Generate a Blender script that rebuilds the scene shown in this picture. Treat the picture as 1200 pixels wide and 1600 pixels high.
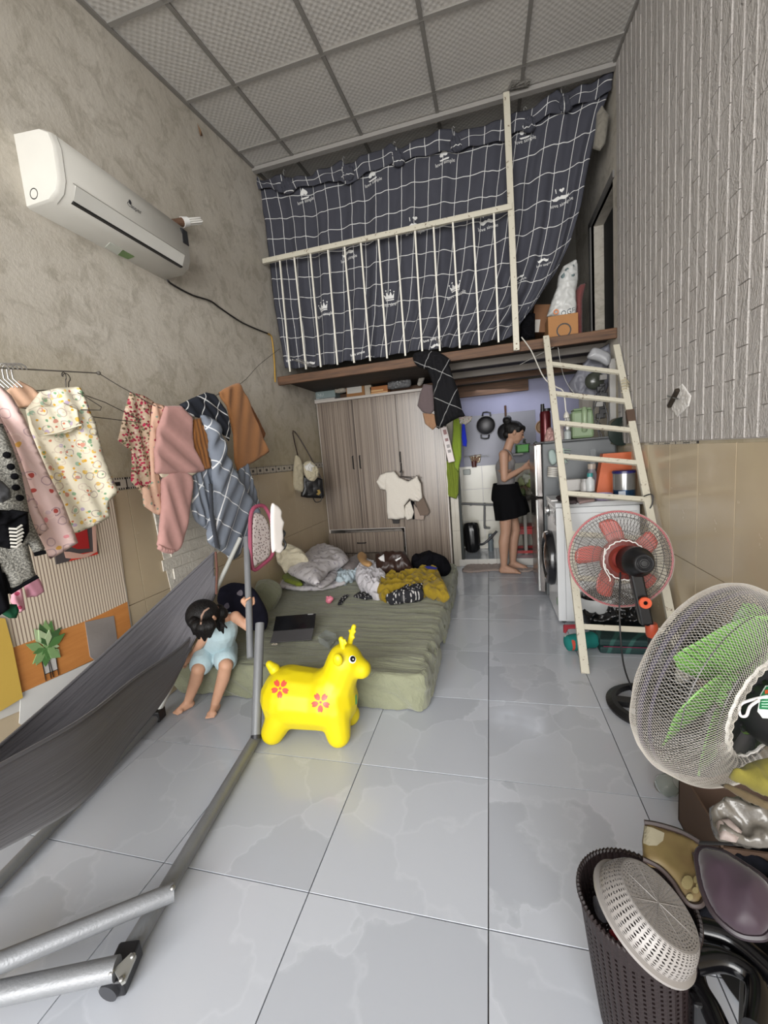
import bpy, bmesh, math, random
import numpy as np
from mathutils import Vector, Matrix, noise, geometry
from mathutils.bvhtree import BVHTree
for _o in list(bpy.data.objects): bpy.data.objects.remove(_o)
S = bpy.context.scene
COL = S.collection
pi = math.pi
# ------------------------------------------------------------------ camera
CAMH = 1.253; FPX = 641.2
ROT = np.array([[0.96614, 0.24491, -0.08121], [0.04583, 0.14682, 0.9881], [-0.25392, 0.95836, -0.13063]])
cam = bpy.data.cameras.new('camera'); cam.sensor_fit = 'HORIZONTAL'; cam.sensor_width = 36.0
cam.lens = 36.0*FPX/1200.0; cam.clip_start = 0.02; cam.clip_end = 100
cob = bpy.data.objects.new('camera', cam); COL.objects.link(cob); S.camera = cob
_m = Matrix(((ROT[0][0], ROT[1][0], -ROT[2][0], 0), (ROT[0][1], ROT[1][1], -ROT[2][1], 0), (ROT[0][2], ROT[1][2], -ROT[2][2], CAMH), (0, 0, 0, 1)))
cob.matrix_world = _m
# ------------------------------------------------------------------ sky, lamps, exposure
S.view_settings.view_transform = 'Standard'; S.view_settings.look = 'None'; S.view_settings.gamma = 1
S.view_settings.exposure = 0.94; S.view_settings.use_curve_mapping = False
W = bpy.data.worlds.new('overcast_sky'); S.world = W; W.use_nodes = True
W.node_tree.nodes['Background'].inputs[0].default_value = (0.93, 0.96, 1.0, 1)
W.node_tree.nodes['Background'].inputs[1].default_value = 1.5
def area(name, loc, target, sx, sy, power, col):
    l = bpy.data.lights.new(name, 'AREA'); l.shape = 'RECTANGLE'; l.size = sx; l.size_y = sy; l.energy = power; l.color = col
    o = bpy.data.objects.new(name, l); COL.objects.link(o); o.location = loc
    o.rotation_euler = (Vector(target)-Vector(loc)).to_track_quat('-Z', 'Y').to_euler(); return o
area('street_daylight', (-0.6, -4.2, 1.9), (-0.45, 3.0, 1.6), 5.0, 3.6, 330, (1.0, 0.98, 0.95))
area('kitchen_fill', (0.3, 4.70, 1.93), (0.2, 4.45, 0.5), 0.9, 0.3, 1.6, (0.86, 0.9, 1.0))  # unseen cool fill light added under the loft to brighten the kitchen
# ------------------------------------------------------------------ helpers
def srgb(h):
    h = h.lstrip('#'); v = [int(h[i:i+2], 16)/255 for i in (0, 2, 4)]
    return tuple([(x/12.92 if x <= 0.04045 else ((x+0.055)/1.055)**2.4) for x in v]+[1.0])
def ray(u, v): return ROT.T @ np.array([(u-600)/FPX, -(v-800)/FPX, 1.0])
def P(u, v, x=None, y=None, z=None):
    d = ray(u, v)
    t = x/d[0] if x is not None else (y/d[1] if y is not None else (z-CAMH)/d[2])
    return Vector((d[0]*t, d[1]*t, CAMH+d[2]*t))
class Pl:
    """a real plane: origin, U and V axes, N pointing to the viewer side"""
    def __init__(s, o, n, up=(0, 0, 1)):
        s.o = Vector(o); s.n = Vector(n).normalized(); up = Vector(up)
        s.u = up.cross(s.n).normalized(); s.v = s.n.cross(s.u).normalized()
    def px(s, u, v):
        d = Vector(ray(u, v)); c = Vector((0, 0, CAMH)); t = (s.o-c).dot(s.n)/d.dot(s.n); q = c+d*t-s.o
        return (q.dot(s.u), q.dot(s.v))
    def to(s, a, b, d=0.0): return s.o+s.u*a+s.v*b+s.n*d
def PY(y): return Pl((0, y, 0), (0, -1, 0))
def PX(x, side=1): return Pl((x, 0, 0), (side, 0, 0))
def PZ(z): return Pl((0, 0, z), (0, 0, 1), (0, 1, 0))
def wm(o):
    m = o.matrix_basis.copy()
    while o.parent: o = o.parent; m = o.matrix_basis @ m
    return m
def setp(o, label=None, cat=None, group=None, kind=None):
    if label: o['label'] = label
    if cat: o['category'] = cat
    if group: o['group'] = group
    if kind: o['kind'] = kind
    return o
def thing(name, label, cat, loc=(0, 0, 0), group=None):
    o = bpy.data.objects.new(name, None); o.empty_display_size = 0.05; COL.objects.link(o); o.location = Vector(loc)
    return setp(o, label, cat, group)
def link(name, vs, fs, m, parent=None, smooth=False, uv=None, origin=None):
    """vs in world coordinates"""
    vs = [Vector(v) for v in vs]
    if parent is not None: inv = wm(parent).inverted(); vv = [inv @ v for v in vs]; loc = None
    else:
        if origin is None:
            n = len(vs); zs = min(v.z for v in vs)
            origin = Vector((sum(v.x for v in vs)/n, sum(v.y for v in vs)/n, zs))
        loc = Vector(origin); vv = [v-loc for v in vs]
    me = bpy.data.meshes.new(name); me.from_pydata(vv, [], fs); me.update()
    if smooth: me.polygons.foreach_set('use_smooth', [True]*len(me.polygons))
    if uv is not None:
        L = me.uv_layers.new(name='uv'); idx = np.empty(len(me.loops), dtype=np.int32); me.loops.foreach_get('vertex_index', idx)
        L.data.foreach_set('uv', np.array(uv, dtype=np.float32)[idx].ravel())
    if m is not None: me.materials.append(m)
    o = bpy.data.objects.new(name, me); COL.objects.link(o)
    if parent is not None: o.parent = parent
    else: o.location = loc
    return o
class B:
    def __init__(s): s.v = []; s.f = []
    def add(s, vs, fs):
        k = len(s.v); s.v += [Vector(v) for v in vs]; s.f += [tuple(i+k for i in f) for f in fs]; return s
    def box(s, lo, hi, bev=0.0, M=None):
        lo = Vector(lo); hi = Vector(hi)
        if bev <= 0:
            vs = [Vector((x, y, z)) for x in (lo.x, hi.x) for y in (lo.y, hi.y) for z in (lo.z, hi.z)]
            fs = [(0, 1, 3, 2), (4, 6, 7, 5), (0, 4, 5, 1), (2, 3, 7, 6), (0, 2, 6, 4), (1, 5, 7, 3)]
        else:
            bm = bmesh.new(); bmesh.ops.create_cube(bm, size=1)
            for v in bm.verts: v.co = Vector([(lo[i]+hi[i])/2+v.co[i]*(hi[i]-lo[i]) for i in range(3)])
            bmesh.ops.bevel(bm, geom=bm.edges[:], offset=bev, segments=2, profile=0.5, affect='EDGES')
            bm.verts.index_update(); vs = [v.co.copy() for v in bm.verts]; fs = [[v.index for v in f.verts] for f in bm.faces]; bm.free()
        if M is not None: vs = [M @ v for v in vs]
        return s.add(vs, fs)
    def bar(s, a, b, w, h=None, up=(0, 0, 1), bev=0.0):
        """rectangular bar from a to b, w across, h along up"""
        a = Vector(a); b = Vector(b); h = h or w; d = (b-a); L = d.length; z = d.normalized(); x = Vector(up).cross(z)
        if x.length < 1e-4: x = Vector((1, 0, 0)).cross(z)
        x.normalize(); y = z.cross(x)
        M = Matrix(((x.x, y.x, z.x, a.x), (x.y, y.y, z.y, a.y), (x.z, y.z, z.z, a.z), (0, 0, 0, 1)))
        return s.box((-w/2, -h/2, 0), (w/2, h/2, L), bev, M)
    def tube(s, pts, r, n=8, close=False, cap=True):
        pts = [Vector(p) for p in pts]; m = len(pts); rr = r if isinstance(r, (list, tuple)) else [r]*m
        prev = None; k0 = len(s.v)
        for i, p in enumerate(pts):
            if close: t = pts[(i+1) % m]-pts[i-1]
            else: t = pts[min(i+1, m-1)]-pts[max(i-1, 0)]
            t = t.normalized() if t.length > 1e-9 else Vector((0, 0, 1))
            if prev is None: x = t.orthogonal().normalized()
            else: x = prev-t*prev.dot(t); x = x.normalized() if x.length > 1e-6 else t.orthogonal().normalized()
            prev = x; y = t.cross(x)
            for j in range(n):
                a = 2*pi*j/n; s.v.append(p+(x*math.cos(a)+y*math.sin(a))*rr[i])
        for i in range(m if close else m-1):
            for j in range(n):
                a = k0+i*n+j; b = k0+i*n+(j+1) % n; i2 = (i+1) % m; c = k0+i2*n+(j+1) % n; d = k0+i2*n+j
                s.f.append((a, b, c, d))
        if cap and not close:
            s.f.append(tuple(k0+j for j in reversed(range(n)))); s.f.append(tuple(k0+(m-1)*n+j for j in range(n)))
        return s
    def lathe(s, prof, o=(0, 0, 0), axis=(0, 0, 1), n=24, sx=1.0, sy=1.0, xdir=None, closed=False):
        o = Vector(o); z = Vector(axis).normalized(); x = (Vector(xdir)-z*Vector(xdir).dot(z)).normalized() if xdir else z.orthogonal().normalized(); y = z.cross(x); k0 = len(s.v)
        for r, h in prof:
            for j in range(n):
                a = 2*pi*j/n; s.v.append(o+x*(r*sx*math.cos(a))+y*(r*sy*math.sin(a))+z*h)
        m = len(prof)
        for i in range(m if closed else m-1):
            i2 = (i+1) % m
            for j in range(n): s.f.append((k0+i*n+j, k0+i*n+(j+1) % n, k0+i2*n+(j+1) % n, k0+i2*n+j))
        if not closed:
            if prof[0][0] > 1e-5: s.f.append(tuple(k0+j for j in reversed(range(n))))
            if prof[-1][0] > 1e-5: s.f.append(tuple(k0+(m-1)*n+j for j in range(n)))
        return s
    def ball(s, c, r, n=14, sc=(1, 1, 1), M=None):
        k0 = len(s.v); c = Vector(c); m = max(6, n//2+1)
        vs = []
        for i in range(m+1):
            t = pi*i/m
            for j in range(n):
                a = 2*pi*j/n; q = Vector((math.sin(t)*math.cos(a)*sc[0]*r, math.sin(t)*math.sin(a)*sc[1]*r, math.cos(t)*sc[2]*r))
                vs.append(c+(M.to_3x3() @ q if M is not None else q))
        fs = []
        for i in range(m):
            for j in range(n): fs.append((i*n+j, (i+1)*n+j, (i+1)*n+(j+1) % n, i*n+(j+1) % n))
        return s.add(vs, fs)
    def prism(s, poly, pl, d0, d1):
        k = len(s.v); n = len(poly)
        for a, b in poly: s.v.append(pl.to(a, b, d0))
        for a, b in poly: s.v.append(pl.to(a, b, d1))
        s.f.append(tuple(k+i for i in reversed(range(n)))); s.f.append(tuple(k+n+i for i in range(n)))
        for i in range(n): s.f.append((k+i, k+(i+1) % n, k+n+(i+1) % n, k+n+i))
        return s
    def go(s, name, m, parent=None, smooth=False, **kw):
        o = link(name, s.v, s.f, m, parent, smooth, origin=kw.pop('origin', None))
        if smooth:
            bm = bmesh.new(); bm.from_mesh(o.data); bmesh.ops.remove_doubles(bm, verts=bm.verts, dist=1e-5)
            for e in bm.edges:
                if len(e.link_faces) == 2 and e.calc_face_angle(0) > 0.75: e.smooth = False
            bm.to_mesh(o.data); bm.free()
        return setp(o, **kw)
def inst(name, mesh, loc, parent=None, rot=(0, 0, 0)):
    o = bpy.data.objects.new(name, mesh); COL.objects.link(o); loc = Vector(loc)
    if parent is not None: o.parent = parent; loc = wm(parent).inverted() @ loc
    o.location = loc; o.rotation_euler = rot; return o
def catmull(pts, k=5, close=True):
    n = len(pts); out = []; P_ = [Vector(p) for p in pts]
    for i in range(n if close else n-1):
        if close: a, b, c, d = P_[i-1], P_[i], P_[(i+1) % n], P_[(i+2) % n]
        else: a, b, c, d = P_[max(i-1, 0)], P_[i], P_[i+1], P_[min(i+2, n-1)]
        for j in range(k):
            t = j/k; out.append(0.5*((2*b)+(c-a)*t+(2*a-5*b+4*c-d)*t*t+(3*b-3*c+d-a)*t**3))
    if not close: out.append(P_[-1])
    return out
def cdt(poly, cell):
    """triangulate a 2-D outline with interior points"""
    pts = []; n = len(poly)
    for i in range(n):
        a = Vector(poly[i]); b = Vector(poly[(i+1) % n]); k = max(1, int((b-a).length/cell+0.5))
        for j in range(k): pts.append(a+(b-a)*(j/k))
    nb = len(pts); A = np.array([(p.x, p.y) for p in pts]); Bn = np.roll(A, -1, axis=0)
    lo = A.min(0); hi = A.max(0); gx = []
    ny = int((hi[1]-lo[1])/(cell*0.87))+1
    for r in range(ny+1):
        y = lo[1]+r*cell*0.87
        xs = np.arange(lo[0]+(cell/2 if r % 2 else 0), hi[0], cell); gx.append(np.stack([xs, np.full_like(xs, y)], 1))
    G = np.concatenate(gx)
    def dist(Q):
        D = np.full(len(Q), 1e9); inside = np.zeros(len(Q), bool)
        for a, b in zip(A, Bn):
            e = b-a; w = Q-a; t = np.clip((w@e)/(e@e+1e-12), 0, 1); D = np.minimum(D, np.hypot(*(w-t[:, None]*e).T))
            if a[1] != b[1]:
                c = ((a[1] > Q[:, 1]) != (b[1] > Q[:, 1])) & (Q[:, 0] < (b[0]-a[0])*(Q[:, 1]-a[1])/(b[1]-a[1])+a[0]); inside ^= c
        return D, inside
    D, ins = dist(G); G = G[ins & (D > cell*0.55)]
    allp = [Vector((float(a), float(b))) for a, b in np.concatenate([A, G])]
    r = geometry.delaunay_2d_cdt(allp, [(i, (i+1) % nb) for i in range(nb)], [], 1, 1e-6)
    V = np.array([(v.x, v.y) for v in r[0]]); F = [tuple(f) for f in r[2]]
    D, _ = dist(V)
    return V, F, D
def nz(x, y, z=0.0): return noise.noise(Vector((x, y, z)))
def puff(name, pl, px, m, th=0.008, w=None, fold=None, nse=None, cell=None, parent=None, smooth_out=False, uvc=False, cup=None, k=4, **kw):
    """soft closed cloth / cushion on plane pl whose outline px is given in photo pixels (or plane metres if uvc)"""
    poly = [Vector(q) if uvc else Vector(pl.px(*q)) for q in px]
    if smooth_out: poly = catmull(poly, k)
    ar = max(max(p.x for p in poly)-min(p.x for p in poly), max(p.y for p in poly)-min(p.y for p in poly))
    cell = cell or max(0.005, ar/45)
    V, F, D = cdt(poly, cell); w = w or th*1.6
    h = th*np.sqrt(np.clip(1-(1-np.minimum(D/w, 1))**2, 0, 1))
    off = np.zeros(len(V)); bd = np.clip(D/(cell*2), 0, 1)*0.75+0.25
    if fold:
        amp, wl, ang = fold[:3]; sharp = fold[3] if len(fold) > 3 else 1.0; sd = fold[4] if len(fold) > 4 else 0
        ca, sa = math.cos(ang), math.sin(ang)
        for i, (x, y) in enumerate(V):
            q = x*ca+y*sa; q2 = -x*sa+y*ca
            ph = q/wl*2*pi+2.2*nz(q/wl*0.5+sd, q2/wl*0.22, 1.3+sd)+0.8*nz(q/wl*1.3, q2/wl*0.5+sd, 7)
            s_ = math.sin(ph); s_ = math.copysign(abs(s_)**sharp, s_)
            off[i] += amp*s_*(0.6+0.6*nz(q/wl*0.35+5+sd, q2/wl*0.3, 2))
    if nse:
        a, wl = nse[:2]; sd = nse[2] if len(nse) > 2 else 0
        for i, (x, y) in enumerate(V):
            v1 = 1-abs(nz(x/wl+sd, y/wl, 3+sd))*2.4; v2 = 1-abs(nz(x/wl*2.1, y/wl*2.1+sd, 9))*2.2
            off[i] += a*(v1+0.5*v2-0.7)
    if cup: off += cup*np.clip(D/(ar*0.3), 0, 1)
    off = off*bd; n = len(V)
    vs = [pl.to(V[i][0], V[i][1], float(h[i]+off[i])) for i in range(n)]
    bmap = {}; fs = [tuple(f) for f in F]; uv = [(float(a), float(b)) for a, b in V]
    for i in range(n):
        if D[i] < 1e-5: bmap[i] = i
        else: bmap[i] = len(vs); vs.append(pl.to(V[i][0], V[i][1], float(-h[i]+off[i]))); uv.append((float(V[i][0]), float(V[i][1])))
    fs += [tuple(bmap[i] for i in reversed(f)) for f in F]
    o = link(name, vs, fs, m, parent, True, uv); setp(o, **kw); return o
def bvh(o):
    M = wm(o); me = o.data; return BVHTree.FromPolygons([M @ v.co for v in me.vertices], [tuple(p.vertices) for p in me.polygons])
def decal(name, polys, pl, target, m, parent, off=0.0015, cell=0.01, dirn=None, th=0, **kw):
    """thin print laid onto a surface: outlines on plane pl are carried along -N onto the target"""
    vs = []; fs = []; dn = Vector(dirn) if dirn else -pl.n
    for poly in polys:
        V, F, D = cdt([Vector(p) for p in poly], cell); k = len(vs); ok = True; loc = []
        for a, b in V:
            h = target.ray_cast(pl.to(a, b, 0), dn, 5.0)
            if h[0] is None: ok = False; loc.append(None)
            else: loc.append(h[0]-dn*off)
        base = next((q for q in loc if q is not None), None)
        if base is None: continue
        vs += [q if q is not None else base for q in loc]
        fs += [tuple(i+k for i in f) for f in F if all(loc[i] is not None for i in f)]
    if not fs: return None
    return setp(link(name, vs, fs, m, parent), **kw)
def textpolys(txt, size, font_sx=1.0):
    """lettering as a list of triangles in 2-D, centred"""
    c = bpy.data.curves.new('t', 'FONT'); c.body = txt; c.size = size; c.align_x = 'CENTER'; c.align_y = 'CENTER'; c.resolution_u = 2
    o = bpy.data.objects.new('t', c); COL.objects.link(o); dg = bpy.context.evaluated_depsgraph_get(); dg.update()
    me = bpy.data.meshes.new_from_object(o.evaluated_get(dg))
    V = [(v.co.x*font_sx, v.co.y) for v in me.vertices]; F = [tuple(p.vertices) for p in me.polygons]
    bpy.data.objects.remove(o); bpy.data.curves.remove(c); bpy.data.meshes.remove(me); return V, F
def lettering(name, txt, size, pl, at_uv, m, parent, rot=0.0, off=0.001, target=None, sx=1.0, **kw):
    V, F = textpolys(txt, size, sx); ca, sa = math.cos(rot), math.sin(rot); vs = []
    for x, y in V:
        a = at_uv[0]+x*ca-y*sa; b = at_uv[1]+x*sa+y*ca
        q = pl.to(a, b, off)
        if target is not None:
            h = target.ray_cast(pl.to(a, b, 0.3), -pl.n, 5.0)
            if h[0] is not None: q = h[0]+pl.n*off
        vs.append(q)
    return setp(link(name, vs, F, m, parent), **kw)
def blend(name, caps, m, voxel=0.006, it=6, parent=None, balls=(), extra=None, uv=False, **kw):
    """one continuous surface grown from tapered limbs (p0, r0, p1, r1) and ellipsoids (c, (rx,ry,rz), M)"""
    b = B()
    for p0, r0, p1, r1 in caps:
        p0 = Vector(p0); p1 = Vector(p1); L = (p1-p0).length; k = max(2, int(L/(min(r0, r1)*0.7+1e-6))+1); k = min(k, 12)
        b.ball(p0, r0, 14); b.ball(p1, r1, 14)
        b.tube([p0+(p1-p0)*(i/k) for i in range(k+1)], [r0+(r1-r0)*i/k for i in range(k+1)], 14)
    for e in balls: b.ball(e[0], 1.0, 20, e[1], e[2] if len(e) > 2 else None)
    if extra: extra(b)
    me = bpy.data.meshes.new('tmp'); me.from_pydata(b.v, [], b.f); o = bpy.data.objects.new('tmp', me); COL.objects.link(o)
    r = o.modifiers.new('r', 'REMESH'); r.mode = 'VOXEL'; r.voxel_size = voxel
    s = o.modifiers.new('s', 'SMOOTH'); s.factor = 0.5; s.iterations = it
    dg = bpy.context.evaluated_depsgraph_get(); dg.update(); me2 = bpy.data.meshes.new_from_object(o.evaluated_get(dg))
    bpy.data.objects.remove(o); bpy.data.meshes.remove(me)
    nv = len(me2.vertices); co = np.empty(nv*3, dtype=np.float32); me2.vertices.foreach_get('co', co); co = co.reshape(-1, 3)
    if parent is not None: inv = np.array(wm(parent).inverted()); co = co@inv[:3, :3].T+inv[:3, 3]; org = None
    else: org = np.array([co[:, 0].mean(), co[:, 1].mean(), co[:, 2].min()]); co = co-org
    me2.vertices.foreach_set('co', np.ascontiguousarray(co, dtype=np.float32).ravel()); me2.polygons.foreach_set('use_smooth', [True]*len(me2.polygons))
    me2.name = name; me2.materials.clear(); me2.materials.append(m); me2.update()
    ob = bpy.data.objects.new(name, me2); COL.objects.link(ob)
    if parent is not None: ob.parent = parent
    else: ob.location = Vector(org)
    return setp(ob, **kw)
# ------------------------------------------------------------------ materials
class N:
    def __init__(s, name, rough=0.5, metal=0.0, spec=0.5, alpha=None):
        s.m = bpy.data.materials.new(name); s.m.use_nodes = True; s.t = s.m.node_tree; s.b = s.t.nodes['Principled BSDF']
        s.b.inputs['Roughness'].default_value = rough; s.b.inputs['Metallic'].default_value = metal; s.b.inputs['Specular IOR Level'].default_value = spec
        s.tc = s.t.nodes.new('ShaderNodeTexCoord')
    def nd(s, typ, **kw):
        n = s.t.nodes.new(typ)
        for k, v in kw.items():
            if k.startswith('_'): setattr(n, k[1:], v)
            else:
                key = int(k[1:]) if k[0] == 'i' and k[1:].isdigit() else k.replace('__', ' ')
                if isinstance(v, bpy.types.NodeSocket): s.t.links.new(v, n.inputs[key])
                else: n.inputs[key].default_value = v
        return n
    def co(s, kind='Object', scale=(1, 1, 1), rot=(0, 0, 0), loc=(0, 0, 0)):
        return s.nd('ShaderNodeMapping', i0=s.tc.outputs[kind], i1=loc, i2=rot, i3=scale).outputs[0]
    def noise(s, vec, scale, detail=3, rough=0.6, dist=0.0): return s.nd('ShaderNodeTexNoise', Vector=vec, Scale=scale, Detail=detail, Roughness=rough, Distortion=dist).outputs[0]
    def vor(s, vec, scale, feat='F1', out=0, rnd=1.0): return s.nd('ShaderNodeTexVoronoi', _feature=feat, Vector=vec, Scale=scale, Randomness=rnd).outputs[out]
    def math(s, op, a, b=0.0, c=0.0): return s.nd('ShaderNodeMath', _operation=op, i0=a, i1=b, i2=c).outputs[0]
    def ramp(s, fac, stops, interp='LINEAR'):
        n = s.nd('ShaderNodeValToRGB', Fac=fac); n.color_ramp.interpolation = interp; e = n.color_ramp.elements
        while len(e) < len(stops): e.new(0.5)
        for i, (p, c) in enumerate(stops): e[i].position = p; e[i].color = srgb(c) if isinstance(c, str) else (c, c, c, 1)
        return n.outputs[0]
    def mix(s, f, a, b, mode='MIX'):
        n = s.nd('ShaderNodeMix', _data_type='RGBA', _blend_type=mode)
        for k, v in ((0, f), (6, a), (7, b)):
            if isinstance(v, bpy.types.NodeSocket): s.t.links.new(v, n.inputs[k])
            else: n.inputs[k].default_value = srgb(v) if isinstance(v, str) else v
        return n.outputs[2]
    def sep(s, vec): return s.nd('ShaderNodeSeparateXYZ', Vector=vec).outputs
    def col(s, c):
        if isinstance(c, bpy.types.NodeSocket): s.t.links.new(c, s.b.inputs['Base Color'])
        else: s.b.inputs['Base Color'].default_value = srgb(c)
        return s
    def rough(s, r): s.t.links.new(r, s.b.inputs['Roughness']); return s
    def bump(s, h, st=0.3, d=0.01):
        n = s.nd('ShaderNodeBump', Strength=st, Distance=d, Height=h); s.t.links.new(n.outputs[0], s.b.inputs['Normal']); return s
    def alpha(s, a):
        if isinstance(a, float): s.b.inputs['Alpha'].default_value = a
        else: s.t.links.new(a, s.b.inputs['Alpha'])
        return s
_mc = {}
def plain(c, rough=0.5, metal=0.0, bump=0.0, scale=60, var=0.08, name='paint', spec=0.5, sheen=0.0, trans=0.0, alpha=None):
    key = (c, rough, metal, bump, scale, var, spec, sheen, trans, alpha)
    if key in _mc: return _mc[key]
    n = N(name, rough, metal, spec); v = n.co('Object')
    f = n.noise(v, scale*0.12, 3)
    cc = srgb(c); n.col(n.mix(f, tuple([x*(1-var) for x in cc[:3]]+[1]), tuple([min(1, x*(1+var)) for x in cc[:3]]+[1])))
    if bump: n.bump(n.noise(v, scale, 3), bump, 0.004)
    if sheen: n.b.inputs['Sheen Weight'].default_value = sheen
    if trans: n.b.inputs['Transmission Weight'].default_value = trans; n.b.inputs['IOR'].default_value = 1.3
    if alpha is not None: n.alpha(alpha)
    _mc[key] = n.m; return n.m
def cloth(c, var=0.1, bump=0.25, wv=700, rough=0.9):
    dark = sum(srgb(c)[:3]) < 0.12
    return plain(c, rough, 0, bump, wv, var, 'fabric', 0.08 if dark else 0.2, 0.0 if dark else 0.12)
def cloth_pattern(name, base, layers, rough=0.9, sp='UV'):
    """layers: (kind, scale, size, colours...) printed motifs"""
    n = N(name, rough, 0, 0.2); v = n.co(sp); c = base
    for kind, sc, size, cols, off in layers:
        vv = n.co(sp, loc=(off, off*0.7, 0)); wv = n.nd('ShaderNodeVectorMath', _operation='ADD', i0=vv, i1=n.nd('ShaderNodeVectorMath', _operation='SCALE', i0=n.nd('ShaderNodeTexNoise', Vector=vv, Scale=sc*1.5).outputs[1], Scale=0.35/sc).outputs[0]).outputs[0]
        vo = n.nd('ShaderNodeTexVoronoi', Vector=wv, Scale=sc, _voronoi_dimensions='2D')
        if kind == 'dot': mask = n.math('LESS_THAN', vo.outputs[0], size)
        elif kind == 'ring': mask = n.math('LESS_THAN', n.math('ABSOLUTE', n.math('SUBTRACT', vo.outputs[0], size)), 0.035)
        pick = n.ramp(n.sep(vo.outputs[1])[0], [(i/len(cols), cc) for i, cc in enumerate(cols)], 'CONSTANT')
        keep = n.math('LESS_THAN', n.sep(vo.outputs[1])[1], 0.75)
        c = n.mix(n.math('MULTIPLY', mask, keep), c, pick)
    n.col(c).bump(n.noise(v, 500, 2), 0.15, 0.003); return n.m
def plaid(name, base, line, cu, cv, lw, ang=0.0, rough=0.9, base2=None):
    n = N(name, rough, 0, 0.2); v = n.co('UV', rot=(0, 0, ang)); s = n.sep(v)
    wob = n.math('MULTIPLY', n.math('SUBTRACT', n.noise(v, 6, 1), 0.5), 0.012)
    def ln(c, cell):
        f = n.math('ABSOLUTE', n.math('SUBTRACT', n.math('FRACT', n.math('DIVIDE', n.math('ADD', c, wob), cell)), 0.5)); return n.math('LESS_THAN', f, lw/cell/2)
    a = ln(s[0], cu); b = ln(s[1], cv); f = n.math('MAXIMUM', a, b)
    bc = n.mix(n.noise(v, 9, 4), base, base2 or base); n.col(n.mix(f, bc, line)).bump(n.noise(v, 600, 2), 0.12, 0.003); return n.m
M_black = plain('#121214', 0.45); M_blackgloss = plain('#0c0c0d', 0.15); M_white = plain('#e4e4e2', 0.35)
M_blackcloth = cloth('#0b0b0e'); M_steel = plain('#9a9a98', 0.35, 0.9); M_rope = plain('#5a5650', 0.8)
M_creammetal = N('chipped_cream_paint', 0.5); _v = M_creammetal.co('Object'); M_creammetal.col(M_creammetal.mix(M_creammetal.ramp(M_creammetal.noise(_v, 38, 5, 0.7), [(0.6, 0.0), (0.65, 1.0)]), '#bdb8a8', '#6d5c4c')); M_creammetal = M_creammetal.m
# ================================================================== STRUCTURE
XL, XR, YF, YB, YW = -1.85, 0.965, -1.5, 3.56, 4.95
ZC = lambda y: CAMH+2.091+0.13*y
# floor: base slab + tiles
b = B(); b.box((XL-0.1, YF-2.5, -0.12), (XR+0.1, YW+0.1, -0.011)); n = N('grout', 0.9); n.col('#4d4a48'); fl = b.go('floor', n.m, kind='structure', origin=(0, 0, 0))
n = N('glossy_grey_marble_tile', 0.13, 0, 0.5); ri = n.nd('ShaderNodeObjectInfo').outputs['Random']
v = n.nd('ShaderNodeVectorMath', _operation='ADD', i0=n.tc.outputs['Object'], i1=n.nd('ShaderNodeCombineXYZ', X=n.math('MULTIPLY', ri, 37.0), Y=n.math('MULTIPLY', ri, 91.0)).outputs[0]).outputs[0]
wob = n.nd('ShaderNodeVectorMath', _operation='ADD', i0=v, i1=n.nd('ShaderNodeVectorMath', _operation='SCALE', i0=n.nd('ShaderNodeTexNoise', Vector=v, Scale=5.0, Detail=5.0).outputs[1], Scale=0.22).outputs[0]).outputs[0]
patch = n.sep(n.nd('ShaderNodeTexVoronoi', Vector=wob, Scale=3.2).outputs[1])[0]
edge = n.ramp(n.nd('ShaderNodeTexVoronoi', _feature='DISTANCE_TO_EDGE', Vector=wob, Scale=3.2).outputs[0], [(0.0, 1.0), (0.03, 0.0)])
c = n.mix(n.ramp(patch, [(0.0, 0.0), (1.0, 1.0)]), '#a9adb5', '#b9bdc5'); c = n.mix(n.math('MULTIPLY', edge, 0.2), c, '#cdd2d8')
sp = n.ramp(n.noise(v, 55, 2, 0.8), [(0.76, 0.0), (0.79, 1.0)]); c = n.mix(n.math('MULTIPLY', sp, 0.7), c, '#6d675f')
n.col(c).rough(n.ramp(n.noise(v, 9, 4), [(0.3, 0.10), (0.7, 0.26)])); MT = n.m
TS = 0.516; X0 = -0.0593; Y0 = 0.9443; g = 0.0016
tmesh = {}
def tile_mesh(w, h, t, key, m, bev=0.0005):
    if key in tmesh: return tmesh[key]
    vs = [(-w/2, -h/2, -t), (w/2, -h/2, -t), (w/2, h/2, -t), (-w/2, h/2, -t), (-w/2, -h/2, -bev), (w/2, -h/2, -bev), (w/2, h/2, -bev), (-w/2, h/2, -bev), (-w/2+bev, -h/2+bev, 0), (w/2-bev, -h/2+bev, 0), (w/2-bev, h/2-bev, 0), (-w/2+bev, h/2-bev, 0)]
    fs = [(0, 1, 5, 4), (1, 2, 6, 5), (2, 3, 7, 6), (3, 0, 4, 7), (4, 5, 9, 8), (5, 6, 10, 9), (6, 7, 11, 10), (7, 4, 8, 11), (8, 9, 10, 11)]
    me = bpy.data.meshes.new('tile'); me.from_pydata(vs, [], fs); me.materials.append(m); tmesh[key] = me; return me
def tile_rect(name, x0, x1, y0, y1, z, parent, m, t=0.01):
    w, h = round(x1-x0-2*g, 4), round(y1-y0-2*g, 4)
    if w < 0.01 or h < 0.01: return
    return inst(name, tile_mesh(w, h, t, (w, h, m.name), m), ((x0+x1)/2, (y0+y1)/2, z), parent)
for i in range(-4, 3):
    for j in range(-5, 8):
        x0, x1 = max(X0+i*TS, XL), min(X0+(i+1)*TS, XR); y0, y1 = max(Y0+j*TS, YF), min(Y0+(j+1)*TS, 4.46)
        if x1-x0 > 0.02 and y1-y0 > 0.02: tile_rect('floor_tile', x0, x1, y0, y1, random.Random(i*31+j).uniform(-0.0006, 0), fl, MT)
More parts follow.
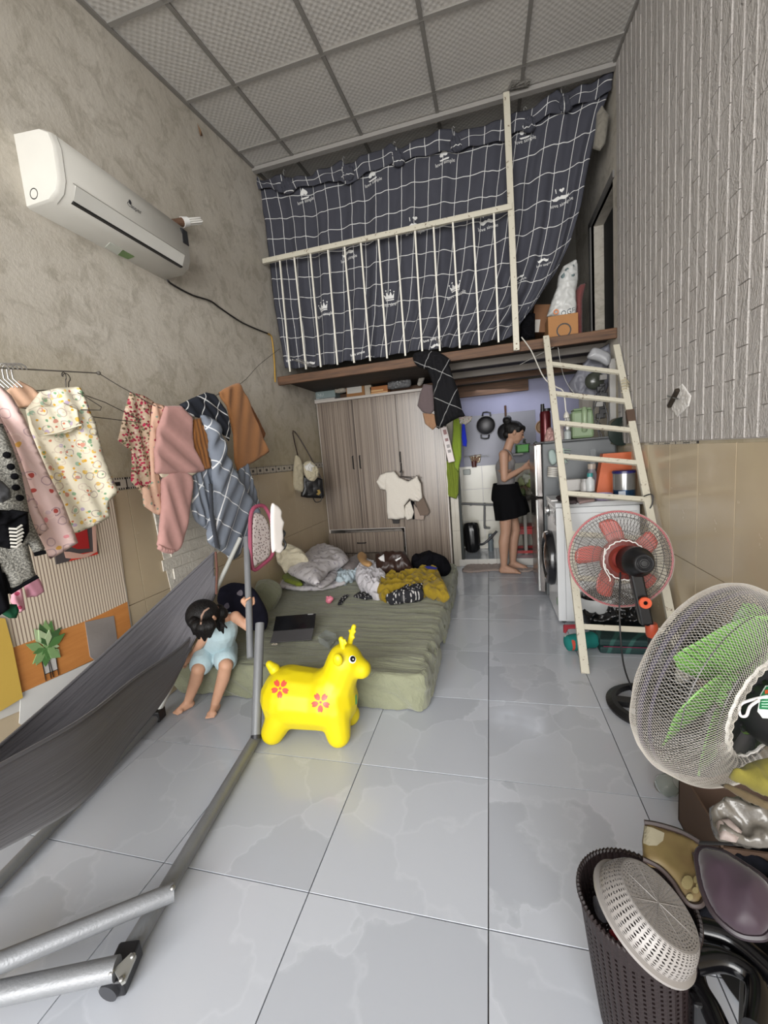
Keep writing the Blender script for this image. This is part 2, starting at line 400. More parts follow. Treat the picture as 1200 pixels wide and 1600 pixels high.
# raised kitchen floor
b = B(); b.box((-0.37, 4.47, 0), (XR, YW, 0.068)); st = b.go('trim_1', plain('#7c7a76', 0.8), kind='structure')
n = N('white_step_tile', 0.15); n.col('#b9b7b2'); MST = n.m
for i in range(7):
    x0 = -0.37+i*0.2; x1 = min(x0+0.2, XR)
    if x1-x0 < 0.02: continue
    bb = B(); bb.box((x0+0.001, 4.46, 0.002), (x1-0.001, 4.472, 0.078)); bb.go('tile', MST, st)
    for j in range(3): tile_rect('tile', x0, x1, 4.46+j*0.17, min(4.46+j*0.17+0.17, YW), 0.079, st, plain('#8b8f92', 0.12, name='step_top_tile'))
# walls: plaster
n = N('stained_lime_plaster', 0.85); v = n.co('Object')
c = n.mix(n.ramp(n.noise(v, 1.6, 6, 0.65), [(0.35, 0.0), (0.7, 1.0)]), '#c9c3b8', '#b3ac9f')
c = n.mix(n.math('MULTIPLY', n.ramp(n.noise(v, 7, 7, 0.75, 0.6), [(0.48, 0.0), (0.6, 1.0)]), 0.4), c, '#857d6d')
c = n.mix(n.math('MULTIPLY', n.ramp(n.noise(v, 45, 4, 0.8), [(0.66, 0.0), (0.72, 1.0)]), 0.5), c, '#7b7263')
# yellowish damp zone low on the wall
zz = n.ramp(n.math('ADD', n.sep(v)[2], n.math('MULTIPLY', n.noise(v, 2.5, 4), 0.6)), [(0.45, 1.0), (1.0, 0.0)])
c = n.mix(n.math('MULTIPLY', zz, 0.5), c, '#a3946a')
n.col(c).bump(n.noise(v, 30, 6, 0.7), 0.35, 0.008); MP = n.m
def wall_poly(name, pts, m, kind='structure', d=0.1, nrm=(1, 0, 0)):
    b = B(); k = len(pts); N_ = Vector(nrm); vs = [Vector(p) for p in pts]+[Vector(p)-N_*d for p in pts]
    fs = [tuple(range(k)), tuple(reversed(range(k, 2*k)))]+[(i, k+i, k+(i+1) % k, (i+1) % k) for i in range(k)]
    b.add(vs, fs); return b.go(name, m, kind=kind, origin=(pts[0][0], pts[0][1], 1.24))
TZ = 1.235
wl = wall_poly('wall_left', [(XL, YF, 0), (XL, YW, 0), (XL, YW, ZC(YW)), (XL, YF, ZC(YF))], MP)
# wainscot tiles left
n = N('beige_wall_tile', 0.12, 0, 0.5); v = n.co('Object'); ri = n.nd('ShaderNodeObjectInfo').outputs['Random']
c = n.mix(n.noise(v, 3, 4), '#c2b196', '#b3a388'); c = n.mix(n.math('MULTIPLY', ri, 0.2), c, '#a8987e'); n.col(c).rough(n.ramp(n.noise(v, 6, 5), [(0.35, 0.08), (0.75, 0.34)])); MWT = n.m
tw = 0.3145
def wainscot(xw, side, ya, yb, parent, yj, rows=((0, 0.6), (0.6, 1.19))):
    k0 = int(math.floor((ya-yj)/tw))-1
    for k in range(k0, k0+60):
        a, b_ = max(yj+k*tw, ya), min(yj+(k+1)*tw, yb)
        if b_-a < 0.02: continue
        for z0, z1 in rows:
            w, h = round(b_-a-0.0035, 4), round(z1-z0-0.0035, 4)
            me = tile_mesh(w, h, 0.008, (w, h, 'wt'), MWT)
            inst('tile', me, (xw+side*0.008, (a+b_)/2, (z0+z1)/2), parent, (pi/2, 0, pi/2) if side > 0 else (pi/2, 0, -pi/2))
wainscot(XL, 1, YF, 4.5, wl, 1.75, ((0, 0.6), (0.6, 1.2)))
# patterned border strip pieces
n = N('border_print', 0.3); v = n.co('Generated'); s_ = n.sep(v)
tz = s_[2]; ty = s_[1]
edge = n.math('MAXIMUM', n.math('LESS_THAN', tz, 0.16), n.math('GREATER_THAN', tz, 0.84))
tick = n.math('GREATER_THAN', n.math('FRACT', n.math('MULTIPLY', ty, 22.0)), 0.5)
mot = n.math('MULTIPLY', n.math('LESS_THAN', n.math('ABSOLUTE', n.math('SUBTRACT', tz, 0.5)), 0.17), n.math('LESS_THAN', n.math('ABSOLUTE', n.math('SUBTRACT', n.math('FRACT', n.math('MULTIPLY', ty, 3.0)), 0.5)), 0.16))
vln = n.math('LESS_THAN', n.math('FRACT', n.math('MULTIPLY', ty, 3.0)), 0.05)
f = n.math('MAXIMUM', n.math('MULTIPLY', edge, tick), n.math('MAXIMUM', mot, vln)); n.col(n.mix(f, '#b8b0a2', '#2a2624')); MBD = n.m
for k in range(-10, 12):
    a = max(1.75+k*tw, YF); b_ = min(a+tw, 4.5)
    if b_-a < 0.05: continue
    bb = B(); bb.box((XL, a+0.001, 1.2), (XL+0.009, b_-0.001, 1.262)); bb.go('border_tile', MBD, wl)
# right wall
b = B()
for ya, yb, za, zb in ((YF, 3.64, 0, None), (3.64, 4.3, 0, 2.06), (3.64, 4.3, 3.12, None), (4.3, YW, 0, None)):
    b.add([(x, y, z) for x in (XR, XR+0.1) for y, z in ((ya, za), (yb, za), (yb, zb if zb else ZC(yb)), (ya, zb if zb else ZC(ya)))], [(0, 3, 2, 1), (4, 5, 6, 7), (0, 1, 5, 4), (1, 2, 6, 5), (2, 3, 7, 6), (3, 0, 4, 7)])
wr = b.go('wall_right', MP, kind='structure', origin=(XR, YF, 1.24))
wainscot(XR, -1, YF, 3.4, wr, 2.584, ((0, 0.6), (0.6, 1.2)))
bb = B(); bb.box((XR-0.006, 2.28, 1.197), (XR, 2.98, 1.212)); bb.go('border_tile', MBD, wr)
# foam brick sheets on the upper right wall
n = N('white_foam_brick', 0.42, 0, 0.4); v = n.co('Object'); n.col(n.mix(n.noise(v, 7, 4), '#b8b3af', '#a6a29e'))
n.bump(n.math('ADD', n.noise(n.co('Object', (26, 26, 9)), 1.0, 4, 0.7, 1.2), n.math('MULTIPLY', n.noise(v, 90, 2), 0.25)), 0.75, 0.018); MFB = n.m
bb = B(); bb.box((XR-0.004, YF, 1.212), (XR-0.0005, YB-0.04, ZC(YB)+0.0))
bb.v = [Vector((q.x, q.y, ZC(q.y) if q.z > 2 else q.z)) for q in bb.v]; bb.go('foam_backing', plain('#b9b5b1', 0.5), wr)
bw, bl = 0.0808, 0.232; cand = []
k = 0
y = YB-0.045
while y > 0.2:
    off = (k % 2)*bl/2; z = 1.215-off
    while z < ZC(y)-0.02:
        z0 = max(z, 1.215); z1 = min(z+bl, ZC(y-bw/2)-0.01)
        if z1-z0 > 0.02: cand.append((y-bw, y, z0, z1))
        z += bl
    y -= bw; k += 1
def vis(c):
    q = ROT @ (np.array([XR, (c[0]+c[1])/2, (c[2]+c[3])/2])-np.array([0, 0, CAMH])); 
    if q[2] < 0.05: return 0
    u, v_ = 600+FPX*q[0]/q[2], 800-FPX*q[1]/q[2]
    return (1/q[2] if -50 < v_ < 1650 and u < 1240 else 0.001/q[2])
cand.sort(key=lambda c: -vis(c)); rest = B(); rr = random.Random(5)
def brick_geo(bb, c, far=False):
    y0, y1, z0, z1 = c; e = 0.0016; ez = 0.0004; iz = 0.002; t = 0.007+rr.uniform(-0.0005, 0.0006); x = XR-0.003
    ins = 0.0055
    vs = [(x, y0+e, z0+ez), (x, y1-e, z0+ez), (x, y1-e, z1-ez), (x, y0+e, z1-ez)]
    jt = [rr.uniform(-0.0005, 0.0005) for _ in range(4)]
    vs += [(x-t-jt[0], y0+e+ins, z0+ez+iz), (x-t-jt[1], y1-e-ins, z0+ez+iz), (x-t-jt[2], y1-e-ins, z1-ez-iz), (x-t-jt[3], y0+e+ins, z1-ez-iz)]
    bb.add(vs, [(0, 4, 5, 1), (1, 5, 6, 2), (2, 6, 7, 3), (3, 7, 4, 0), (4, 7, 6, 5)])
for i, c in enumerate(cand):
    if (1.22 < (c[2]+c[3])/2 < 1.6) and abs((c[0]+c[1])/2-2.56) < 0.03 and c[2] < 1.45 < c[3]+0.05: pass
    if i < 299: bb = B(); brick_geo(bb, c); bb.go('brick', MFB, wr)
    else: brick_geo(rest, c)
rest.go('brick_field', MFB, wr, kind='stuff')
# torn hole with a window latch on the right wall
hp = PX(XR-0.011, -1); 
tl = thing('door_latch', 'rusty metal latch sticking out of a torn white patch on the right wall', 'latch', hp.to(*hp.px(1060, 622)))
puff('torn_edge', hp, [(1057, 605), (1066, 599), (1072, 607), (1080, 618), (1076, 635), (1066, 645), (1058, 652), (1050, 640), (1048, 628)], plain('#cfccc8', 0.7), 0.004, nse=(0.003, 0.02), parent=tl)
bb = B(); q0 = hp.to(*hp.px(1064, 608), 0.014); q1 = hp.to(*hp.px(1050, 635), 0.014); bb.bar(q0, q1, 0.02, 0.02, (1, 0, 0), 0.004); bb.go('latch_bar', plain('#3b332b', 0.6, 0.5), tl)
bb = B(); bb.tube([hp.to(*hp.px(1050, 618), 0.02), hp.to(*hp.px(1068, 623), 0.02)], 0.004); bb.go('latch_pin', M_steel, tl)
# ceiling
n = N('embossed_pvc_panel', 0.55); v = n.co('Object'); 
c1 = n.math('SINE', n.math('MULTIPLY', n.sep(v)[0], 150)); c2 = n.math('SINE', n.math('MULTIPLY', n.sep(v)[1], 150))
wv = n.math('ADD', n.math('MULTIPLY', c1, c2), n.math('MULTIPLY', n.noise(v, 60, 2), 0.9))
n.col(n.mix(n.ramp(wv, [(0.2, 0.0), (0.8, 1.0)]), '#c6c3be', '#d2cfca')).bump(wv, 0.2, 0.004); MCP = n.m
cw = [(XL, YF), (XR, YF), (XR, YW), (XL, YW)]
b = B(); b.add([(x, y, ZC(y)+0.02) for x, y in cw]+[(x, y, ZC(y)+0.14) for x, y in cw], [(0, 1, 2, 3), (7, 6, 5, 4), (0, 4, 5, 1), (1, 5, 6, 2), (2, 6, 7, 3), (3, 7, 4, 0)])
ce = b.go('ceiling', plain('#8c8984', 0.8), kind='structure', origin=(0, 0, 3.3))
CX0, CY0, CS = -1.471, 2.691, 0.605; al = math.atan(0.13)
for i in range(-1, 5):
    for j in range(-7, 4):
        x0, x1 = max(CX0+i*CS, XL), min(CX0+(i+1)*CS, XR); y0, y1 = max(CY0+j*CS, YF), min(CY0+(j+1)*CS, YW)
        if x1-x0 < 0.04 or y1-y0 < 0.04: continue
        w, h = round(x1-x0-0.022, 4), round((y1-y0)/math.cos(al)-0.022, 4)
        me = tile_mesh(w, h, 0.006, (w, h, 'cp'), MCP); yc = (y0+y1)/2
        inst('ceiling_panel', me, ((x0+x1)/2, yc, ZC(yc)+0.007), ce, (pi+al, 0, 0))
MTG = plain('#85827d', 0.6)
for i in range(0, 5):
    x = CX0+i*CS
    if x < XR-0.02: bb = B(); bb.bar((x, YF, ZC(YF)+0.001), (x, YW, ZC(YW)+0.001), 0.024, 0.01); bb.go('ceiling_rail', MTG, ce)
for j in range(-6, 4):
    y = CY0+j*CS
    if YF < y < YW: bb = B(); bb.bar((XL, y, ZC(y)+0.0015), (XR, y, ZC(y)+0.0015), 0.024, 0.01); bb.go('ceiling_rail', MTG, ce)
for x in (XL+0.012, XR-0.012): bb = B(); bb.bar((x, YF, ZC(YF)-0.004), (x, YW, ZC(YW)-0.004), 0.024, 0.012); bb.go('ceiling_rail', MTG, ce)
bb = B(); bb.bar((XL, 3.545, ZC(3.545)-0.018), (XR, 3.545, ZC(3.545)-0.018), 0.045, 0.03); bb.go('ceiling_edge_trim', plain('#8d8a86', 0.6), ce)
# back wall of the loft and kitchen
b = B(); b.box((XL, YW, 1.98), (XR, YW+0.1, ZC(YW))); b.go('wall_loft_back', plain('#5c5953', 0.9, bump=0.3), kind='structure')
n = N('lavender_plaster', 0.8); v = n.co('Object'); n.col(n.mix(n.noise(v, 2.5, 5), '#9a9bb4', '#83849c')).bump(n.noise(v, 30, 4), 0.2, 0.005); MLV = n.m
b = B(); b.box((-0.45, YW, -0.1), (XR, YW+0.1, 1.98)); wb = b.go('wall_back', MLV, kind='structure')
b = B(); b.box((XL, 4.88, -0.1), (-0.45, YW, 1.98)); b.go('wall_wardrobe_back', MP, kind='structure')
# kitchen wall tiles
KT = P(760, 727, y=YW).z
n = N('cream_kitchen_tile', 0.2); v = n.co('Object'); n.col(n.mix(n.noise(v, 2, 4), '#b5b2a6', '#9f9c90')); MKT = n.m
for i in range(6):
    x0 = -0.34+i*0.25; x1 = min(x0+0.25, XR)
    for z0, z1 in ((0.08, 0.42), (0.42, KT-0.27), (KT-0.27, KT)):
        if x1-x0 > 0.03: bb = B(); bb.box((x0+0.0015, YW-0.008, z0+0.0015), (x1-0.0015, YW, z1-0.0015)); bb.go('tile', MKT, wb)
# pillar between wardrobe and kitchen
b = B(); b.box((-0.428, 4.47, 0), (-0.34, 4.95, 1.96)); pr = b.go('wall_pillar', plain('#9b968c', 0.8), kind='structure')
n = N('pillar_tile', 0.15); v = n.co('Object'); n.col(n.mix(n.noise(v, 3, 4), '#b9b5aa', '#a8a195')); MPT = n.m
for z0, z1 in ((0, 0.4), (0.4, 0.8), (0.8, 1.2)):
    for x0, x1 in ((-0.428, -0.385), (-0.385, -0.34)):
        bb = B(); bb.box((x0+0.001, 4.462, z0+0.001), (x1-0.001, 4.472, z1-0.001)); bb.go('tile', MPT, pr)
    bb = B(); bb.box((-0.342, 4.465, z0+0.001), (-0.333, 4.94, z1-0.001)); bb.go('tile', MPT, pr)
b = B(); b.box((-0.342, 4.44, 0.08), (-0.312, 4.462, 1.55), 0.002); b.go('trim_2', plain('#0d1612', 0.6), kind='structure')
# lintel over kitchen and loft structure
MWD = N('old_brown_wood', 0.65); v = MWD.co('Object', (2, 30, 30)); MWD.col(MWD.mix(MWD.ramp(MWD.noise(v, 1.5, 6, 0.7), [(0.3, 0.0), (0.75, 1.0)]), '#3a2618', '#6e4d33')).bump(MWD.noise(v, 3, 4), 0.3, 0.004); MWD = MWD.m
def dz(x): return 2.062+0.0046*(x+1.85)*2
lf = thing('loft_platform', 'dark brown wooden loft floor spanning the room above the wardrobe', 'loft', (0, 3.56, 2.0)); del lf['label']; del lf['category']; lf['kind'] = 'structure'; lf.name = 'trim_3'
bb = B(); bb.bar((XL, 3.575, 2.03), (XR, 3.575, 2.035), 0.035, 0.075, (0, 0, 1), 0.004); bb.go('front_beam', MWD, lf)
for i in range(9):
    y0 = 3.595+i*0.15; bb = B(); bb.box((XL, y0, 2.04), (XR, y0+0.147, 2.058)); bb.go('plank', plain('#2c2420', 0.7, bump=0.2), lf)
for y, z, m in ((3.9, 2.02, 'w'), (4.25, 2.0, 'w'), (4.6, 1.99, 'd')):
    bb = B(); bb.box((XL if m == 'd' else -0.5, y-0.02, z-0.035), (XR, y+0.02, z+0.02)); bb.go('joist', plain('#77716a', 0.6) if m == 'w' else MWD, lf)
b = B(); b.box((-0.45, 4.9, 1.86), (0.45, 4.948, 1.98)); b.go('trim_4', MWD, kind='structure')
# doorway in the right wall of the loft; a black panel paints its darkness
b = B(); b.box((XR+0.1, 3.4, 2.0), (XR+0.14, 4.5, 3.3)); b.go('doorway_dark_panel', plain('#0d0d0d', 0.9), kind='structure')
b = B(); b.box((XR-0.012, 4.3, 2.06), (XR+0.02, 4.36, 3.16)); b.box((XR-0.012, 3.6, 3.12), (XR+0.02, 4.36, 3.17)); b.go('trim_5', plain('#6d6b69', 0.7), kind='structure')
# street ground outside, so that daylight bounces in
b = B(); b.box((-6, -9, -0.16), (6, YF-0.02, -0.02)); b.go('ground', plain('#a5a29c', 0.9, bump=0.3), kind='structure')
# ================================================================== LEFT WALL: air conditioner, lamp, cable
def proj(p):
    q = ROT @ (np.array(p)-np.array([0, 0, CAMH])); return 600+FPX*q[0]/q[2], 800-FPX*q[1]/q[2]
def onseg(a, b, v):
    a = Vector(a); b = Vector(b); lo, hi = 0.0, 1.0
    for _ in range(40):
        t = (lo+hi)/2
        if proj(a.lerp(b, t))[1] > v: lo = t
        else: hi = t
    return a.lerp(b, t)
MAC = plain('#c3c1ba', 0.3, name='ac_plastic', var=0.05)
ac = thing('air_conditioner', 'white split air conditioner mounted high on the stained left wall', 'air conditioner', (XL, 1.88, 2.42))
prof = [(0, 2.425), (0, 2.715), (0.14, 2.70), (0.185, 2.675), (0.2, 2.62), (0.195, 2.50), (0.175, 2.455), (0.13, 2.428)]
y0, y1 = 1.49, 2.275
prof = [(p.x, p.y) for p in (Vector(q) for q in prof)]
bb = B(); k = len(prof)
ys = [y0, y0+0.012, y1-0.012, y1]; sc_ = [0.955, 1.0, 1.0, 0.955]
for yy, s_ in zip(ys, sc_):
    for x, z in prof: bb.v.append(Vector((XL+x*s_, yy, 2.57+(z-2.57)*s_)))
for i in range(3):
    for j in range(k): bb.f.append((i*k+j, i*k+(j+1) % k, (i+1)*k+(j+1) % k, (i+1)*k+j))
bb.f.append(tuple(reversed(range(k)))); bb.f.append(tuple(3*k+j for j in range(k)))
acb = bb.go('body', MAC, ac, True)
# seams, louver, vent slot
bb = B(); 
pts = [(XL+x*1.004, y0+0.028, 2.57+(z-2.57)*1.004) for x, z in prof[1:]]; bb.tube(pts, 0.0012, 5); bb.go('end_seam', plain('#8c8a84', 0.6), ac)
def acf(z):  # front surface x at height z
    for (xa, za), (xb, zb) in zip(prof[1:], prof[2:]+prof[:1]):
        if zb <= z <= za: return XL+xa+(xb-xa)*(za-z)/(za-zb+1e-9)
    return XL+0.13
lv = B(); 
for (za, zb) in ((2.452, 2.506),):
    lv.add([(acf(za)+0.004, y0+0.07, za), (acf(zb)+0.004, y0+0.07, zb), (acf(zb)+0.004, y1-0.06, zb), (acf(za)+0.004, y1-0.06, za), (acf(za)-0.01, y0+0.07, za), (acf(zb)-0.01, y0+0.07, zb), (acf(zb)-0.01, y1-0.06, zb), (acf(za)-0.01, y1-0.06, za)], [(0, 3, 2, 1), (4, 5, 6, 7), (0, 1, 5, 4), (1, 2, 6, 5), (2, 3, 7, 6), (3, 0, 4, 7)])
lv.go('louver', plain('#cfcec8', 0.3), ac)
bb = B(); bb.bar((XL+0.166, y0+0.07, 2.4495), (XL+0.166, y1-0.06, 2.4495), 0.016, 0.01, (0, 0, 1)); bb.go('air_slot', M_black, ac)
bb = B(); bb.bar((acf(2.512)+0.001, y0+0.06, 2.511), (acf(2.512)+0.001, y1-0.05, 2.511), 0.003, 0.0025); bb.go('panel_seam', plain('#a5a39c', 0.6), ac)
apl = Pl((XL+0.2, 0, 0), (1, 0, 0)); tb = bvh(acb)
lettering('brand_lettering', 'Casper', 0.03, apl, apl.px(210, 325), plain('#34343a', 0.5), ac, target=tb, off=0.002)
decal('logo_leaf', [[(apl.px(203, 316)[0]+0.009*math.cos(a), apl.px(203, 316)[1]+0.012*math.sin(a)) for a in (0, 1, 2, 3, 4, 5)]], apl, tb, plain('#34343a', 0.5), ac, off=0.002, dirn=(-1, 0, 0))
bpl = Pl((0, 0, 2.40), (0, 0, -1), (0, 1, 0))
def stick(name, pxs, col, z=2.424): 
    q = [P(u, v, z=z) for u, v in pxs]; B().add([a+Vector((0, 0, 0.003)) for a in q]+[a+Vector((0, 0, -0.001)) for a in q], [(0, 1, 2, 3), (7, 6, 5, 4), (0, 4, 5, 1), (1, 5, 6, 2), (2, 6, 7, 3), (3, 7, 4, 0)]).go(name, col, ac)
stick('energy_sticker', [(164, 386), (172, 379), (192, 390), (184, 398)], plain('#c9cdc4', 0.5), 2.4245)
stick('green_sticker', [(184, 398), (192, 391), (210, 401), (200, 405)], plain('#6d8a57', 0.5), 2.4245)
bb = B(); bb.lathe([(0.018, 0), (0.018, 0.001), (0.022, 0.001), (0.022, 0)], (XL+0.05, y0+0.001, 2.47), (0, -1, 0), 20, closed=True); bb.go('cap_ring', plain('#7e7c76', 0.6), ac)
bb = B(); bb.box((acf(2.6)-0.02, y1-0.06, 2.575), (acf(2.6)+0.003, y1-0.012, 2.655), 0.002); bb.go('display_panel', plain('#2a2a2c', 0.3), ac)
# compact fluorescent lamp
lp = thing('fluorescent_lamp', 'white compact fluorescent lamp with four tubes beside the air conditioner', 'lamp', (XL, 2.35, 2.8))
a = P(287, 347, x=XL+0.06); d_ = (P(325, 344, x=XL+0.13)-a); L = d_.length; d_.normalize(); d_ = d_.normalized()
bb = B(); bb.tube([(XL, a.y-0.02, a.z), a-d_*0.05, a-d_*0.01], [0.02, 0.022, 0.026], 14); bb.go('lamp_holder', plain('#5f4534', 0.6), lp)
bb = B(); bb.tube([a-d_*0.012, a+d_*0.03], [0.03, 0.027], 16); bb.go('ballast', M_white, lp, True)
s1 = d_.orthogonal().normalized(); s2 = d_.cross(s1)
for i in range(4):
    an = pi/4+i*pi/2; c0 = s1*math.cos(an)*0.016+s2*math.sin(an)*0.016; an2 = an+0.7; c1 = s1*math.cos(an2)*0.016+s2*math.sin(an2)*0.016
    bb = B(); bb.tube([a+d_*0.03+c0, a+d_*(0.12)+c0, a+d_*0.132+(c0+c1)/2, a+d_*0.12+c1, a+d_*0.03+c1], 0.0055, 8); bb.go('glass_tube', plain('#e6e4df', 0.15), lp, True)
# cables
def cable(name, label, pts, r, m, cat='cable', n=6, k=4, **kw):
    q = catmull(pts, k, False); bb = B(); bb.tube(q, r, n); return bb.go(name, m, smooth=True, label=label, cat=cat, **kw)
wpx = lambda pts, d=0.012: [P(u, v, x=XL+d) for u, v in pts]
cable('power_cable', 'black sagging cable running from the air conditioner along the left wall', [P(262, 438, x=XL+0.03)]+wpx([(270, 445), (300, 461), (328, 470), (345, 482), (380, 505), (418, 521)]), 0.006, M_black)
cable('power_cable', 'yellow cable hanging down the left corner to the loft edge', wpx([(418, 521), (424, 526), (427, 545), (429, 570), (430, 597)]), 0.006, plain('#b08a35', 0.5))
bb = B(); q = P(312, 205, x=XL+0.01); bb.add([q+Vector((0, -0.02, 0.04)), q+Vector((0.012, 0.0, 0.0)), q+Vector((0, 0.03, -0.01)), q+Vector((0.0, 0.0, -0.03))], [(0, 1, 2), (0, 3, 1), (1, 3, 2), (0, 2, 3)]); bb.go('plaster_chip', plain('#6b5038', 0.8), label='small rusty plaster chip high on the left wall near the ceiling', cat='plaster chip')
# foil brick patch, paper rolls, posters on the left wall
def sheet(name, pxs, m, d=0.012, th=0.003, parent=None, **kw):
    pl = PX(XL+d); poly = [pl.px(*q) for q in pxs]
    b = B(); b.prism(poly if sum((poly[i-1][0]*poly[i][1]-poly[i][0]*poly[i-1][1]) for i in range(len(poly))) > 0 else poly[::-1], pl, -th, 0); return b.go(name, m, parent, **kw), pl
n = N('ribbed_poster_print', 0.6); v = n.co('Object'); s_ = n.sep(v)
rib = n.math('ABSOLUTE', n.math('SINE', n.math('MULTIPLY', s_[1], 230.0)))
c = n.mix(n.ramp(rib, [(0.1, 0.0), (0.75, 1.0)]), '#6f5648', '#d9cdbb'); n.col(c); MRP = n.m
pcol = thing('wall_poster', 'wide wall poster of a ribbed panel, orange board, plant and stone block', 'poster', P(110, 980, x=XL+0.01))
def psheet(name, pxs, m, d): return sheet(name, pxs, m, d, 0.002, pcol)[0]
pb = psheet('poster_paper', [(-60, 800), (176, 771), (187, 850), (207, 985), (207, 1010), (150, 1060), (-60, 1150)], plain('#c7c4bd', 0.6), 0.013)
psheet('ribbed_print', [(-20, 790), (176, 772), (187, 850), (199, 940), (140, 968), (20, 1012)], MRP, 0.0155)
n = N('orange_board_print', 0.6); v = n.co('Object', (1, 3, 30)); n.col(n.mix(n.noise(v, 2, 3), '#b7743a', '#d2904f')); MOB = n.m
psheet('orange_print', [(20, 1012), (140, 968), (199, 940), (207, 998), (153, 1029), (33, 1083)], MOB, 0.0155)
psheet('white_print', [(33, 1083), (153, 1028), (202, 998), (196, 1060), (60, 1150), (30, 1130)], plain('#d5d4d0', 0.6), 0.0155)
psheet('stone_block_print', [(133, 972), (178, 962), (184, 1004), (151, 1034), (141, 1026)], plain('#8c8683', 0.7, bump=0.2, scale=40, var=0.3), 0.018)
psheet('pot_print', [(66, 1032), (86, 1022), (90, 1046), (70, 1054)], plain('#c5c3c0', 0.6), 0.018)
bb = B()
for a_, c_ in (((65, 1030), (72, 1064)), ((75, 1030), (80, 1060)), ((77, 1030), (84, 1058)), ((86, 1020), (92, 1055)), ((70, 1054), (90, 1046))): bb.tube([P(*a_, x=XL+0.0185), P(*c_, x=XL+0.0185)], 0.0016, 5)
bb.go('stand_print', M_black, pcol)
pl = PX(XL+0.0185); rr = random.Random(3); lvs = {}
for i in range(26):
    an = rr.uniform(0.1, 6.1); ln = rr.uniform(0.045, 0.10) if i > 3 else 0.11; 
    if i < 4: an = 1.2+0.25*i
    cx, cy = pl.px(72+rr.uniform(-4, 4), 1012+rr.uniform(-3, 3)); w_ = ln*0.2
    if math.sin(an) < 0: ln *= 0.75
    tip = (cx+math.cos(an)*ln, cy+math.sin(an)*ln); md = (cx+math.cos(an)*ln*0.55, cy+math.sin(an)*ln*0.55); nx, ny = -math.sin(an)*w_, math.cos(an)*w_
    bb = B(); bb.prism([(cx, cy), (md[0]-nx, md[1]-ny), tip, (md[0]+nx, md[1]+ny)], pl, 0, 0.0008+0.0002*i); bb.go('leaf_print', plain(['#4f7a42', '#7fa06a', '#3d5f36', '#a9bd95'][i % 4], 0.6), pcol)
rp = thing('small_picture', 'small red, black and pink abstract picture over the ribbed poster', 'picture', P(120, 860, x=XL+0.02))
sheet('picture_card', [(88, 882), (80, 800), (146, 790), (154, 865)], plain('#4a4547', 0.5), 0.021, 0.003, rp)
sheet('red_print', [(112, 855), (112, 820), (135, 818), (140, 857), (122, 858)], plain('#a31f22', 0.5), 0.0225, 0.001, rp)
sheet('red_print', [(108, 877), (118, 866), (152, 861), (153, 866)], plain('#cf3427', 0.5), 0.0225, 0.001, rp)
sheet('pink_print', [(100, 862), (108, 862), (130, 866), (146, 862), (144, 820), (136, 815), (149, 812), (152, 862), (135, 871), (113, 873), (103, 872)], plain('#c9a294', 0.5), 0.0235, 0.001, rp)
sheet('yellow_sheet', [(-80, 960), (8, 966), (20, 1010), (36, 1090), (0, 1112), (-80, 1140)], plain('#c9a84e', 0.6), 0.026, 0.003, label='plain yellow sheet taped low on the left wall at the photo edge', cat='sheet')
# foil brick patch
fo = thing('foil_brick_sheet', 'silvery brick-embossed foil sheet stuck on the left wall tiles', 'wall sheet', P(290, 860, x=XL+0.01))
n = N('silver_foil', 0.35, 0.1); v = n.co('Object'); n.col(n.mix(n.noise(v, 9, 4), '#cfc9be', '#e2ddd2')).bump(n.noise(v, 35, 5, 0.7, 1.0), 0.7, 0.012); MFO = n.m
fpoly = [(239, 800), (330, 780), (345, 800), (345, 860), (268, 925)]
pl = PX(XL+0.010); q = [pl.px(*a) for a in fpoly]; lo = (min(a[0] for a in q), min(a[1] for a in q)); hi = (max(a[0] for a in q), max(a[1] for a in q))
def inpoly(pt, poly):
    r = False
    for i in range(len(poly)):
        a, b_ = poly[i-1], poly[i]
        if (a[1] > pt[1]) != (b_[1] > pt[1]) and pt[0] < (b_[0]-a[0])*(pt[1]-a[1])/(b_[1]-a[1])+a[0]: r = not r
    return r
sheet('foil_backing', fpoly, MFO, 0.011, 0.003, fo)
for j in range(12):
    for i in range(8):
        a0 = lo[0]+i*0.155-(0.077 if j % 2 else 0); b0 = lo[1]+j*0.068; cs = [(max(a0, lo[0]+0.004), b0), (min(a0+0.15, hi[0]-0.004), b0), (min(a0+0.15, hi[0]-0.004), b0+0.063), (max(a0, lo[0]+0.004), b0+0.063)]
        if cs[1][0]-cs[0][0] > 0.03 and inpoly((sum(c[0] for c in cs)/4, sum(c[1] for c in cs)/4), q) and all(inpoly((0.55*c[0]+0.45*sum(d[0] for d in cs)/4, 0.55*c[1]+0.45*sum(d[1] for d in cs)/4), q) for c in cs):
            bb = B(); bb.prism(cs, pl, 0.001, 0.008); bb.go('brick', MFO, fo)
# ================================================================== CLOTHESLINES AND CLOTHES, left
def hanger(name, label, top, wdir, m, w=0.2, hh=0.085, group='wire clothes hangers', parent=None):
    t = Vector(top); wd = Vector(wdir).normalized(); up = Vector((0, 0, 1)); bb = B()
    hook = [t+wd*0.012*math.cos(a)+up*(0.016*math.sin(a)-0.0) for a in [x*pi/6 for x in range(-2, 7)]][::-1]
    nk = t+wd*0.0-up*0.045
    bb.tube(hook+[t+wd*0.004-up*0.02, nk], 0.0018, 6)
    l = nk-wd*w-up*hh; r = nk+wd*w-up*hh
    bb.tube([nk, nk-wd*w*0.5-up*hh*0.35, l-wd*0.01, l-up*0.012, (l+r)/2-up*0.013, r-up*0.012, r+wd*0.01, nk+wd*w*0.5-up*hh*0.35, nk], 0.0018, 6)
    return bb.go(name, m, parent, label=label, cat='hanger' if not parent else None, group=group)
LX = -1.6
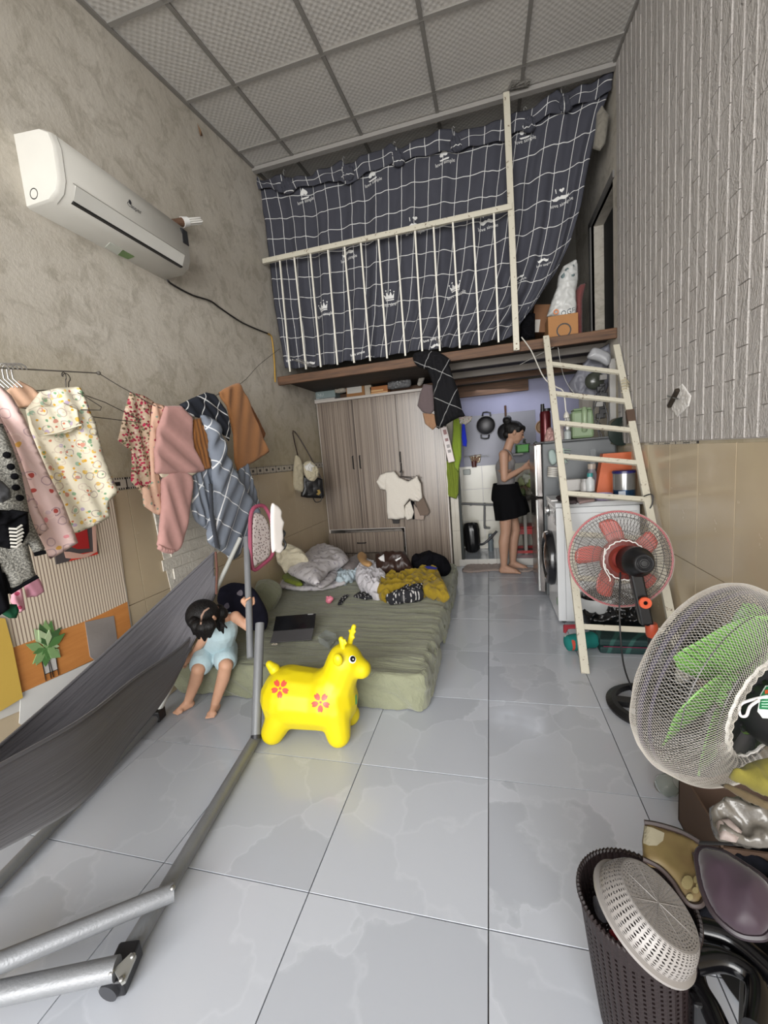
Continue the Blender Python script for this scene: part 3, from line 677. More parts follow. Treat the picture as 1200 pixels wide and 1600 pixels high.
lpt = lambda u, v, x=LX: P(u, v, x=x)
cable('clothesline', 'thin dark clothesline carrying the hangers along the left wall', [lpt(-80, 572), lpt(0, 575), lpt(60, 578), lpt(154, 583)], 0.003, M_rope, 'clothesline')
bb = B(); bb.ball(lpt(154, 583), 0.009, 10); bb.go('knot', M_rope, smooth=True, label='dark rope knot where the two clotheslines join', cat='knot')
cable('clothesline', 'twisted thin rope from the knot across the folded laundry to the loft corner', [lpt(154, 583), lpt(178, 598), lpt(203, 612), lpt(260, 640), lpt(310, 628), lpt(375, 600), P(405, 570, x=-1.72), P(437, 545, x=-1.84)], 0.0022, M_rope, 'clothesline')
def vplane(u1, v1, x1, u2, v2, x2):
    a = P(u1, v1, x=x1); b_ = P(u2, v2, x=x2); d = Vector((b_.x-a.x, b_.y-a.y, 0)).normalized(); nn = Vector((d.y, -d.x, 0))
    if nn.dot(Vector((0, 0, 0))-Vector((a.x, a.y, 0))) < 0: nn = -nn
    return Pl(a, nn)
MH = plain('#37332f', 0.4, 0.6); 
for i in range(5):
    q = lpt(2+i*7, 578, -1.6+0.0*i); bb = B(); pts = [q+Vector((0.02*math.cos(a)*1.0, 0.012*math.cos(a), 0.0+0.022*math.sin(a))) for a in [x*pi/5 for x in range(0, 6)]]
    bb.tube(pts+[q+Vector((-0.02, -0.012, -0.03)), q+Vector((0.0, 0.0, -0.06))], 0.003, 7)
    bb.go('clothes_hanger', plain('#8f8c88', 0.3, 0.7), label='steel hanger hook bunched on the clothesline, '+['leftmost', 'second from the left', 'middle', 'second from the right', 'rightmost'][i]+' of five', cat='hanger', group='bunched steel hanger hooks')
hanger('clothes_hanger', 'dark wire hanger holding the cartoon print dress', lpt(100, 588), P(130, 600, x=-1.45)-P(60, 600, x=-1.7), MH, 0.17, 0.07)
hanger('clothes_hanger', 'empty thin wire hanger sticking out right of the cartoon print dress', lpt(104, 590), (0.25, 0.75, -0.08), MH, 0.25, 0.085)
MD = cloth_pattern('cartoon_print_cotton', '#dcd5c0', [('dot', 26, 0.2, ['#8fae8c', '#d9b35e', '#c98f7c', '#b9a9c0', '#9fb7a0', '#e0d8c4'], 0.0), ('dot', 46, 0.2, ['#d9a63f', '#7a9f7a', '#c4775f', '#cfc6b2', '#d9c07a'], 3.3), ('ring', 22, 0.3, ['#b8a79a', '#a99d95', '#cdbfae'], 7.0)])
MPK = cloth_pattern('pink_cartoon_cotton', '#d9bdb8', [('ring', 20, 0.28, ['#a88c92', '#b59a9c', '#e0c9c0'], 0.0), ('dot', 18, 0.14, ['#b0504a', '#d98f94', '#c9b0b4', '#d9a85a'], 2.0)])
MGK = N('grey_bouclé_knit'.replace('é', 'e'), 0.95, 0, 0.1); v = MGK.co('UV'); MGK.col(MGK.mix(MGK.ramp(MGK.noise(v, 160, 3, 0.8), [(0.42, 0.0), (0.6, 1.0)]), '#5a5955', '#a09e96')).bump(MGK.noise(v, 150, 3), 0.6, 0.006); MGK = MGK.m
FO = lambda a=0.012, w=0.09, an=0.25, sh=0.8, sd=0: (a, w, an, sh, sd)
p1 = vplane(0, 700, -1.66, 180, 700, -1.5)
dr = puff('print_dress', Pl(p1.o+p1.n*0.0, p1.n), [(40, 640), (62, 612), (90, 606), (124, 604), (134, 618), (140, 640), (150, 660), (162, 710), (178, 752), (186, 768), (170, 784), (172, 808), (148, 822), (122, 832), (100, 836), (84, 800), (66, 760), (54, 700), (46, 668)], MD, 0.012, fold=FO(0.014, 0.075, 0.28), label='cream dress with green and yellow cartoon print on a hanger', cat='dress')
p1b = Pl(p1.o+p1.n*0.035, p1.n)
puff('dress_yoke', p1b, [(44, 640), (60, 634), (86, 636), (98, 628), (122, 640), (126, 664), (110, 676), (88, 680), (60, 682), (50, 664)], MD, 0.006, fold=FO(0.004, 0.05, 0.28), parent=dr)
bb = B(); bb.tube([p1b.to(*p1b.px(60, 682), 0.01), p1b.to(*p1b.px(90, 676), 0.014), p1b.to(*p1b.px(126, 664), 0.01)], 0.003, 6); bb.go('waistband', MD, dr)
p2 = Pl(p1.o+p1.n*0.09+p1.u*0.0, (p1.n+Vector((0.1, 0, 0))).normalized())
puff('peach_blouse', Pl(p1.o-p1.n*0.03, p1.n), [(8, 612), (30, 594), (52, 606), (74, 626), (70, 634), (42, 636), (20, 640)], cloth('#c9a58c'), 0.008, fold=FO(0.004, 0.04, 0.5), label='peach blouse half hidden behind the cartoon print dress', cat='blouse')
puff('pyjama_shirt', p2, [(-20, 600), (2, 604), (18, 618), (40, 655), (58, 700), (75, 738), (99, 785), (114, 825), (122, 848), (100, 862), (78, 874), (72, 860), (58, 838), (46, 814), (40, 780), (28, 730), (10, 680), (-20, 640)], MPK, 0.012, fold=FO(0.013, 0.07, 0.35), label='pale pink pyjama shirt with faint cartoon outlines', cat='shirt')
p2b = Pl(p2.o+p2.n*0.04, p2.n)
puff('pyjama_shirt', p2b, [(-20, 640), (0, 650), (22, 690), (36, 730), (50, 770), (62, 800), (76, 826), (62, 838), (48, 818), (44, 820), (30, 770), (10, 700), (-20, 670)], MPK, 0.01, fold=FO(0.01, 0.05, 0.35, 0.8, 4), label='pink pyjama sleeve hanging in front of the grey cardigan', cat='shirt')
p3 = Pl(p1.o+p1.n*0.17, p2.n)
cg = puff('cardigan', p3, [(-30, 660), (4, 662), (20, 700), (34, 740), (46, 800), (54, 824), (70, 856), (68, 864), (52, 864), (44, 850), (54, 892), (58, 902), (14, 926), (4, 900), (-30, 900)], MGK, 0.02, fold=FO(0.01, 0.11, 0.3), label='fuzzy grey knit cardigan with black trim hanging at the left edge', cat='cardigan')
for pts in ([(70, 862), (52, 866)], [(58, 900), (36, 912), (14, 926)], [(14, 926), (4, 900), (-4, 870)]):
    bb = B(); bb.tube([p3.to(*p3.px(*q), 0.012) for q in pts], 0.007, 8); bb.go('black_trim', M_blackcloth, cg, True)
bb = B()
for i, (u, v_) in enumerate([(8, 712), (14, 730), (20, 745), (22, 762), (28, 778)]): bb.ball(p3.to(*p3.px(u, v_), 0.03), 0.011, 8)
bb.go('black_motif', M_blackcloth, cg, True)
p4 = Pl(p3.o+p3.n*0.06, p3.n)
hb = thing('black_shoulder_bag', 'black bag with white striped flap hanging over the grey cardigan', 'bag', p4.to(*p4.px(22, 810)))
puff('bag_body', p4, [(-20, 795), (20, 798), (44, 800), (46, 830), (36, 848), (14, 858), (-20, 850)], M_blackcloth, 0.03, nse=(0.01, 0.06), parent=hb)
puff('bag_flap', Pl(p4.o+p4.n*0.03, p4.n), [(-20, 792), (0, 800), (20, 796), (46, 800), (30, 808), (10, 820), (-20, 822)], M_blackcloth, 0.01, nse=(0.01, 0.05), parent=hb)
for i in range(6):
    bb = B(); y_ = 824+i*5.5; pts = [p4.to(*p4.px(10+i*0.6, y_+1), 0.036), p4.to(*p4.px(22, y_+1.5), 0.040), p4.to(*p4.px(33-abs(i-2)*1.2, y_-4), 0.034)]; bb.tube(pts, 0.0035, 6); bb.go('white_stripe', plain('#b9b6ae', 0.8), hb)
puff('dark_garment', Pl(p4.o+p4.n*0.03, p4.n), [(-20, 740), (4, 752), (16, 764), (18, 778), (4, 786), (-20, 782)], cloth('#3a3a3c'), 0.02, nse=(0.008, 0.04), label='dark grey strap bundle at the left edge above the black bag', cat='garment')
puff('pink_flower_garment', Pl(p1.o+p1.n*0.1, p1.n), [(18, 925), (34, 918), (38, 940), (40, 952), (30, 958), (16, 940)], cloth_pattern('pink_flowers', '#d99fae', [('dot', 40, 0.3, ['#f0d0d6', '#b54a68', '#c97088'], 0.0)]), 0.012, fold=FO(0.006, 0.03, 0.3), label='pink flowered garment end below the grey cardigan', cat='garment')
puff('pink_garment', Pl(p1.o+p1.n*0.08, p1.n), [(36, 910), (58, 900), (64, 908), (70, 924), (58, 932), (42, 934)], cloth('#c48b9c'), 0.012, fold=FO(0.006, 0.04, 0.3), label='plain pink garment end below the grey cardigan', cat='garment')
puff('black_garment', Pl(p3.o+p3.n*0.03, p3.n), [(-30, 860), (0, 880), (12, 925), (16, 950), (0, 962), (-30, 960)], M_blackcloth, 0.012, fold=FO(0.008, 0.05, 0.2), label='black garment hanging at the left edge below the cardigan', cat='garment')
puff('green_garment', Pl(p3.o+p3.n*0.0, p3.n), [(-20, 950), (8, 944), (26, 944), (30, 954), (26, 966), (14, 966), (0, 958), (-20, 966)], cloth('#1f4a35'), 0.012, fold=FO(0.005, 0.03, 0.3), label='dark green cloth end hanging below the black garment', cat='garment')
# second group of laundry on the rope
q1 = vplane(190, 700, -1.64, 420, 700, -1.58)
MFL = cloth_pattern('red_floral_print', '#c9b39b', [('dot', 70, 0.42, ['#8d2c3c', '#a8495a', '#6d5a48', '#c7a894', '#b03a52'], 0.0), ('dot', 45, 0.25, ['#c2345a', '#9b3144', '#d8c4b4', '#7d8060'], 2.2)])
puff('floral_blouse', q1, [(203, 612), (225, 618), (240, 627), (236, 650), (236, 700), (238, 745), (240, 768), (222, 772), (204, 752), (206, 706), (184, 688), (192, 650)], MFL, 0.01, fold=FO(0.008, 0.08, 0.1), label='red floral blouse folded over the clothesline', cat='blouse')
q2 = Pl(q1.o+q1.n*0.02, q1.n)
MPF = cloth_pattern('peach_floral', '#d3ad97', [('dot', 28, 0.16, ['#7d5560', '#8f9a8a', '#a84a58'], 0.0)])
puff('peach_floral_trousers', q2, [(238, 628), (258, 634), (250, 680), (248, 730), (253, 770), (252, 806), (240, 802), (224, 790), (222, 758), (236, 762), (233, 690)], MPF, 0.01, fold=FO(0.006, 0.05, 0.1), label='peach small-flowered trousers hanging beside the red floral blouse', cat='trousers')
q3 = Pl(q1.o+q1.n*0.045, q1.n)
MPJ = cloth('#b98e88', bump=0.15, wv=300); 
pj = thing('pink_jacket', 'dusty pink child jacket draped over the clothesline with one sleeve down', 'jacket', q3.to(*q3.px(270, 700)))
puff('jacket_body', q3, [(258, 634), (282, 634), (300, 652), (302, 700), (318, 728), (320, 736), (300, 740), (258, 742), (242, 740), (241, 706), (246, 668)], MPJ, 0.016, fold=FO(0.007, 0.11, 0.9), parent=pj)
puff('sleeve', Pl(q3.o-q3.n*0.005, q3.n), [(256, 742), (298, 742), (297, 790), (290, 830), (280, 858), (268, 863), (250, 856), (246, 850), (252, 800)], MPJ, 0.022, fold=FO(0.005, 0.09, 0.2), smooth_out=True, parent=pj)
puff('cream_lining', Pl(q3.o-q3.n*0.002, q3.n), [(246, 738), (318, 732), (300, 744), (276, 750), (252, 746)], cloth('#d6cab4'), 0.008, parent=pj)
puff('cuff', Pl(q3.o+q3.n*0.004, q3.n), [(248, 850), (258, 854), (272, 858), (270, 866), (256, 864), (246, 858)], MPJ, 0.016, fold=FO(0.004, 0.015, 0), parent=pj)
puff('cream_garment', q2, [(284, 634), (294, 636), (304, 652), (302, 690), (298, 668)], cloth('#d8cfb6'), 0.006, label='cream shirt collar peeking out beside the pink jacket', cat='shirt')
MNV = plaid('navy_plaid', '#2b2e36', '#d0d0d0', 0.11, 0.13, 0.006, 0.4)
puff('navy_plaid_cloth', q3, [(280, 632), (300, 622), (322, 613), (335, 616), (352, 640), (360, 665), (358, 690), (340, 670), (318, 655), (298, 650)], MNV, 0.014, fold=FO(0.006, 0.07, 0.8), label='dark navy checked cloth thrown over the clothesline', cat='cloth')
MBR = cloth('#8a5a30'); MBR2 = cloth('#a17048')
puff('brown_shorts', q3, [(302, 655), (316, 652), (324, 670), (326, 700), (330, 732), (320, 734), (312, 722), (300, 718)], MBR, 0.008, fold=FO(0.004, 0.03, 0.1), label='small dark brown shorts with a button between the pink jacket and checked sheet', cat='shorts')
bb = B(); bb.lathe([(0.0, 0.012), (0.012, 0.012), (0.013, 0.006), (0.012, 0)], q3.to(*q3.px(316, 662)), q3.n, 14); bb.go('button', plain('#2c2018', 0.4), bpy.data.objects['brown_shorts'])
puff('tan_shorts', Pl(q1.o+q1.n*0.01, q1.n), [(341, 614), (352, 606), (368, 599), (374, 598), (386, 620), (398, 650), (414, 690), (421, 706), (400, 720), (371, 736), (366, 720), (364, 680), (356, 640)], MBR2, 0.012, fold=FO(0.007, 0.12, -0.35), label='tan cotton shorts at the right end of the clothesline', cat='shorts')
puff('rust_garment', Pl(q1.o-q1.n*0.02, q1.n), [(374, 604), (386, 622), (404, 655), (415, 678), (412, 686), (396, 660)], cloth('#7a4a28'), 0.008, label='rust brown hem showing behind the tan shorts', cat='garment')
MGP = plaid('grey_blue_plaid', '#6f7682', '#d6d8da', 0.135, 0.15, 0.006, 0.62, base2='#7f8691')
gs = thing('checked_sheet', 'grey blue checked sheet bunched and hanging from the clothesline', 'sheet', q3.to(*q3.px(350, 760)))
q4 = Pl(q1.o+q1.n*0.075, q1.n)
puff('sheet_front', q4, [(312, 648), (330, 652), (344, 668), (352, 700), (364, 730), (378, 756), (396, 785), (404, 800), (398, 822), (380, 850), (374, 868), (360, 876), (352, 866), (330, 852), (322, 835), (330, 810), (334, 770), (332, 740), (326, 690), (318, 660)], MGP, 0.03, fold=FO(0.016, 0.1, -0.75, 0.7), parent=gs, smooth_out=True, k=3)
puff('sheet_back', Pl(q1.o+q1.n*0.02, q1.n), [(300, 738), (330, 730), (336, 800), (334, 830), (312, 820), (300, 800), (302, 770)], MGP, 0.02, fold=FO(0.01, 0.045, 0.1, 0.8), parent=gs, smooth_out=True)
puff('sheet_corner', Pl(q1.o+q1.n*0.01, q1.n), [(372, 732), (386, 722), (395, 750), (406, 790), (402, 806), (388, 790), (378, 770)], MGP, 0.012, fold=FO(0.008, 0.05, -0.3), parent=gs)
puff('dark_binding', Pl(q4.o+q4.n*0.03, q4.n), [(326, 756), (332, 756), (334, 800), (342, 850), (344, 858), (336, 856), (328, 810)], cloth('#3b3e45'), 0.008, parent=gs)
# ================================================================== LOFT CURTAIN AND RAILING
def bez(pts):
    L = [0]
    for a, b_ in zip(pts, pts[1:]): L.append(L[-1]+math.hypot(b_[0]-a[0], b_[1]-a[1]))
    def f(t):
        s_ = t*L[-1]
        for i in range(len(pts)-1):
            if s_ <= L[i+1]+1e-9:
                k_ = (s_-L[i])/(L[i+1]-L[i]+1e-9); return (pts[i][0]+(pts[i+1][0]-pts[i][0])*k_, pts[i][1]+(pts[i+1][1]-pts[i][1])*k_)
        return pts[-1]
    return f
def coons(name, top, bot, lef, rig, pl, m, nu, nv, depth, width, height, parent=None, th=0.002, **kw):
    T, Bo, Lf, R_ = [bez([pl.px(*q) for q in s_]) for s_ in (top, bot, lef, rig)]
    vs = []; uv = []
    for j in range(nv+1):
        for i in range(nu+1):
            u, v_ = i/nu, j/nv
            a = T(u); b_ = Bo(u); c_ = Lf(v_); d_ = R_(v_)
            P00, P10, P01, P11 = T(0), T(1), Bo(0), Bo(1)
            q = [(1-v_)*a[k_]+v_*b_[k_]+(1-u)*c_[k_]+u*d_[k_]-((1-u)*(1-v_)*P00[k_]+u*(1-v_)*P10[k_]+(1-u)*v_*P01[k_]+u*v_*P11[k_]) for k_ in (0, 1)]
            vs.append(pl.to(q[0], q[1], depth(u, v_))); uv.append((u*width, v_*height))
    fs = [(j*(nu+1)+i, (j+1)*(nu+1)+i, (j+1)*(nu+1)+i+1, j*(nu+1)+i+1) for j in range(nv) for i in range(nu)]
    o = link(name, vs, fs, m, parent, True, uv); s_ = o.modifiers.new('thickness', 'SOLIDIFY'); s_.thickness = th; return setp(o, **kw)
MCU = plaid('charcoal_plaid_curtain', '#3b3c44', '#c9c9c8', 0.142, 0.175, 0.0055, 0.0, base2='#44454d')
cu = thing('loft_curtain', 'charcoal curtain with white checks screening the loft', 'curtain', (-0.4, 3.54, 2.1))
def cdep(u, v):
    g_ = 0.35+0.65*v if u < 0.8 else 0.5+0.8*v
    return g_*(0.022*math.sin(u*66+2.5*nz(u*9, v*1.5, 1)+v*1.5)+0.012*math.sin(u*140+3*nz(u*20, v*2, 4)))+0.03*nz(u*6, v*3, 8)+0.01*nz(u*25, v*12, 2)
PC = PY(3.64)
ctop = [(404, 296), (445, 290), (480, 288), (535, 268), (575, 258), (617, 240), (680, 222), (725, 218), (787, 204), (810, 190), (880, 156), (920, 146), (955, 134)]
cbot = [(447, 576), (500, 572), (560, 562), (620, 553), (680, 545), (740, 538), (790, 530), (806, 522), (812, 500)]
clef = [(404, 296), (415, 350), (422, 410), (430, 480), (440, 540), (447, 576)]
crig = [(955, 134), (942, 170), (925, 235), (908, 320), (890, 380), (868, 425), (842, 462), (820, 486), (812, 500)]
cs = coons('curtain_cloth', ctop, cbot, clef, crig, PC, MCU, 260, 70, cdep, 3.55, 1.6, cu)
def rdep(u, v): return 0.035+0.012*math.sin(u*90+3*nz(u*15, v, 3))+0.012*nz(u*30, v*4, 6)+0.012*math.sin(v*3)
rtop = [(400, 272), (410, 285), (445, 277), (452, 284), (490, 276), (535, 254), (542, 262), (575, 245), (613, 230), (625, 236), (680, 211), (706, 205), (716, 212), (787, 191), (805, 178), (822, 180), (870, 146), (876, 152), (920, 136), (957, 112)]
rbot = [(405, 302), (425, 296), (440, 306), (456, 304), (470, 297), (530, 286), (545, 292), (575, 274), (606, 262), (620, 258), (680, 244), (724, 240), (735, 234), (787, 225), (806, 212), (820, 208), (850, 188), (884, 178), (896, 172), (930, 160), (952, 150)]
coons('ruffle', rtop, rbot, [(400, 272), (405, 302)], [(957, 112), (952, 150)], PC, MCU, 260, 10, rdep, 3.6, 0.17, cu)
for u, v_ in [(450, 288), (543, 268), (622, 245), (714, 222), (826, 192), (884, 160)]:
    puff('gathered_knot', Pl((0, 3.61, 0), (0, -1, 0)), [(u-7, v_-8), (u+6, v_-10), (u+11, v_+2), (u+8, v_+13), (u-4, v_+16), (u-12, v_+6)], MCU, 0.03, fold=(0.008, 0.03, 0.2), nse=(0.008, 0.03, u), parent=cu, smooth_out=True, k=2)
    bb = B(); q = P(u-5, v_-8, y=3.61); bb.tube([q, q+Vector((-0.01, 0, 0.06)), q+Vector((0.0, 0.0, 0.075)), q+Vector((0.01, 0, 0.06))], 0.002, 5); bb.go('wire_tie', plain('#9a9a98', 0.5), cu)
# prints on the curtain
ctg = bvh(cs); MPR = plain('#d4d4d2', 0.8); PP = PY(3.3)
def cprint(kind, u, v_, s=1.0, rot=0.12):
    a0, b0 = PY(3.6).px(u, v_); ca, sa = math.cos(rot), math.sin(rot)
    # convert to the print plane (same x, z since both planes are y=const)
    T_ = lambda x, y: (a0+(x*ca-y*sa)*s, b0+(x*sa+y*ca)*s)
    polys = []
    if kind == 'crown':
        polys.append([T_(*q) for q in [(-0.035, 0), (-0.045, 0.04), (-0.025, 0.02), (-0.018, 0.055), (0, 0.022), (0.018, 0.055), (0.025, 0.02), (0.045, 0.04), (0.035, 0)]])
        polys.append([T_(*q) for q in [(-0.033, -0.014), (-0.034, -0.005), (0.034, -0.005), (0.033, -0.014)]])
        for cx, cy in ((-0.045, 0.05), (-0.018, 0.066), (0.018, 0.066), (0.045, 0.05)): polys.append([T_(cx+0.006*math.cos(i), cy+0.006*math.sin(i)) for i in range(6)])
    if kind in ('tash', 'heart'):
        polys.append([T_(*q) for q in [(0, 0.012), (0.012, 0.02), (0.03, 0.012), (0.05, 0.004), (0.06, 0.012), (0.052, -0.012), (0.03, -0.016), (0.01, -0.006), (0, -0.002), (-0.01, -0.006), (-0.03, -0.016), (-0.052, -0.012), (-0.06, 0.012), (-0.05, 0.004), (-0.03, 0.012), (-0.012, 0.02)]])
    if kind == 'heart':
        polys.append([T_(0.02+0.017*math.sin(t)**3*1.1, 0.055+0.017*(13*math.cos(t)-5*math.cos(2*t)-2*math.cos(3*t)-math.cos(4*t))/16) for t in [i*pi/7 for i in range(14)]])
        polys.append([T_(*q) for q in [(-0.026, 0.04), (-0.026, 0.072), (-0.02, 0.072), (-0.02, 0.04)]])
    if kind == 'spade':
        polys.append([T_(0.03*math.sin(t)**3*1.1, -0.03*(13*math.cos(t)-5*math.cos(2*t)-2*math.cos(3*t)-math.cos(4*t))/16+0.02) for t in [i*pi/8 for i in range(16)]])
        polys.append([T_(*q) for q in [(-0.03, -0.03), (0.03, -0.03), (0.04, -0.018), (-0.04, -0.018)]])
    o = decal(kind+'_print', polys, PP, ctg, MPR, cu, off=0.004, cell=0.012)
    lettering('lettering', 'love simple', 0.038*s, PP, T_(0, -0.045), MPR, cu, rot=rot, off=0.004, target=ctg, sx=0.9)
for a in [('crown', 504, 482), ('crown', 607, 464), ('crown', 711, 449), ('heart', 646, 351), ('heart', 761, 342), ('heart', 877, 304), ('tash', 541, 392), ('tash', 574, 558, 0.8), ('tash', 680, 538, 0.8), ('tash', 480, 566, 0.8), ('spade', 472, 300), ('spade', 580, 272), ('spade', 693, 240), ('spade', 820, 203), ('tash', 850, 402, 0.7), ('tash', 812, 430, 0.6)]: cprint(*a)
# railing
rl = thing('loft_railing', 'white steel railing with thin balusters in front of the loft curtain', 'railing', (-0.8, 3.5, 2.0))
RY = 3.50
bb = B(); bb.bar(P(411, 409, y=RY), P(800, 323, y=RY), 0.03, 0.04, (0, 0, 1), 0.003); bb.go('top_rail', M_creammetal, rl)
tops = [(115, 655), (160, 645), (210, 632), (265, 622), (317, 612), (368, 600), (423, 588), (480, 575), (537, 562), (595, 550), (655, 535), (718, 520), (783, 505)]
bots = [(147, 1002), (197, 994), (243, 987), (295, 980), (347, 974), (397, 968), (450, 960), (507, 952), (560, 943), (615, 937), (677, 928), (738, 919), (798, 910)]
for t_, b_ in zip(tops, bots):
    bb = B(); bb.bar(P(380+t_[0]/2, 80+t_[1]/2, y=RY), P(380+b_[0]/2, 80+b_[1]/2, y=RY+0.03), 0.013, 0.013, (0, 1, 0)); bb.go('baluster', plain('#d2cfc4', 0.45), rl)
pst = thing('loft_post', 'tall cream steel post running from the ceiling to the loft edge', 'post', P(806, 545, y=RY))
bb = B(); bb.bar(P(807, 548, y=RY+0.02), P(791, 146, y=RY+0.02), 0.045, 0.035, (0, 1, 0), 0.002); bb.go('shaft', M_creammetal, pst)
for v_ in (537, 545): bb = B(); q = P(807, v_, y=RY); bb.lathe([(0.006, 0), (0.005, 0.004), (0.001, 0.005)], q, (0, -1, 0), 10); bb.go('bolt', plain('#7b6d5c', 0.5, 0.5), pst)
puff('cement_patch', Pl((0, 3.5, ZC(3.5)-0.01), (0, -0.05, -1), (0, 1, 0)), [(793, 140), (800, 125), (815, 126), (830, 124), (826, 135), (806, 138)], plain('#6a6762', 0.9, bump=0.5), 0.008, nse=(0.008, 0.02), label='rough cement patch where the post meets the ceiling', cat='cement patch')
# things on the loft
bx = thing('cardboard_box', 'brown cardboard box with round black print on the loft edge', 'box', P(878, 520, y=3.75))
def cbox(t, px0, px1, y, dep, m, rot=0, name='box_body', bev=0.004):
    a = P(*px0, y=y); c_ = P(*px1, y=y); lo = (min(a.x, c_.x), y, min(a.z, c_.z)); hi = (max(a.x, c_.x), y+dep, max(a.z, c_.z)); bb = B(); bb.box(lo, hi, bev); return bb.go(name, m, t), lo, hi
MCB = plain('#9a6d42', 0.8, name='cardboard')
o, lo, hi = cbox(bx, (856, 495), (904, 521), 3.66, 0.25, MCB)
pb_ = Pl((0, lo[1], 0), (0, -1, 0)); bb = B(); bb.lathe([(0.045, 0.001), (0.055, 0.001), (0.055, 0.0002), (0.045, 0.0002)], P(881, 516, y=lo[1]-0.002), (0, -1, 0), 20, closed=True); bb.go('round_print', M_black, bx)
bx2 = thing('cardboard_box', 'open brown cardboard box leaning behind the curtain edge', 'box', P(840, 520, y=3.8))
bb = B(); M_ = Matrix.Translation(P(846, 500, y=3.85)) @ Matrix.Rotation(0.15, 4, 'Y'); bb.box((-0.07, -0.01, -0.1), (0.07, 0.2, 0.12), 0.003, M_); bb.go('box_body', plain('#6d4a2e', 0.8), bx2)
bb = B(); bb.box((-0.05, -0.014, -0.1), (-0.01, -0.0105, 0.0), 0, M_); bb.go('paper_label', plain('#b5b1aa', 0.7), bx2)
sk = thing('plastic_sack', 'white plastic sack with OGE lettering standing in the cardboard box', 'sack', P(880, 495, y=3.74))
pls = PY(3.72); so = puff('sack_body', pls, [(854, 495), (862, 470), (870, 450), (872, 432), (880, 416), (900, 405), (903, 412), (904, 436), (900, 455), (901, 480), (900, 497)], plain('#b9bab8', 0.4, bump=0.3, scale=30), 0.06, nse=(0.014, 0.08), parent=sk)
lettering('sack_lettering', 'OGE', 0.05, pls, pls.px(886, 490), plain('#33414a', 0.5), sk, rot=0.1, target=bvh(so), off=0.003)
bb = B(); bb.lathe([(0.012, 0.001), (0.02, 0.001), (0.02, 0.0), (0.012, 0.0)], pls.to(*pls.px(867, 491), 0.06), (0, -1, 0), 14, closed=True); bb.go('orange_logo', plain('#c0703a', 0.5), sk)
puff('teal_sack_label', Pl(pls.o+pls.n*0.04, pls.n), [(876, 432), (884, 420), (897, 412), (898, 430), (890, 440), (880, 442)], plain('#5a6a6c', 0.5), 0.01, nse=(0.005, 0.02), parent=sk)
puff('red_cloth_bundle', PY(3.78), [(898, 455), (906, 445), (916, 442), (914, 450), (910, 470), (910, 500), (910, 528), (897, 530)], cloth('#6b3d3c'), 0.04, nse=(0.01, 0.05), label='dull red cloth bundle behind the white sack on the loft', cat='cloth')
puff('black_bundle', PY(3.7), [(812, 531), (814, 500), (824, 488), (836, 490), (836, 529)], M_blackcloth, 0.05, nse=(0.015, 0.06), label='black bundle at the curtain edge on the loft', cat='bundle')
puff('hanging_bag', PY(3.62), [(932, 178), (940, 165), (952, 182), (946, 225), (938, 236), (926, 232), (930, 205)], cloth('#77736a'), 0.04, nse=(0.01, 0.06), label='beige bag hanging at the top right corner of the loft', cat='bag')
# ================================================================== MATTRESS AND WHAT LIES ON IT
n = N('olive_bed_sheet', 0.8, 0, 0.25); v = n.co('Object'); n.col(n.mix(n.noise(v, 3, 3), '#747660', '#80826c')).bump(n.noise(n.co('Object', (6, 40, 6)), 1.0, 4, 0.6, 0.8), 0.6, 0.03); n.b.inputs['Sheen Weight'].default_value = 0.3; MSH = n.m
BZ = 0.2; BX0, BX1, BY0, BY1 = -1.825, -0.36, 1.84, 3.86
mt = thing('mattress', 'thick olive green sheeted mattress lying on the floor', 'mattress', ((BX0+BX1)/2, 2.85, 0))
# fitted sheet: rounded box with creases
def sheet_box():
    nx, ny, nzz = 110, 200, 14; vs = []; idx = {}; fs = []
    def sf(x, y, z, nrm):
        # wrinkles: long creases running across the bed near the right side, vertical ones on the front
        a = 0.009*(1-abs(nz(x*1.3, y*15, 2))*3.2)*(0.25+0.75*max(0, min(1, (x+1.3)/0.8)))+0.006*nz(x*5, y*9, 5)
        if nrm == 'f' or nrm == 's': a = 0.014*(1-abs(nz(x*8+z*9, y*8+z*7, 7))*3)+0.012*math.sin(z/BZ*pi)
        return a
    r = 0.035
    def put(x, y, z):
        # round the box corners
        cx = min(max(x, BX0+r), BX1-r); cy = min(max(y, BY0+r), BY1-r); cz = min(max(z, 0.02), BZ-r)
        d = Vector((x-cx, y-cy, z-cz)); L = d.length
        p = Vector((cx, cy, cz))+(d/L*r if L > 1e-6 else d)
        nr = d/L if L > 1e-6 else Vector((0, 0, 1))
        kind = 't' if nr.z > 0.75 else ('f' if abs(nr.y) > abs(nr.x) else 's')
        p += nr*sf(x, y, z, kind); p.z = max(p.z, 0.004)
        key = (round(x, 4), round(y, 4), round(z, 4))
        if key not in idx: idx[key] = len(vs); vs.append(p)
        return idx[key]
    def grid(fn, na, nb):
        for i in range(na):
            for j in range(nb): fs.append((fn(i, j), fn(i+1, j), fn(i+1, j+1), fn(i, j+1)))
    X_ = lambda i: BX0+(BX1-BX0)*i/nx
    Y_ = lambda j: BY0+(BY1-BY0)*j/ny
    Z_ = lambda k: 0.004+(BZ-0.004)*k/nzz
    grid(lambda i, j: put(X_(i), Y_(j), BZ), nx, ny)
    grid(lambda i, k: put(X_(i), BY0, Z_(k)), nx, nzz); grid(lambda k, i: put(X_(i), BY1, Z_(k)), nzz, nx)
    grid(lambda k, j: put(BX0, Y_(j), Z_(k)), nzz, ny); grid(lambda j, k: put(BX1, Y_(j), Z_(k)), ny, nzz)
    return vs, fs
vs, fs = sheet_box(); shb = link('fitted_sheet', vs, fs, MSH, mt, True)
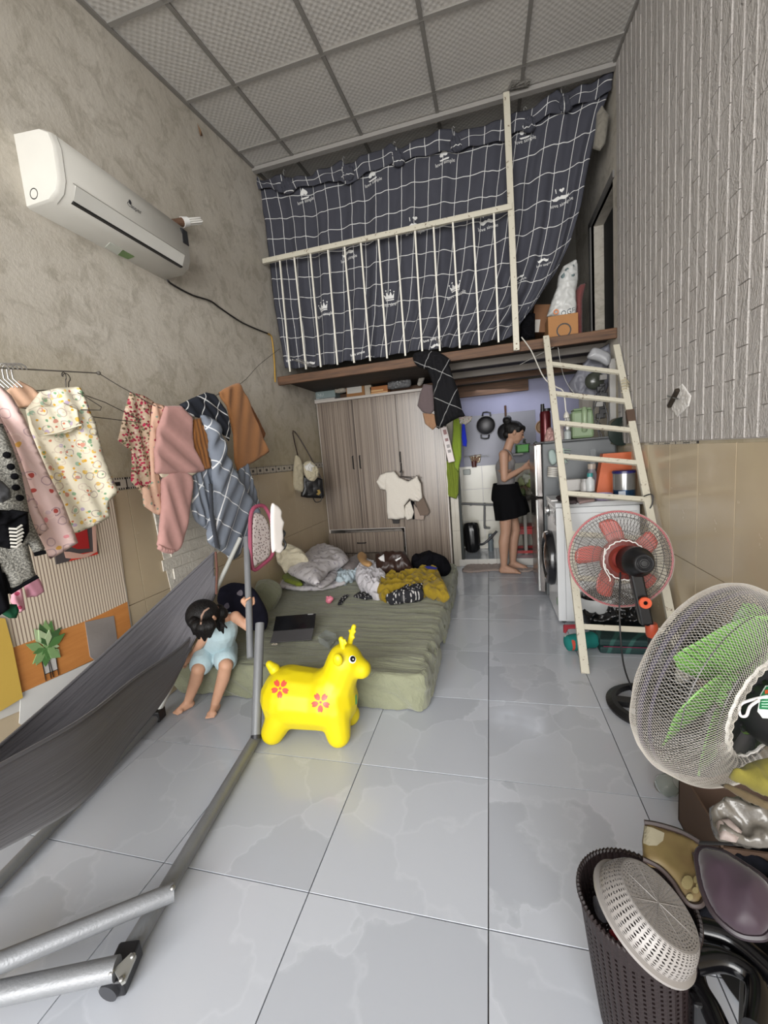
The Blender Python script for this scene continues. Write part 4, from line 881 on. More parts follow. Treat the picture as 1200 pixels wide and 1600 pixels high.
for i in range(3): puff('sheet_fold', Pl((BX1+0.012, 0, 0), (1, 0, 0)), [(0, 0)]*0 or [(y_, z_) for y_, z_ in [(1.95+i*0.62, 0.0), (2.35+i*0.6, 0.0), (2.38+i*0.6, 0.08), (2.2+i*0.6, 0.16), (2.0+i*0.6, 0.1)]], MSH, 0.01, fold=(0.006, 0.07, 0.3), uvc=True, parent=mt)
def lay(name, pxs, m, h, z=BZ+0.004, **kw):
    """soft thing lying on the mattress; h = half height"""
    pl = Pl((0, 0, z+h), (0, 0, 1), (0, 1, 0)); return puff(name, pl, pxs, m, h, **kw)
MWH = cloth('#cfcbc8'); MCRM = cloth('#cdc5ae')
MPT = cloth_pattern('faint_floral_white', '#c6c2c4', [('dot', 22, 0.22, ['#a9a4a8', '#b5b0b6', '#9e9aa2'], 0.0)])
lay('white_blanket', [(435, 918), (440, 905), (462, 902), (500, 908), (520, 905), (545, 900), (540, 912), (505, 921), (470, 922)], MPT, 0.02, nse=(0.01, 0.08), label='thin white patterned blanket lying flat under the pillows', cat='blanket')
lay('green_cloth', [(430, 884), (440, 880), (470, 905), (474, 914), (462, 914), (444, 908)], cloth('#7d8a2f'), 0.02, z=BZ+0.045, nse=(0.004, 0.05), label='olive green cloth folded under the white pillow', cat='cloth')
lay('white_pillow', [(446, 890), (454, 880), (470, 872), (490, 858), (515, 855), (535, 862), (545, 876), (520, 888), (505, 902), (496, 914), (480, 908), (458, 899)], MPT, 0.06, z=BZ+0.10, w=0.16, nse=(0.022, 0.10, 2), smooth_out=True, k=3, label='large white floral pillow at the far left corner of the mattress', cat='pillow')
lay('white_pillow', [(496, 900), (506, 888), (522, 882), (528, 895), (520, 908), (500, 918), (492, 912)], MPT, 0.035, z=BZ+0.045, w=0.1, nse=(0.01, 0.08, 3), smooth_out=True, k=3, label='small crumpled white pillow right of the large one', cat='pillow')
pcl = Pl(P(455, 870, z=BZ+0.27), Vector((0.1, -0.8, 0.6)))
puff('cream_cloth_bundle', pcl, [(433, 868), (440, 856), (452, 851), (466, 856), (474, 862), (482, 876), (472, 884), (456, 886), (446, 896), (440, 886), (434, 880)], MCRM, 0.06, w=0.09, nse=(0.035, 0.12, 5), cell=0.006, smooth_out=True, k=3, label='crumpled cream cloth heaped on the large pillow', cat='cloth')
lay('light_blue_cloth', [(518, 896), (540, 884), (560, 880), (575, 882), (565, 894), (548, 906), (526, 912)], cloth('#b4c3cb'), 0.035, nse=(0.03, 0.06, 1), cell=0.007, label='pale blue cloth crumpled in the middle of the clothes pile', cat='cloth')
lay('grey_stuffed_toy', [(530, 886), (545, 876), (562, 868), (572, 872), (566, 880), (548, 890)], cloth('#77706f'), 0.04, z=BZ+0.05, nse=(0.008, 0.06), smooth_out=True, label='grey sleeve end lying on the pale blue cloth', cat='cloth')
lay('tan_slipper', [(558, 868), (566, 864), (573, 868), (573, 876), (582, 880), (576, 884), (564, 880)], plain('#b08a5c', 0.7), 0.02, z=BZ+0.14, smooth_out=True, label='small tan slipper tip above the grey sleeve', cat='slipper')
lay('white_blanket', [(555, 900), (560, 888), (578, 882), (595, 890), (605, 905), (600, 920), (588, 928), (570, 920), (558, 912)], cloth('#b9b6ba'), 0.06, w=0.1, nse=(0.04, 0.08, 6), cell=0.008, smooth_out=True, k=3, label='white wrinkled quilt bundle between the pale blue cloth and mustard cloth', cat='blanket')
# leather bag
lb = thing('leather_bag', 'dark brown leather bag with white prints on the clothes pile', 'bag', P(618, 892, z=BZ))
MLB = plain('#2a1812', 0.45, bump=0.15)
pbg = Pl(P(616, 893, z=BZ+0.09), Vector((0.15, -0.75, 0.62)))
lbo = puff('bag_body', pbg, [(586, 868), (604, 862), (634, 863), (644, 884), (648, 894), (618, 898), (592, 902), (588, 890)], MLB, 0.09, w=0.08, nse=(0.012, 0.12), parent=lb)
bgt = bvh(lbo); P3 = Pl(pbg.o+pbg.n*0.3, pbg.n)
def onpl(pl_, pts): return [pl_.px(*q) for q in pts]
def cast_decal(name, pxs, tgt, m, parent, off=0.002, cell=0.012, **kw):
    """print on a soft surface, cast straight onto it along the surface's own facing plane"""
    vs_ = []; V, F, D = cdt([Vector(q) for q in pxs], 1e9 if len(pxs) < 3 else max(1.5, cell*300)); c0 = Vector((0, 0, CAMH)); out = []
    for u, v_ in V:
        d = Vector(ray(float(u), float(v_))).normalized(); h = tgt.ray_cast(c0, d, 12)
        out.append(h[0]+h[1]*off if h[0] is not None and h[1].dot(d) < 0 else (h[0]-h[1]*off if h[0] is not None else None))
    fs_ = [tuple(reversed(f)) for f in F if all(out[i] is not None for i in f)]; b_ = next((q for q in out if q is not None), None)
    if b_ is None: return None
    return setp(link(name, [q if q is not None else b_ for q in out], fs_, m, parent), **kw)
cast_decal('white_print', [(591, 872), (600, 866), (601, 878), (595, 876)], bgt, plain('#c9c9c9', 0.4), lb)
cast_decal('white_print', [(617, 875), (627, 870), (626, 873), (619, 877)], bgt, plain('#c9c9c9', 0.4), lb)
puff('black_bag', Pl(P(672, 885, z=BZ+0.08), Vector((0.1, -0.7, 0.7))), [(643, 872), (654, 866), (668, 862), (684, 866), (698, 874), (705, 886), (702, 896), (690, 900), (664, 896), (646, 892)], cloth('#0d0d11'), 0.09, w=0.12, nse=(0.02, 0.12, 1), smooth_out=True, k=3, label='large black soft bag at the far right corner of the mattress', cat='bag')
puff('blue_pouch', Pl(P(672, 888, z=BZ+0.17), Vector((0.1, -0.7, 0.7))), [(662, 885), (672, 884), (684, 887), (682, 890), (668, 889)], cloth('#1c2060'), 0.012, nse=(0.004, 0.03), label='dark blue pouch tucked in the black soft bag', cat='pouch')
lay('mustard_cloth', [(582, 922), (584, 912), (600, 905), (612, 893), (622, 900), (640, 900), (662, 893), (674, 894), (684, 894), (692, 908), (698, 922), (703, 933), (694, 935), (672, 931), (650, 926), (620, 930), (596, 934)], cloth('#8a7420', var=0.12), 0.045, w=0.05, nse=(0.045, 0.12, 4), cell=0.008, label='mustard yellow cloth crumpled at the right of the mattress', cat='cloth')
MLEO = cloth_pattern('black_white_spots', '#26262a', [('dot', 60, 0.33, ['#b4b2b0', '#8c8a8a', '#3a3a3c'], 0.0)])
lay('spotted_cloth', [(600, 936), (620, 930), (632, 922), (650, 920), (664, 918), (662, 930), (644, 934), (620, 937)], MLEO, 0.05, w=0.04, z=BZ+0.006, nse=(0.01, 0.05), label='black and white spotted cloth under the mustard cloth', cat='cloth')
lay('spotted_strap', [(527, 945), (531, 936), (538, 930), (546, 930), (540, 936), (534, 944)], MLEO, 0.008, nse=(0.003, 0.03), label='short black and white spotted strap on the sheet beside the pink toy', cat='strap')
lay('spotted_strap', [(552, 932), (562, 925), (572, 928), (586, 934), (570, 936)], MLEO, 0.012, nse=(0.004, 0.03), label='spotted strap knot left of the mustard cloth', cat='strap')
tn = thing('pink_toy', 'tiny pink rubber toy on the sheet in front of the pillows', 'toy', P(514, 940, z=BZ))
q = P(514, 938, z=BZ+0.03); blend('toy_body', [(q, 0.026, q+Vector((0.02, 0, 0.012)), 0.018), (q, 0.02, q+Vector((-0.012, 0, 0.028)), 0.008), (q, 0.02, q+Vector((0.012, 0, 0.03)), 0.008)], plain('#d4798c', 0.35), 0.004, 3, tn)
# tablet in a case
tb_ = thing('tablet', 'black tablet standing in a grey folding case on the mattress', 'tablet', P(454, 1000, z=BZ))
A = P(422, 1005, z=BZ+0.01); Bq = P(487, 1000, z=BZ+0.01); C0 = P(420, 975, z=BZ+0.06); D0 = P(487, 970, z=BZ+0.06)
ux = (Bq-A).normalized(); md = (A+Bq)/2; wd_ = (Bq-A).length/2; yd = Vector((-ux.y, ux.x, 0))
Mt = Matrix(((ux.x, yd.x, 0, md.x), (ux.y, yd.y, 0, md.y), (0, 0, 1, BZ+0.01), (0, 0, 0, 1)))
bb = B(); bb.box((-wd_, 0, 0), (wd_, 0.10, 0.005), 0.001, Mt @ Matrix.Rotation(0.30, 4, 'X')); bb.go('case_flap', plain('#4c4b4d', 0.6), tb_)
M2 = Mt @ Matrix.Translation((0, 0.096, 0.03)) @ Matrix.Rotation(0.55, 4, 'X'); bb = B(); bb.box((-wd_*1.03, 0, 0), (wd_*1.03, 0.11, 0.008), 0.002, M2); bb.go('tablet_body', plain('#121215', 0.12), tb_)
bb = B(); bb.box((wd_*0.62, 0.102, 0.008), (wd_*0.9, 0.108, 0.010), 0, M2); bb.go('pencil_tab', plain('#8a8a88', 0.3), tb_)
bb = B(); bb.lathe([(0.008, 0), (0.012, 0.002), (0.008, 0.004), (0.006, 0.002)], P(431, 1007, z=BZ+0.012), (0, 0, 1), 12, closed=True); bb.lathe([(0.008, 0), (0.012, 0.002), (0.008, 0.004), (0.006, 0.002)], P(427, 1007, z=BZ+0.012), (0, 0, 1), 12, closed=True); bb.go('hair_tie', plain('#c9bfae', 0.5), label='small white hair tie lying in front of the tablet', cat='hair tie')
n = N('clear_plastic', 0.08, 0, 0.5); n.col('#e6ecec'); n.b.inputs['Transmission Weight'].default_value = 0.85; n.b.inputs['IOR'].default_value = 1.25; n.alpha(0.55); MCL = n.m
pbx = thing('plastic_box', 'small clear open plastic box between the tablet and the yellow ride-on toy', 'box', P(512, 1002, z=BZ))
pt = [P(498, 1004, z=BZ+0.012), P(514, 1014, z=BZ+0.012), P(526, 1000, z=BZ+0.012), P(510, 993, z=BZ+0.012)]
bb = B(); H_ = Vector((0, 0, 0.035))
for i in range(4):
    a_, c_ = pt[i], pt[(i+1) % 4]; bb.bar((a_+c_)/2-(c_-a_)/2+H_/2, (a_+c_)/2+(c_-a_)/2+H_/2, 0.0015, 0.035)
    bb.tube([a_+H_, c_+H_], 0.002, 5)
bb.add([p+Vector((0, 0, 0.001)) for p in pt]+[p-Vector((0, 0, 0.001)) for p in pt], [(0, 1, 2, 3), (7, 6, 5, 4)]); bb.go('tray', MCL, pbx)
# pillows beside the child
puff('olive_cushion', Pl(P(425, 930, z=BZ+0.08), Vector((0.25, -0.6, 0.75))), [(400, 915), (405, 908), (420, 906), (436, 912), (441, 926), (432, 945), (420, 962), (404, 960), (396, 935)], MSH, 0.07, w=0.12, nse=(0.008, 0.15), smooth_out=True, k=3, label='olive cushion against the left wall behind the child', cat='cushion')
MNP = cloth_pattern('navy_print', '#1d1d2c', [('dot', 9, 0.18, ['#8a8490', '#6d6878', '#2c2c3c'], 0.0)])
puff('navy_pillow', Pl(P(380, 955, y=2.25), Vector((0.25, -0.8, 0.45))), [(343, 922), (352, 914), (366, 910), (392, 916), (408, 936), (419, 962), (414, 985), (392, 984), (372, 975), (350, 958), (340, 940)], MNP, 0.07, w=0.14, nse=(0.012, 0.14), smooth_out=True, k=3, label='navy pillow with pale flowers behind the child', cat='pillow')
lay('food_wrapper', [(300, 1012), (312, 998), (324, 1000), (328, 1012), (316, 1020), (300, 1026)], plain('#b5a68e', 0.5), 0.012, nse=(0.006, 0.03), label='crumpled cream and green bib on the mattress beside the child', cat='bib')
# seat pad and cloud board leaning on the wall
sp_ = thing('seat_pad', 'leaf-print seat pad with pink rim leaning on the left wall', 'seat pad', P(410, 870, x=XL+0.06))
pw = Pl((XL+0.05, 0, 0), (1, -0.25, 0.1)); MLF = cloth_pattern('leaf_print', '#b5aaa6', [('dot', 60, 0.26, ['#5c5050', '#7d6a68', '#6d5f5c'], 0.0)])
rim = [(392, 800), (408, 790), (418, 800), (424, 820), (425, 850), (424, 868), (410, 882), (394, 889), (390, 850)]
puff('pad', pw, [(394, 806), (406, 802), (416, 812), (421, 830), (422, 858), (418, 872), (406, 880), (394, 884), (390, 850)], MLF, 0.015, parent=sp_, smooth_out=True)
bb = B(); bb.tube(catmull([pw.to(*pw.px(*q_), 0.005) for q_ in rim], 4), 0.012, 8, close=True); bb.go('pink_rim', plain('#8f4258', 0.5), sp_, True)
cb_ = thing('cloud_board', 'white cloud-shaped board with black loops leaning on the left wall', 'board', P(435, 830, x=XL+0.05))
pw2 = Pl((XL+0.04, 0, 0), (1, -0.5, 0.1))
puff('board', pw2, [(423, 792), (432, 789), (440, 798), (440, 808), (444, 816), (442, 828), (443, 838), (441, 850), (444, 856), (438, 864), (430, 862), (424, 858)], plain('#c9c3be', 0.6), 0.012, parent=cb_, smooth_out=True)
bb = B(); bb.tube(catmull([pw2.to(*pw2.px(*q_), -0.0) for q_ in [(440, 828), (445, 833), (442, 841), (446, 850), (443, 858), (440, 850)]], 4, False), 0.006, 6); bb.go('black_loop', M_black, cb_, True)
# ================================================================== YELLOW RIDE-ON TOY
n = N('yellow_rubber', 0.42, 0, 0.4); v = n.co('Object'); n.col(n.mix(n.noise(v, 9, 4), '#cfbe0e', '#c6b30c')).bump(n.noise(v, 60, 2), 0.05, 0.002); n.b.inputs['Subsurface Weight'].default_value = 0.0; MYE = n.m
cwt = thing('ride_on_toy', 'yellow inflatable bouncy calf toy with red flowers on its side', 'ride-on toy', (-0.87, 1.62, 0))
Cw = lambda u, v_, y=1.62: P(u, v_, y=y)
caps = [(Cw(454, 1087), 0.141, Cw(500, 1092), 0.132), (Cw(500, 1092), 0.132, Cw(515, 1092), 0.135), (Cw(516, 1085), 0.126, Cw(531, 1055), 0.084), (Cw(531, 1055), 0.084, Cw(539, 1033), 0.082),
        (Cw(542, 1034), 0.074, Cw(565, 1045), 0.044),
        (Cw(446, 1105, 1.56), 0.075, P(427, 1143, z=0.055), 0.056), (Cw(446, 1100, 1.68), 0.075, Vector((-1.02, 1.73, 0.052)), 0.052),
        (Cw(522, 1108, 1.57), 0.075, P(529, 1147, z=0.055), 0.056), (Cw(526, 1098, 1.68), 0.07, P(546, 1116, z=0.05), 0.052)]
cwb = blend('body', caps, MYE, 0.0065, 10, cwt)
blend('tail', [(Cw(438, 1056), 0.017, Cw(429, 1046), 0.028), (Cw(429, 1046), 0.028, Cw(421, 1038), 0.018)], MYE, 0.004, 3, cwt)
for (u, v_), y in (((528, 1031), 1.535), ((535, 1025), 1.70)):
    q = Cw(u, v_, y); bb = B(); bb.ball(q, 0.024, 14, (0.95, 0.65, 1.15)); ear = bb.go('ear', MYE, cwt, True)
for (b0, b1, y) in (((537, 1014), (533, 998), 1.60), ((545, 1010), (553, 979), 1.65)):
    a_, c_ = Cw(*b0, y), Cw(*b1, y); m1 = a_.lerp(c_, 0.35); m2 = a_.lerp(c_, 0.65)
    blend('antler', [(a_, 0.014, c_, 0.011), (m1, 0.009, m1+Vector((0.018, -0.005, 0.014)), 0.007), (m2, 0.009, m2+Vector((0.016, -0.004, 0.012)), 0.006), (m2, 0.008, m2+Vector((-0.012, 0.004, 0.012)), 0.006)], MYE, 0.0035, 2, cwt)
cbt = bvh(cwb); MRF = plain('#cf4a3c', 0.4)
def circ(u, v_, r, n_=14, ry=None): return [(u+r*math.cos(2*pi*i/n_), v_+(ry or r)*math.sin(2*pi*i/n_)) for i in range(n_)]
for fx, fy, s_ in ((437.7, 1076, 1.0), (501, 1097.5, 1.05)):
    for i in range(5):
        an = pi/2+i*2*pi/5+0.05; ca, sa = math.cos(an), math.sin(an)
        pp_ = [(3.5, 0), (6, -3.2), (10, -4.4), (13.5, -3.6), (15.2, -2.0), (13.2, 0), (15.2, 2.0), (13.5, 3.6), (10, 4.4), (6, 3.2)]
        cast_decal('petal', [(fx+(x*ca-y*sa)*s_*0.92, fy+(x*sa+y*ca)*s_) for x, y in pp_], cbt, MRF, cwt, 0.0012, 0.006)
    cast_decal('flower_centre', circ(fx, fy, 2.1, 9), cbt, MRF, cwt, 0.0012, 0.006)
cast_decal('eye_white', circ(550.5, 1030.5, 5.6, 18, 6.2), cbt, plain('#f0f0ec', 0.2), cwt, 0.001, 0.006)
cast_decal('eye_pupil', circ(550.8, 1029.8, 4.1, 16, 4.7), cbt, plain('#0a0a0a', 0.1), cwt, 0.0022, 0.006)
cast_decal('eye_glint', circ(551.2, 1030.2, 1.1, 8), cbt, plain('#f4f4f4', 0.1), cwt, 0.0032, 0.006)
cast_decal('chest_print', [(554.5, 1087), (557, 1084), (557.5, 1100), (555, 1101)], cbt, plain('#4d9a5a', 0.4), cwt, 0.0012, 0.006)
# ================================================================== CHILD
MSK = N('child_skin', 0.55, 0, 0.35); v = MSK.co('Object'); MSK.col(MSK.mix(MSK.noise(v, 12, 3), '#c59a80', '#b58a70')); MSK.b.inputs['Subsurface Weight'].default_value = 0.12; MSK.b.inputs['Subsurface Radius'].default_value = (0.02, 0.01, 0.006); MSK = MSK.m
ch = thing('person', 'toddler in pale blue top and shorts sitting on the mattress edge gripping the pole', 'person', (-1.55, 1.8, 0))
Kz = lambda u, v_, z: P(u, v_, z=z)
hipL, hipR = Kz(325, 1018, 0.255), Kz(352, 1014, 0.255); kL, kR = Kz(310, 1046, 0.235), Kz(353, 1040, 0.24)
aL, aR = Kz(294, 1096, 0.04), Kz(336, 1100, 0.042); tL, tR = Kz(274, 1114, 0.014), Kz(328, 1120, 0.014)
pel = (hipL+hipR)/2+Vector((0, 0.01, 0.01)); chs = Kz(348, 984, 0.41); nk = Kz(344, 966, 0.485); hd = Kz(322, 962, 0.54); hd.y = nk.y-0.055; hd = P(321, 962, y=hd.y)
shR, shL = Kz(368, 964, 0.465), Kz(327, 986, 0.42); 
poleA = Vector((-1.096, 1.513, 0.03)); poleT = P(385, 840, x=-1.4)
tt = 0.5
for _ in range(30):
    q = poleA.lerp(poleT, tt); tt += (proj(q)[1]-938)*0.0012
hnd = poleA.lerp(poleT, tt); elR = Kz(389, 981, 0.40); elL = Kz(312, 1008, 0.33); hL = Kz(295, 1030, 0.225)
def fingers(base, dirv, spread, curl, L, r, n=4, thumb=None):
    """n short curved finger chains"""
    out = []; d = Vector(dirv).normalized(); s_ = Vector(spread).normalized(); c_ = Vector(curl).normalized(); ls = [0.85, 1.0, 0.95, 0.75]
    for i in range(n):
        b0 = Vector(base)+s_*((i-1.5)*r*2.1); l = L*ls[i]
        p1 = b0+d*l*0.45+c_*l*0.08; p2 = p1+d*l*0.25+c_*l*0.25; p3 = p2+d*l*0.06+c_*l*0.25
        out += [(b0, r*1.05, p1, r), (p1, r, p2, r*0.92), (p2, r*0.92, p3, r*0.8)]
    if thumb is not None:
        t = Vector(thumb).normalized(); b0 = Vector(base)-d*L*0.35-s_*r*3; p1 = b0+t*L*0.45; p2 = p1+(t*0.6+c_*0.6).normalized()*L*0.3; out += [(b0, r*1.25, p1, r*1.1), (p1, r*1.1, p2, r*0.9)]
    return out
caps = [(pel, 0.075, chs, 0.068), (chs, 0.066, (nk+chs)/2+Vector((0, 0, 0.02)), 0.052), ((nk+chs)/2, 0.04, nk, 0.032), (nk, 0.03, hd, 0.035),
        (chs+Vector((0, 0, 0.02)), 0.045, shR, 0.032), (chs+Vector((0, 0, 0.0)), 0.045, shL, 0.032), (shR, 0.030, elR, 0.022), (elR, 0.0215, hnd+(elR-hnd).normalized()*0.045, 0.016),
        (shL, 0.030, elL, 0.022), (elL, 0.021, hL, 0.0155), (hipL, 0.055, kL, 0.036), (hipR, 0.055, kR, 0.037), (kL, 0.034, (kL*0.65+aL*0.35)+Vector((0, 0.01, 0)), 0.034), ((kL*0.65+aL*0.35)+Vector((0, 0.01, 0)), 0.034, aL, 0.022),
        (kR, 0.034, (kR*0.65+aR*0.35)+Vector((0, 0.01, 0)), 0.034), ((kR*0.65+aR*0.35)+Vector((0, 0.01, 0)), 0.034, aR, 0.022)]
for a_, t_ in ((aL, tL), (aR, tR)):
    fd = Vector((t_.x-a_.x, t_.y-a_.y, 0)).normalized(); sd = Vector((-fd.y, fd.x, 0)); heel = Vector((a_.x, a_.y, 0.022))-fd*0.012; ball_ = Vector((t_.x, t_.y, 0.016))-fd*0.022
    caps += [(heel, 0.021, ball_, 0.017), (a_, 0.02, ball_+Vector((0, 0, 0.004)), 0.015), (ball_-sd*0.014, 0.013, ball_+sd*0.014, 0.013)]
    for i in range(5): caps.append((ball_+sd*(i-2)*0.0085, 0.0065, ball_+sd*(i-2)*0.0098+fd*(0.024-0.002*abs(i-1))-Vector((0, 0, 0.006)), 0.0055 if i else 0.007))
# gripping hand round the pole
fw = (hnd-elR).normalized(); side = (poleT-poleA).normalized(); w0 = hnd+(elR-hnd).normalized()*0.04; tocam = Vector((0, 0, CAMH))-hnd; tocam = (tocam-side*tocam.dot(side)).normalized(); rt = side.cross(tocam)
caps += [(w0, 0.016, hnd-tocam*0.0-rt*0.028, 0.018)]
for i in range(4):
    c0 = hnd+side*((i-1.5)*0.0115); R_ = 0.028; pth = [c0+(rt*-math.cos(a_)-tocam*math.sin(a_))*R_*(1.0 if i in (1, 2) else 0.95) for a_ in (0.0, 0.9, 1.8, 2.6)]
    caps += [(pth[j], 0.0068, pth[j+1], 0.0062) for j in range(3)]
caps += [(hnd-rt*0.03-side*0.01, 0.008, hnd-rt*0.016+tocam*0.024-side*0.005, 0.0075), (hnd-rt*0.016+tocam*0.024-side*0.005, 0.0075, hnd+rt*0.004+tocam*0.028+side*0.004, 0.006)]
dl = (hL-elL).normalized(); caps += [(hL, 0.016, hL+dl*0.028, 0.016)]+fingers(hL+dl*0.035, dl+Vector((0, 0, -0.2)), dl.cross(Vector((0, 0, 1))), (0, 0, -1), 0.03, 0.0055, 4, dl+Vector((0.8, 0.1, 0)))
fdir = (hd-nk).normalized(); face = (Vector((-0.28, -0.72, -0.85))).normalized()
fx_ = face.cross(Vector((0, 0, 1))).normalized(); fu_ = fx_.cross(face).normalized()
HM = Matrix((fx_, face, fu_)).transposed().to_4x4()
Hl = lambda x, y, z: hd+fx_*x+face*y+fu_*z
caps += [(Hl(0, 0.068, -0.008), 0.008, Hl(0, 0.074, -0.014), 0.009), (Hl(-0.072, 0, -0.01), 0.01, Hl(-0.076, -0.004, 0.006), 0.009), (Hl(0.072, 0, -0.01), 0.01, Hl(0.076, -0.004, 0.006), 0.009), (Hl(-0.012, 0.062, -0.034), 0.007, Hl(0.012, 0.062, -0.034), 0.007)]
kb = blend('body', caps, MSK, 0.0042, 4, ch, balls=[(hd, (0.068, 0.075, 0.08), HM), (Hl(0, 0.03, -0.035), (0.05, 0.042, 0.042), HM)])
for s_ in (-1, 1):
    bb = B(); bb.ball(Hl(s_*0.026, 0.064, 0.0), 0.0085, 10); bb.go('eye', plain('#1a1210', 0.2), ch, True)
MHR = N('black_hair', 0.5, 0, 0.25); v = MHR.co('Object', (1, 1, 1)); MHR.col('#0d0b0b').bump(MHR.noise(MHR.co('Object', (140, 140, 12)), 1.0, 3, 0.7, 0.3), 0.8, 0.006); MHR = MHR.m
hcaps = [(Kz(308, 978, 0.52), 0.03, Kz(311, 997, 0.45), 0.008), (Kz(318, 980, 0.52), 0.032, Kz(320, 1000, 0.45), 0.008), (Kz(303, 972, 0.53), 0.026, Kz(304, 990, 0.47), 0.009), (Kz(328, 978, 0.52), 0.03, Kz(328, 995, 0.46), 0.008),
 (Hl(-0.045, 0.0, -0.06), 0.03, Hl(-0.05, 0.03, -0.085), 0.016), (Hl(0.045, -0.02, -0.05), 0.03, Hl(0.05, 0.0, -0.08), 0.014), (Hl(-0.03, -0.04, -0.06), 0.035, Hl(-0.02, -0.045, -0.085), 0.02), (Hl(0.0, -0.05, -0.055), 0.035, Hl(0.01, -0.05, -0.08), 0.018)]
khair = blend('hair', hcaps, MHR, 0.004, 3, ch, balls=[(Hl(0, 0.004, 0.016), (0.08, 0.083, 0.084), HM)])
cast_decal('hair_parting', [(312.5, 976), (313.5, 962), (318, 954), (326, 949), (327.5, 951), (320, 956), (316.5, 963), (315, 976)], bvh(khair), plain('#8a6f60', 0.7), ch, 0.001, 0.005)
pt_ = Kz(350, 968, 0.5); pt_.y -= 0.03; bb = B(); bb.ball(pt_, 0.009, 10); bb.go('hair_tie', plain('#e0dcd4', 0.3), ch, True)
blend('pigtail', [(pt_, 0.010, pt_+Vector((0.012, -0.01, -0.03)), 0.012), (pt_+Vector((0.012, -0.01, -0.03)), 0.011, pt_+Vector((0.018, -0.012, -0.055)), 0.004), (pt_, 0.01, pt_+Vector((0.04, -0.008, -0.028)), 0.004)], MHR, 0.003, 2, ch)
MKC = cloth('#a9bec4', bump=0.15, wv=400)
tb_caps = [(pel+Vector((0, 0, 0.005)), 0.087, chs, 0.079), (chs, 0.077, (nk*0.35+chs*0.65)+Vector((0, -0.008, 0.0)), 0.062)]
kt = blend('sleeveless_top', tb_caps, MKC, 0.005, 4, ch)
for s_, e_ in ((shR, 0.016), (shL, 0.016)):
    a_ = nk.lerp(s_, 0.55)+Vector((0, 0, 0.024)); bb = B(); bb.tube([a_+Vector((0, 0.02, -0.005)), a_, a_+Vector((0, -0.03, -0.01)), chs.lerp(s_, 0.35)+Vector((0, -0.055, 0.01))], 0.0045, 6); bb.go('shoulder_strap', MKC, ch, True)
sc_ = [(pel-Vector((0, 0, 0.01)), 0.092, pel+Vector((0, 0, 0.02)), 0.086)]
for h_, k_ in ((hipL, kL), (hipR, kR)): sc_.append((h_, 0.068, h_.lerp(k_, 0.72), 0.060))
blend('shorts', sc_, MKC, 0.005, 4, ch)
# ================================================================== HAMMOCK ON ITS STAND
MPL = plain('#77797c', 0.38, 0.15, bump=0.25, scale=160, name='grey_powder_coat', var=0.12)
hs = thing('hammock_stand', 'grey tubular hammock stand with black end brackets on the floor', 'hammock stand', (-1.3, 1.1, 0))
rA, rB = Vector((-0.958, 0.62, 0.028)), Vector((-1.098, 1.53, 0.028)); lA, lB = P(-120, 1500, z=0.028), P(247, 1118, z=0.028)
bb = B(); bb.tube([rA, rB], 0.024, 16); bb.go('floor_bar', MPL, hs, True)
bb = B(); bb.tube([lA, lB], 0.02, 16); bb.go('floor_bar', MPL, hs, True)
apx = poleT
bb = B(); mid = poleA.lerp(apx, 0.40); bb.tube([mid-(apx-poleA)*0.06+Vector((-0.01, 0, 0)), apx], 0.0175, 14); bb.go('upper_pole', MPL, hs, True)
lo0 = P(400, 1150, y=1.50); up0 = P(406, 974, y=1.79); 
bb = B(); bb.tube([lo0, up0], 0.0225, 16); bb.go('lower_pole', MPL, hs, True)
bb = B(); dd = (up0-lo0).normalized(); bb.tube([lo0-dd*0.012, lo0+dd*0.004], 0.0235, 16); bb.go('end_cap', plain('#26262a', 0.4), hs, True)
bb = B(); bb.tube([lB+Vector((0.0, 0, 0.01)), apx+Vector((-0.04, 0.0, 0))], 0.013, 12); bb.go('far_pole', plain('#a2a39e', 0.4), hs, True)
bb = B(); bb.box((-0.025, -0.03, -0.02), (0.025, 0.03, 0.035), 0.004, Matrix.Translation(lB) @ Matrix.Rotation(0.2, 4, 'Z')); bb.go('bracket', M_black, hs)
nb = P(-260, 1470, x=-1.30); 
n1, n2 = P(-20, 1512, x=-1.22), P(-20, 1556, x=-1.2)
t1 = P(272, 1393, z=0.075); t2 = P(183, 1513, z=0.07)
far1 = t1+(n1-t1)*1.8; far2 = t2+(n2-t2)*1.8
bb = B(); bb.tube([t1, far1], 0.0235, 18); bb.go('brace_tube', MPL, hs, True)
bb = B(); bb.tube([t2, far2], 0.0245, 18); bb.go('leg_tube', MPL, hs, True)
for q, ax in ((t1+Vector((0.003, -0.006, 0.018)), None),): bb = B(); bb.ball(q, 0.008, 10); bb.go('rivet', M_steel, hs, True)
dr_ = (rA-rB).normalized(); sx_ = Vector((dr_.y, -dr_.x, 0))
e0 = P(193, 1492, z=0.03); e1 = P(190, 1545, z=0.03)
bb = B(); bb.bar(P(206, 1480, z=0.035), P(176, 1548, z=0.03), 0.055, 0.05, (0, 0, 1), 0.006); bb.go('bracket', plain('#1b1b1e', 0.35), hs)
pz = PZ(0.078); bb = B(); bb.prism(onpl(pz, [(205, 1490), (178, 1516), (190, 1538), (196, 1534), (213, 1494)]), pz, -0.004, 0.003); bb.go('bracket_plate', plain('#a9aaa6', 0.3, 0.6), hs)
for u, v_ in ((207, 1493), (174, 1519), (190, 1529)): bb = B(); bb.ball(P(u, v_, z=0.083), 0.0065, 10, (1, 1, 0.6)); bb.go('rivet', M_steel, hs, True)
bb = B(); bb.tube([P(181, 1532, z=0.03), P(168, 1554, z=0.028)], 0.024, 16); bb.go('end_cap', plain('#2e2f33', 0.5), hs, True)
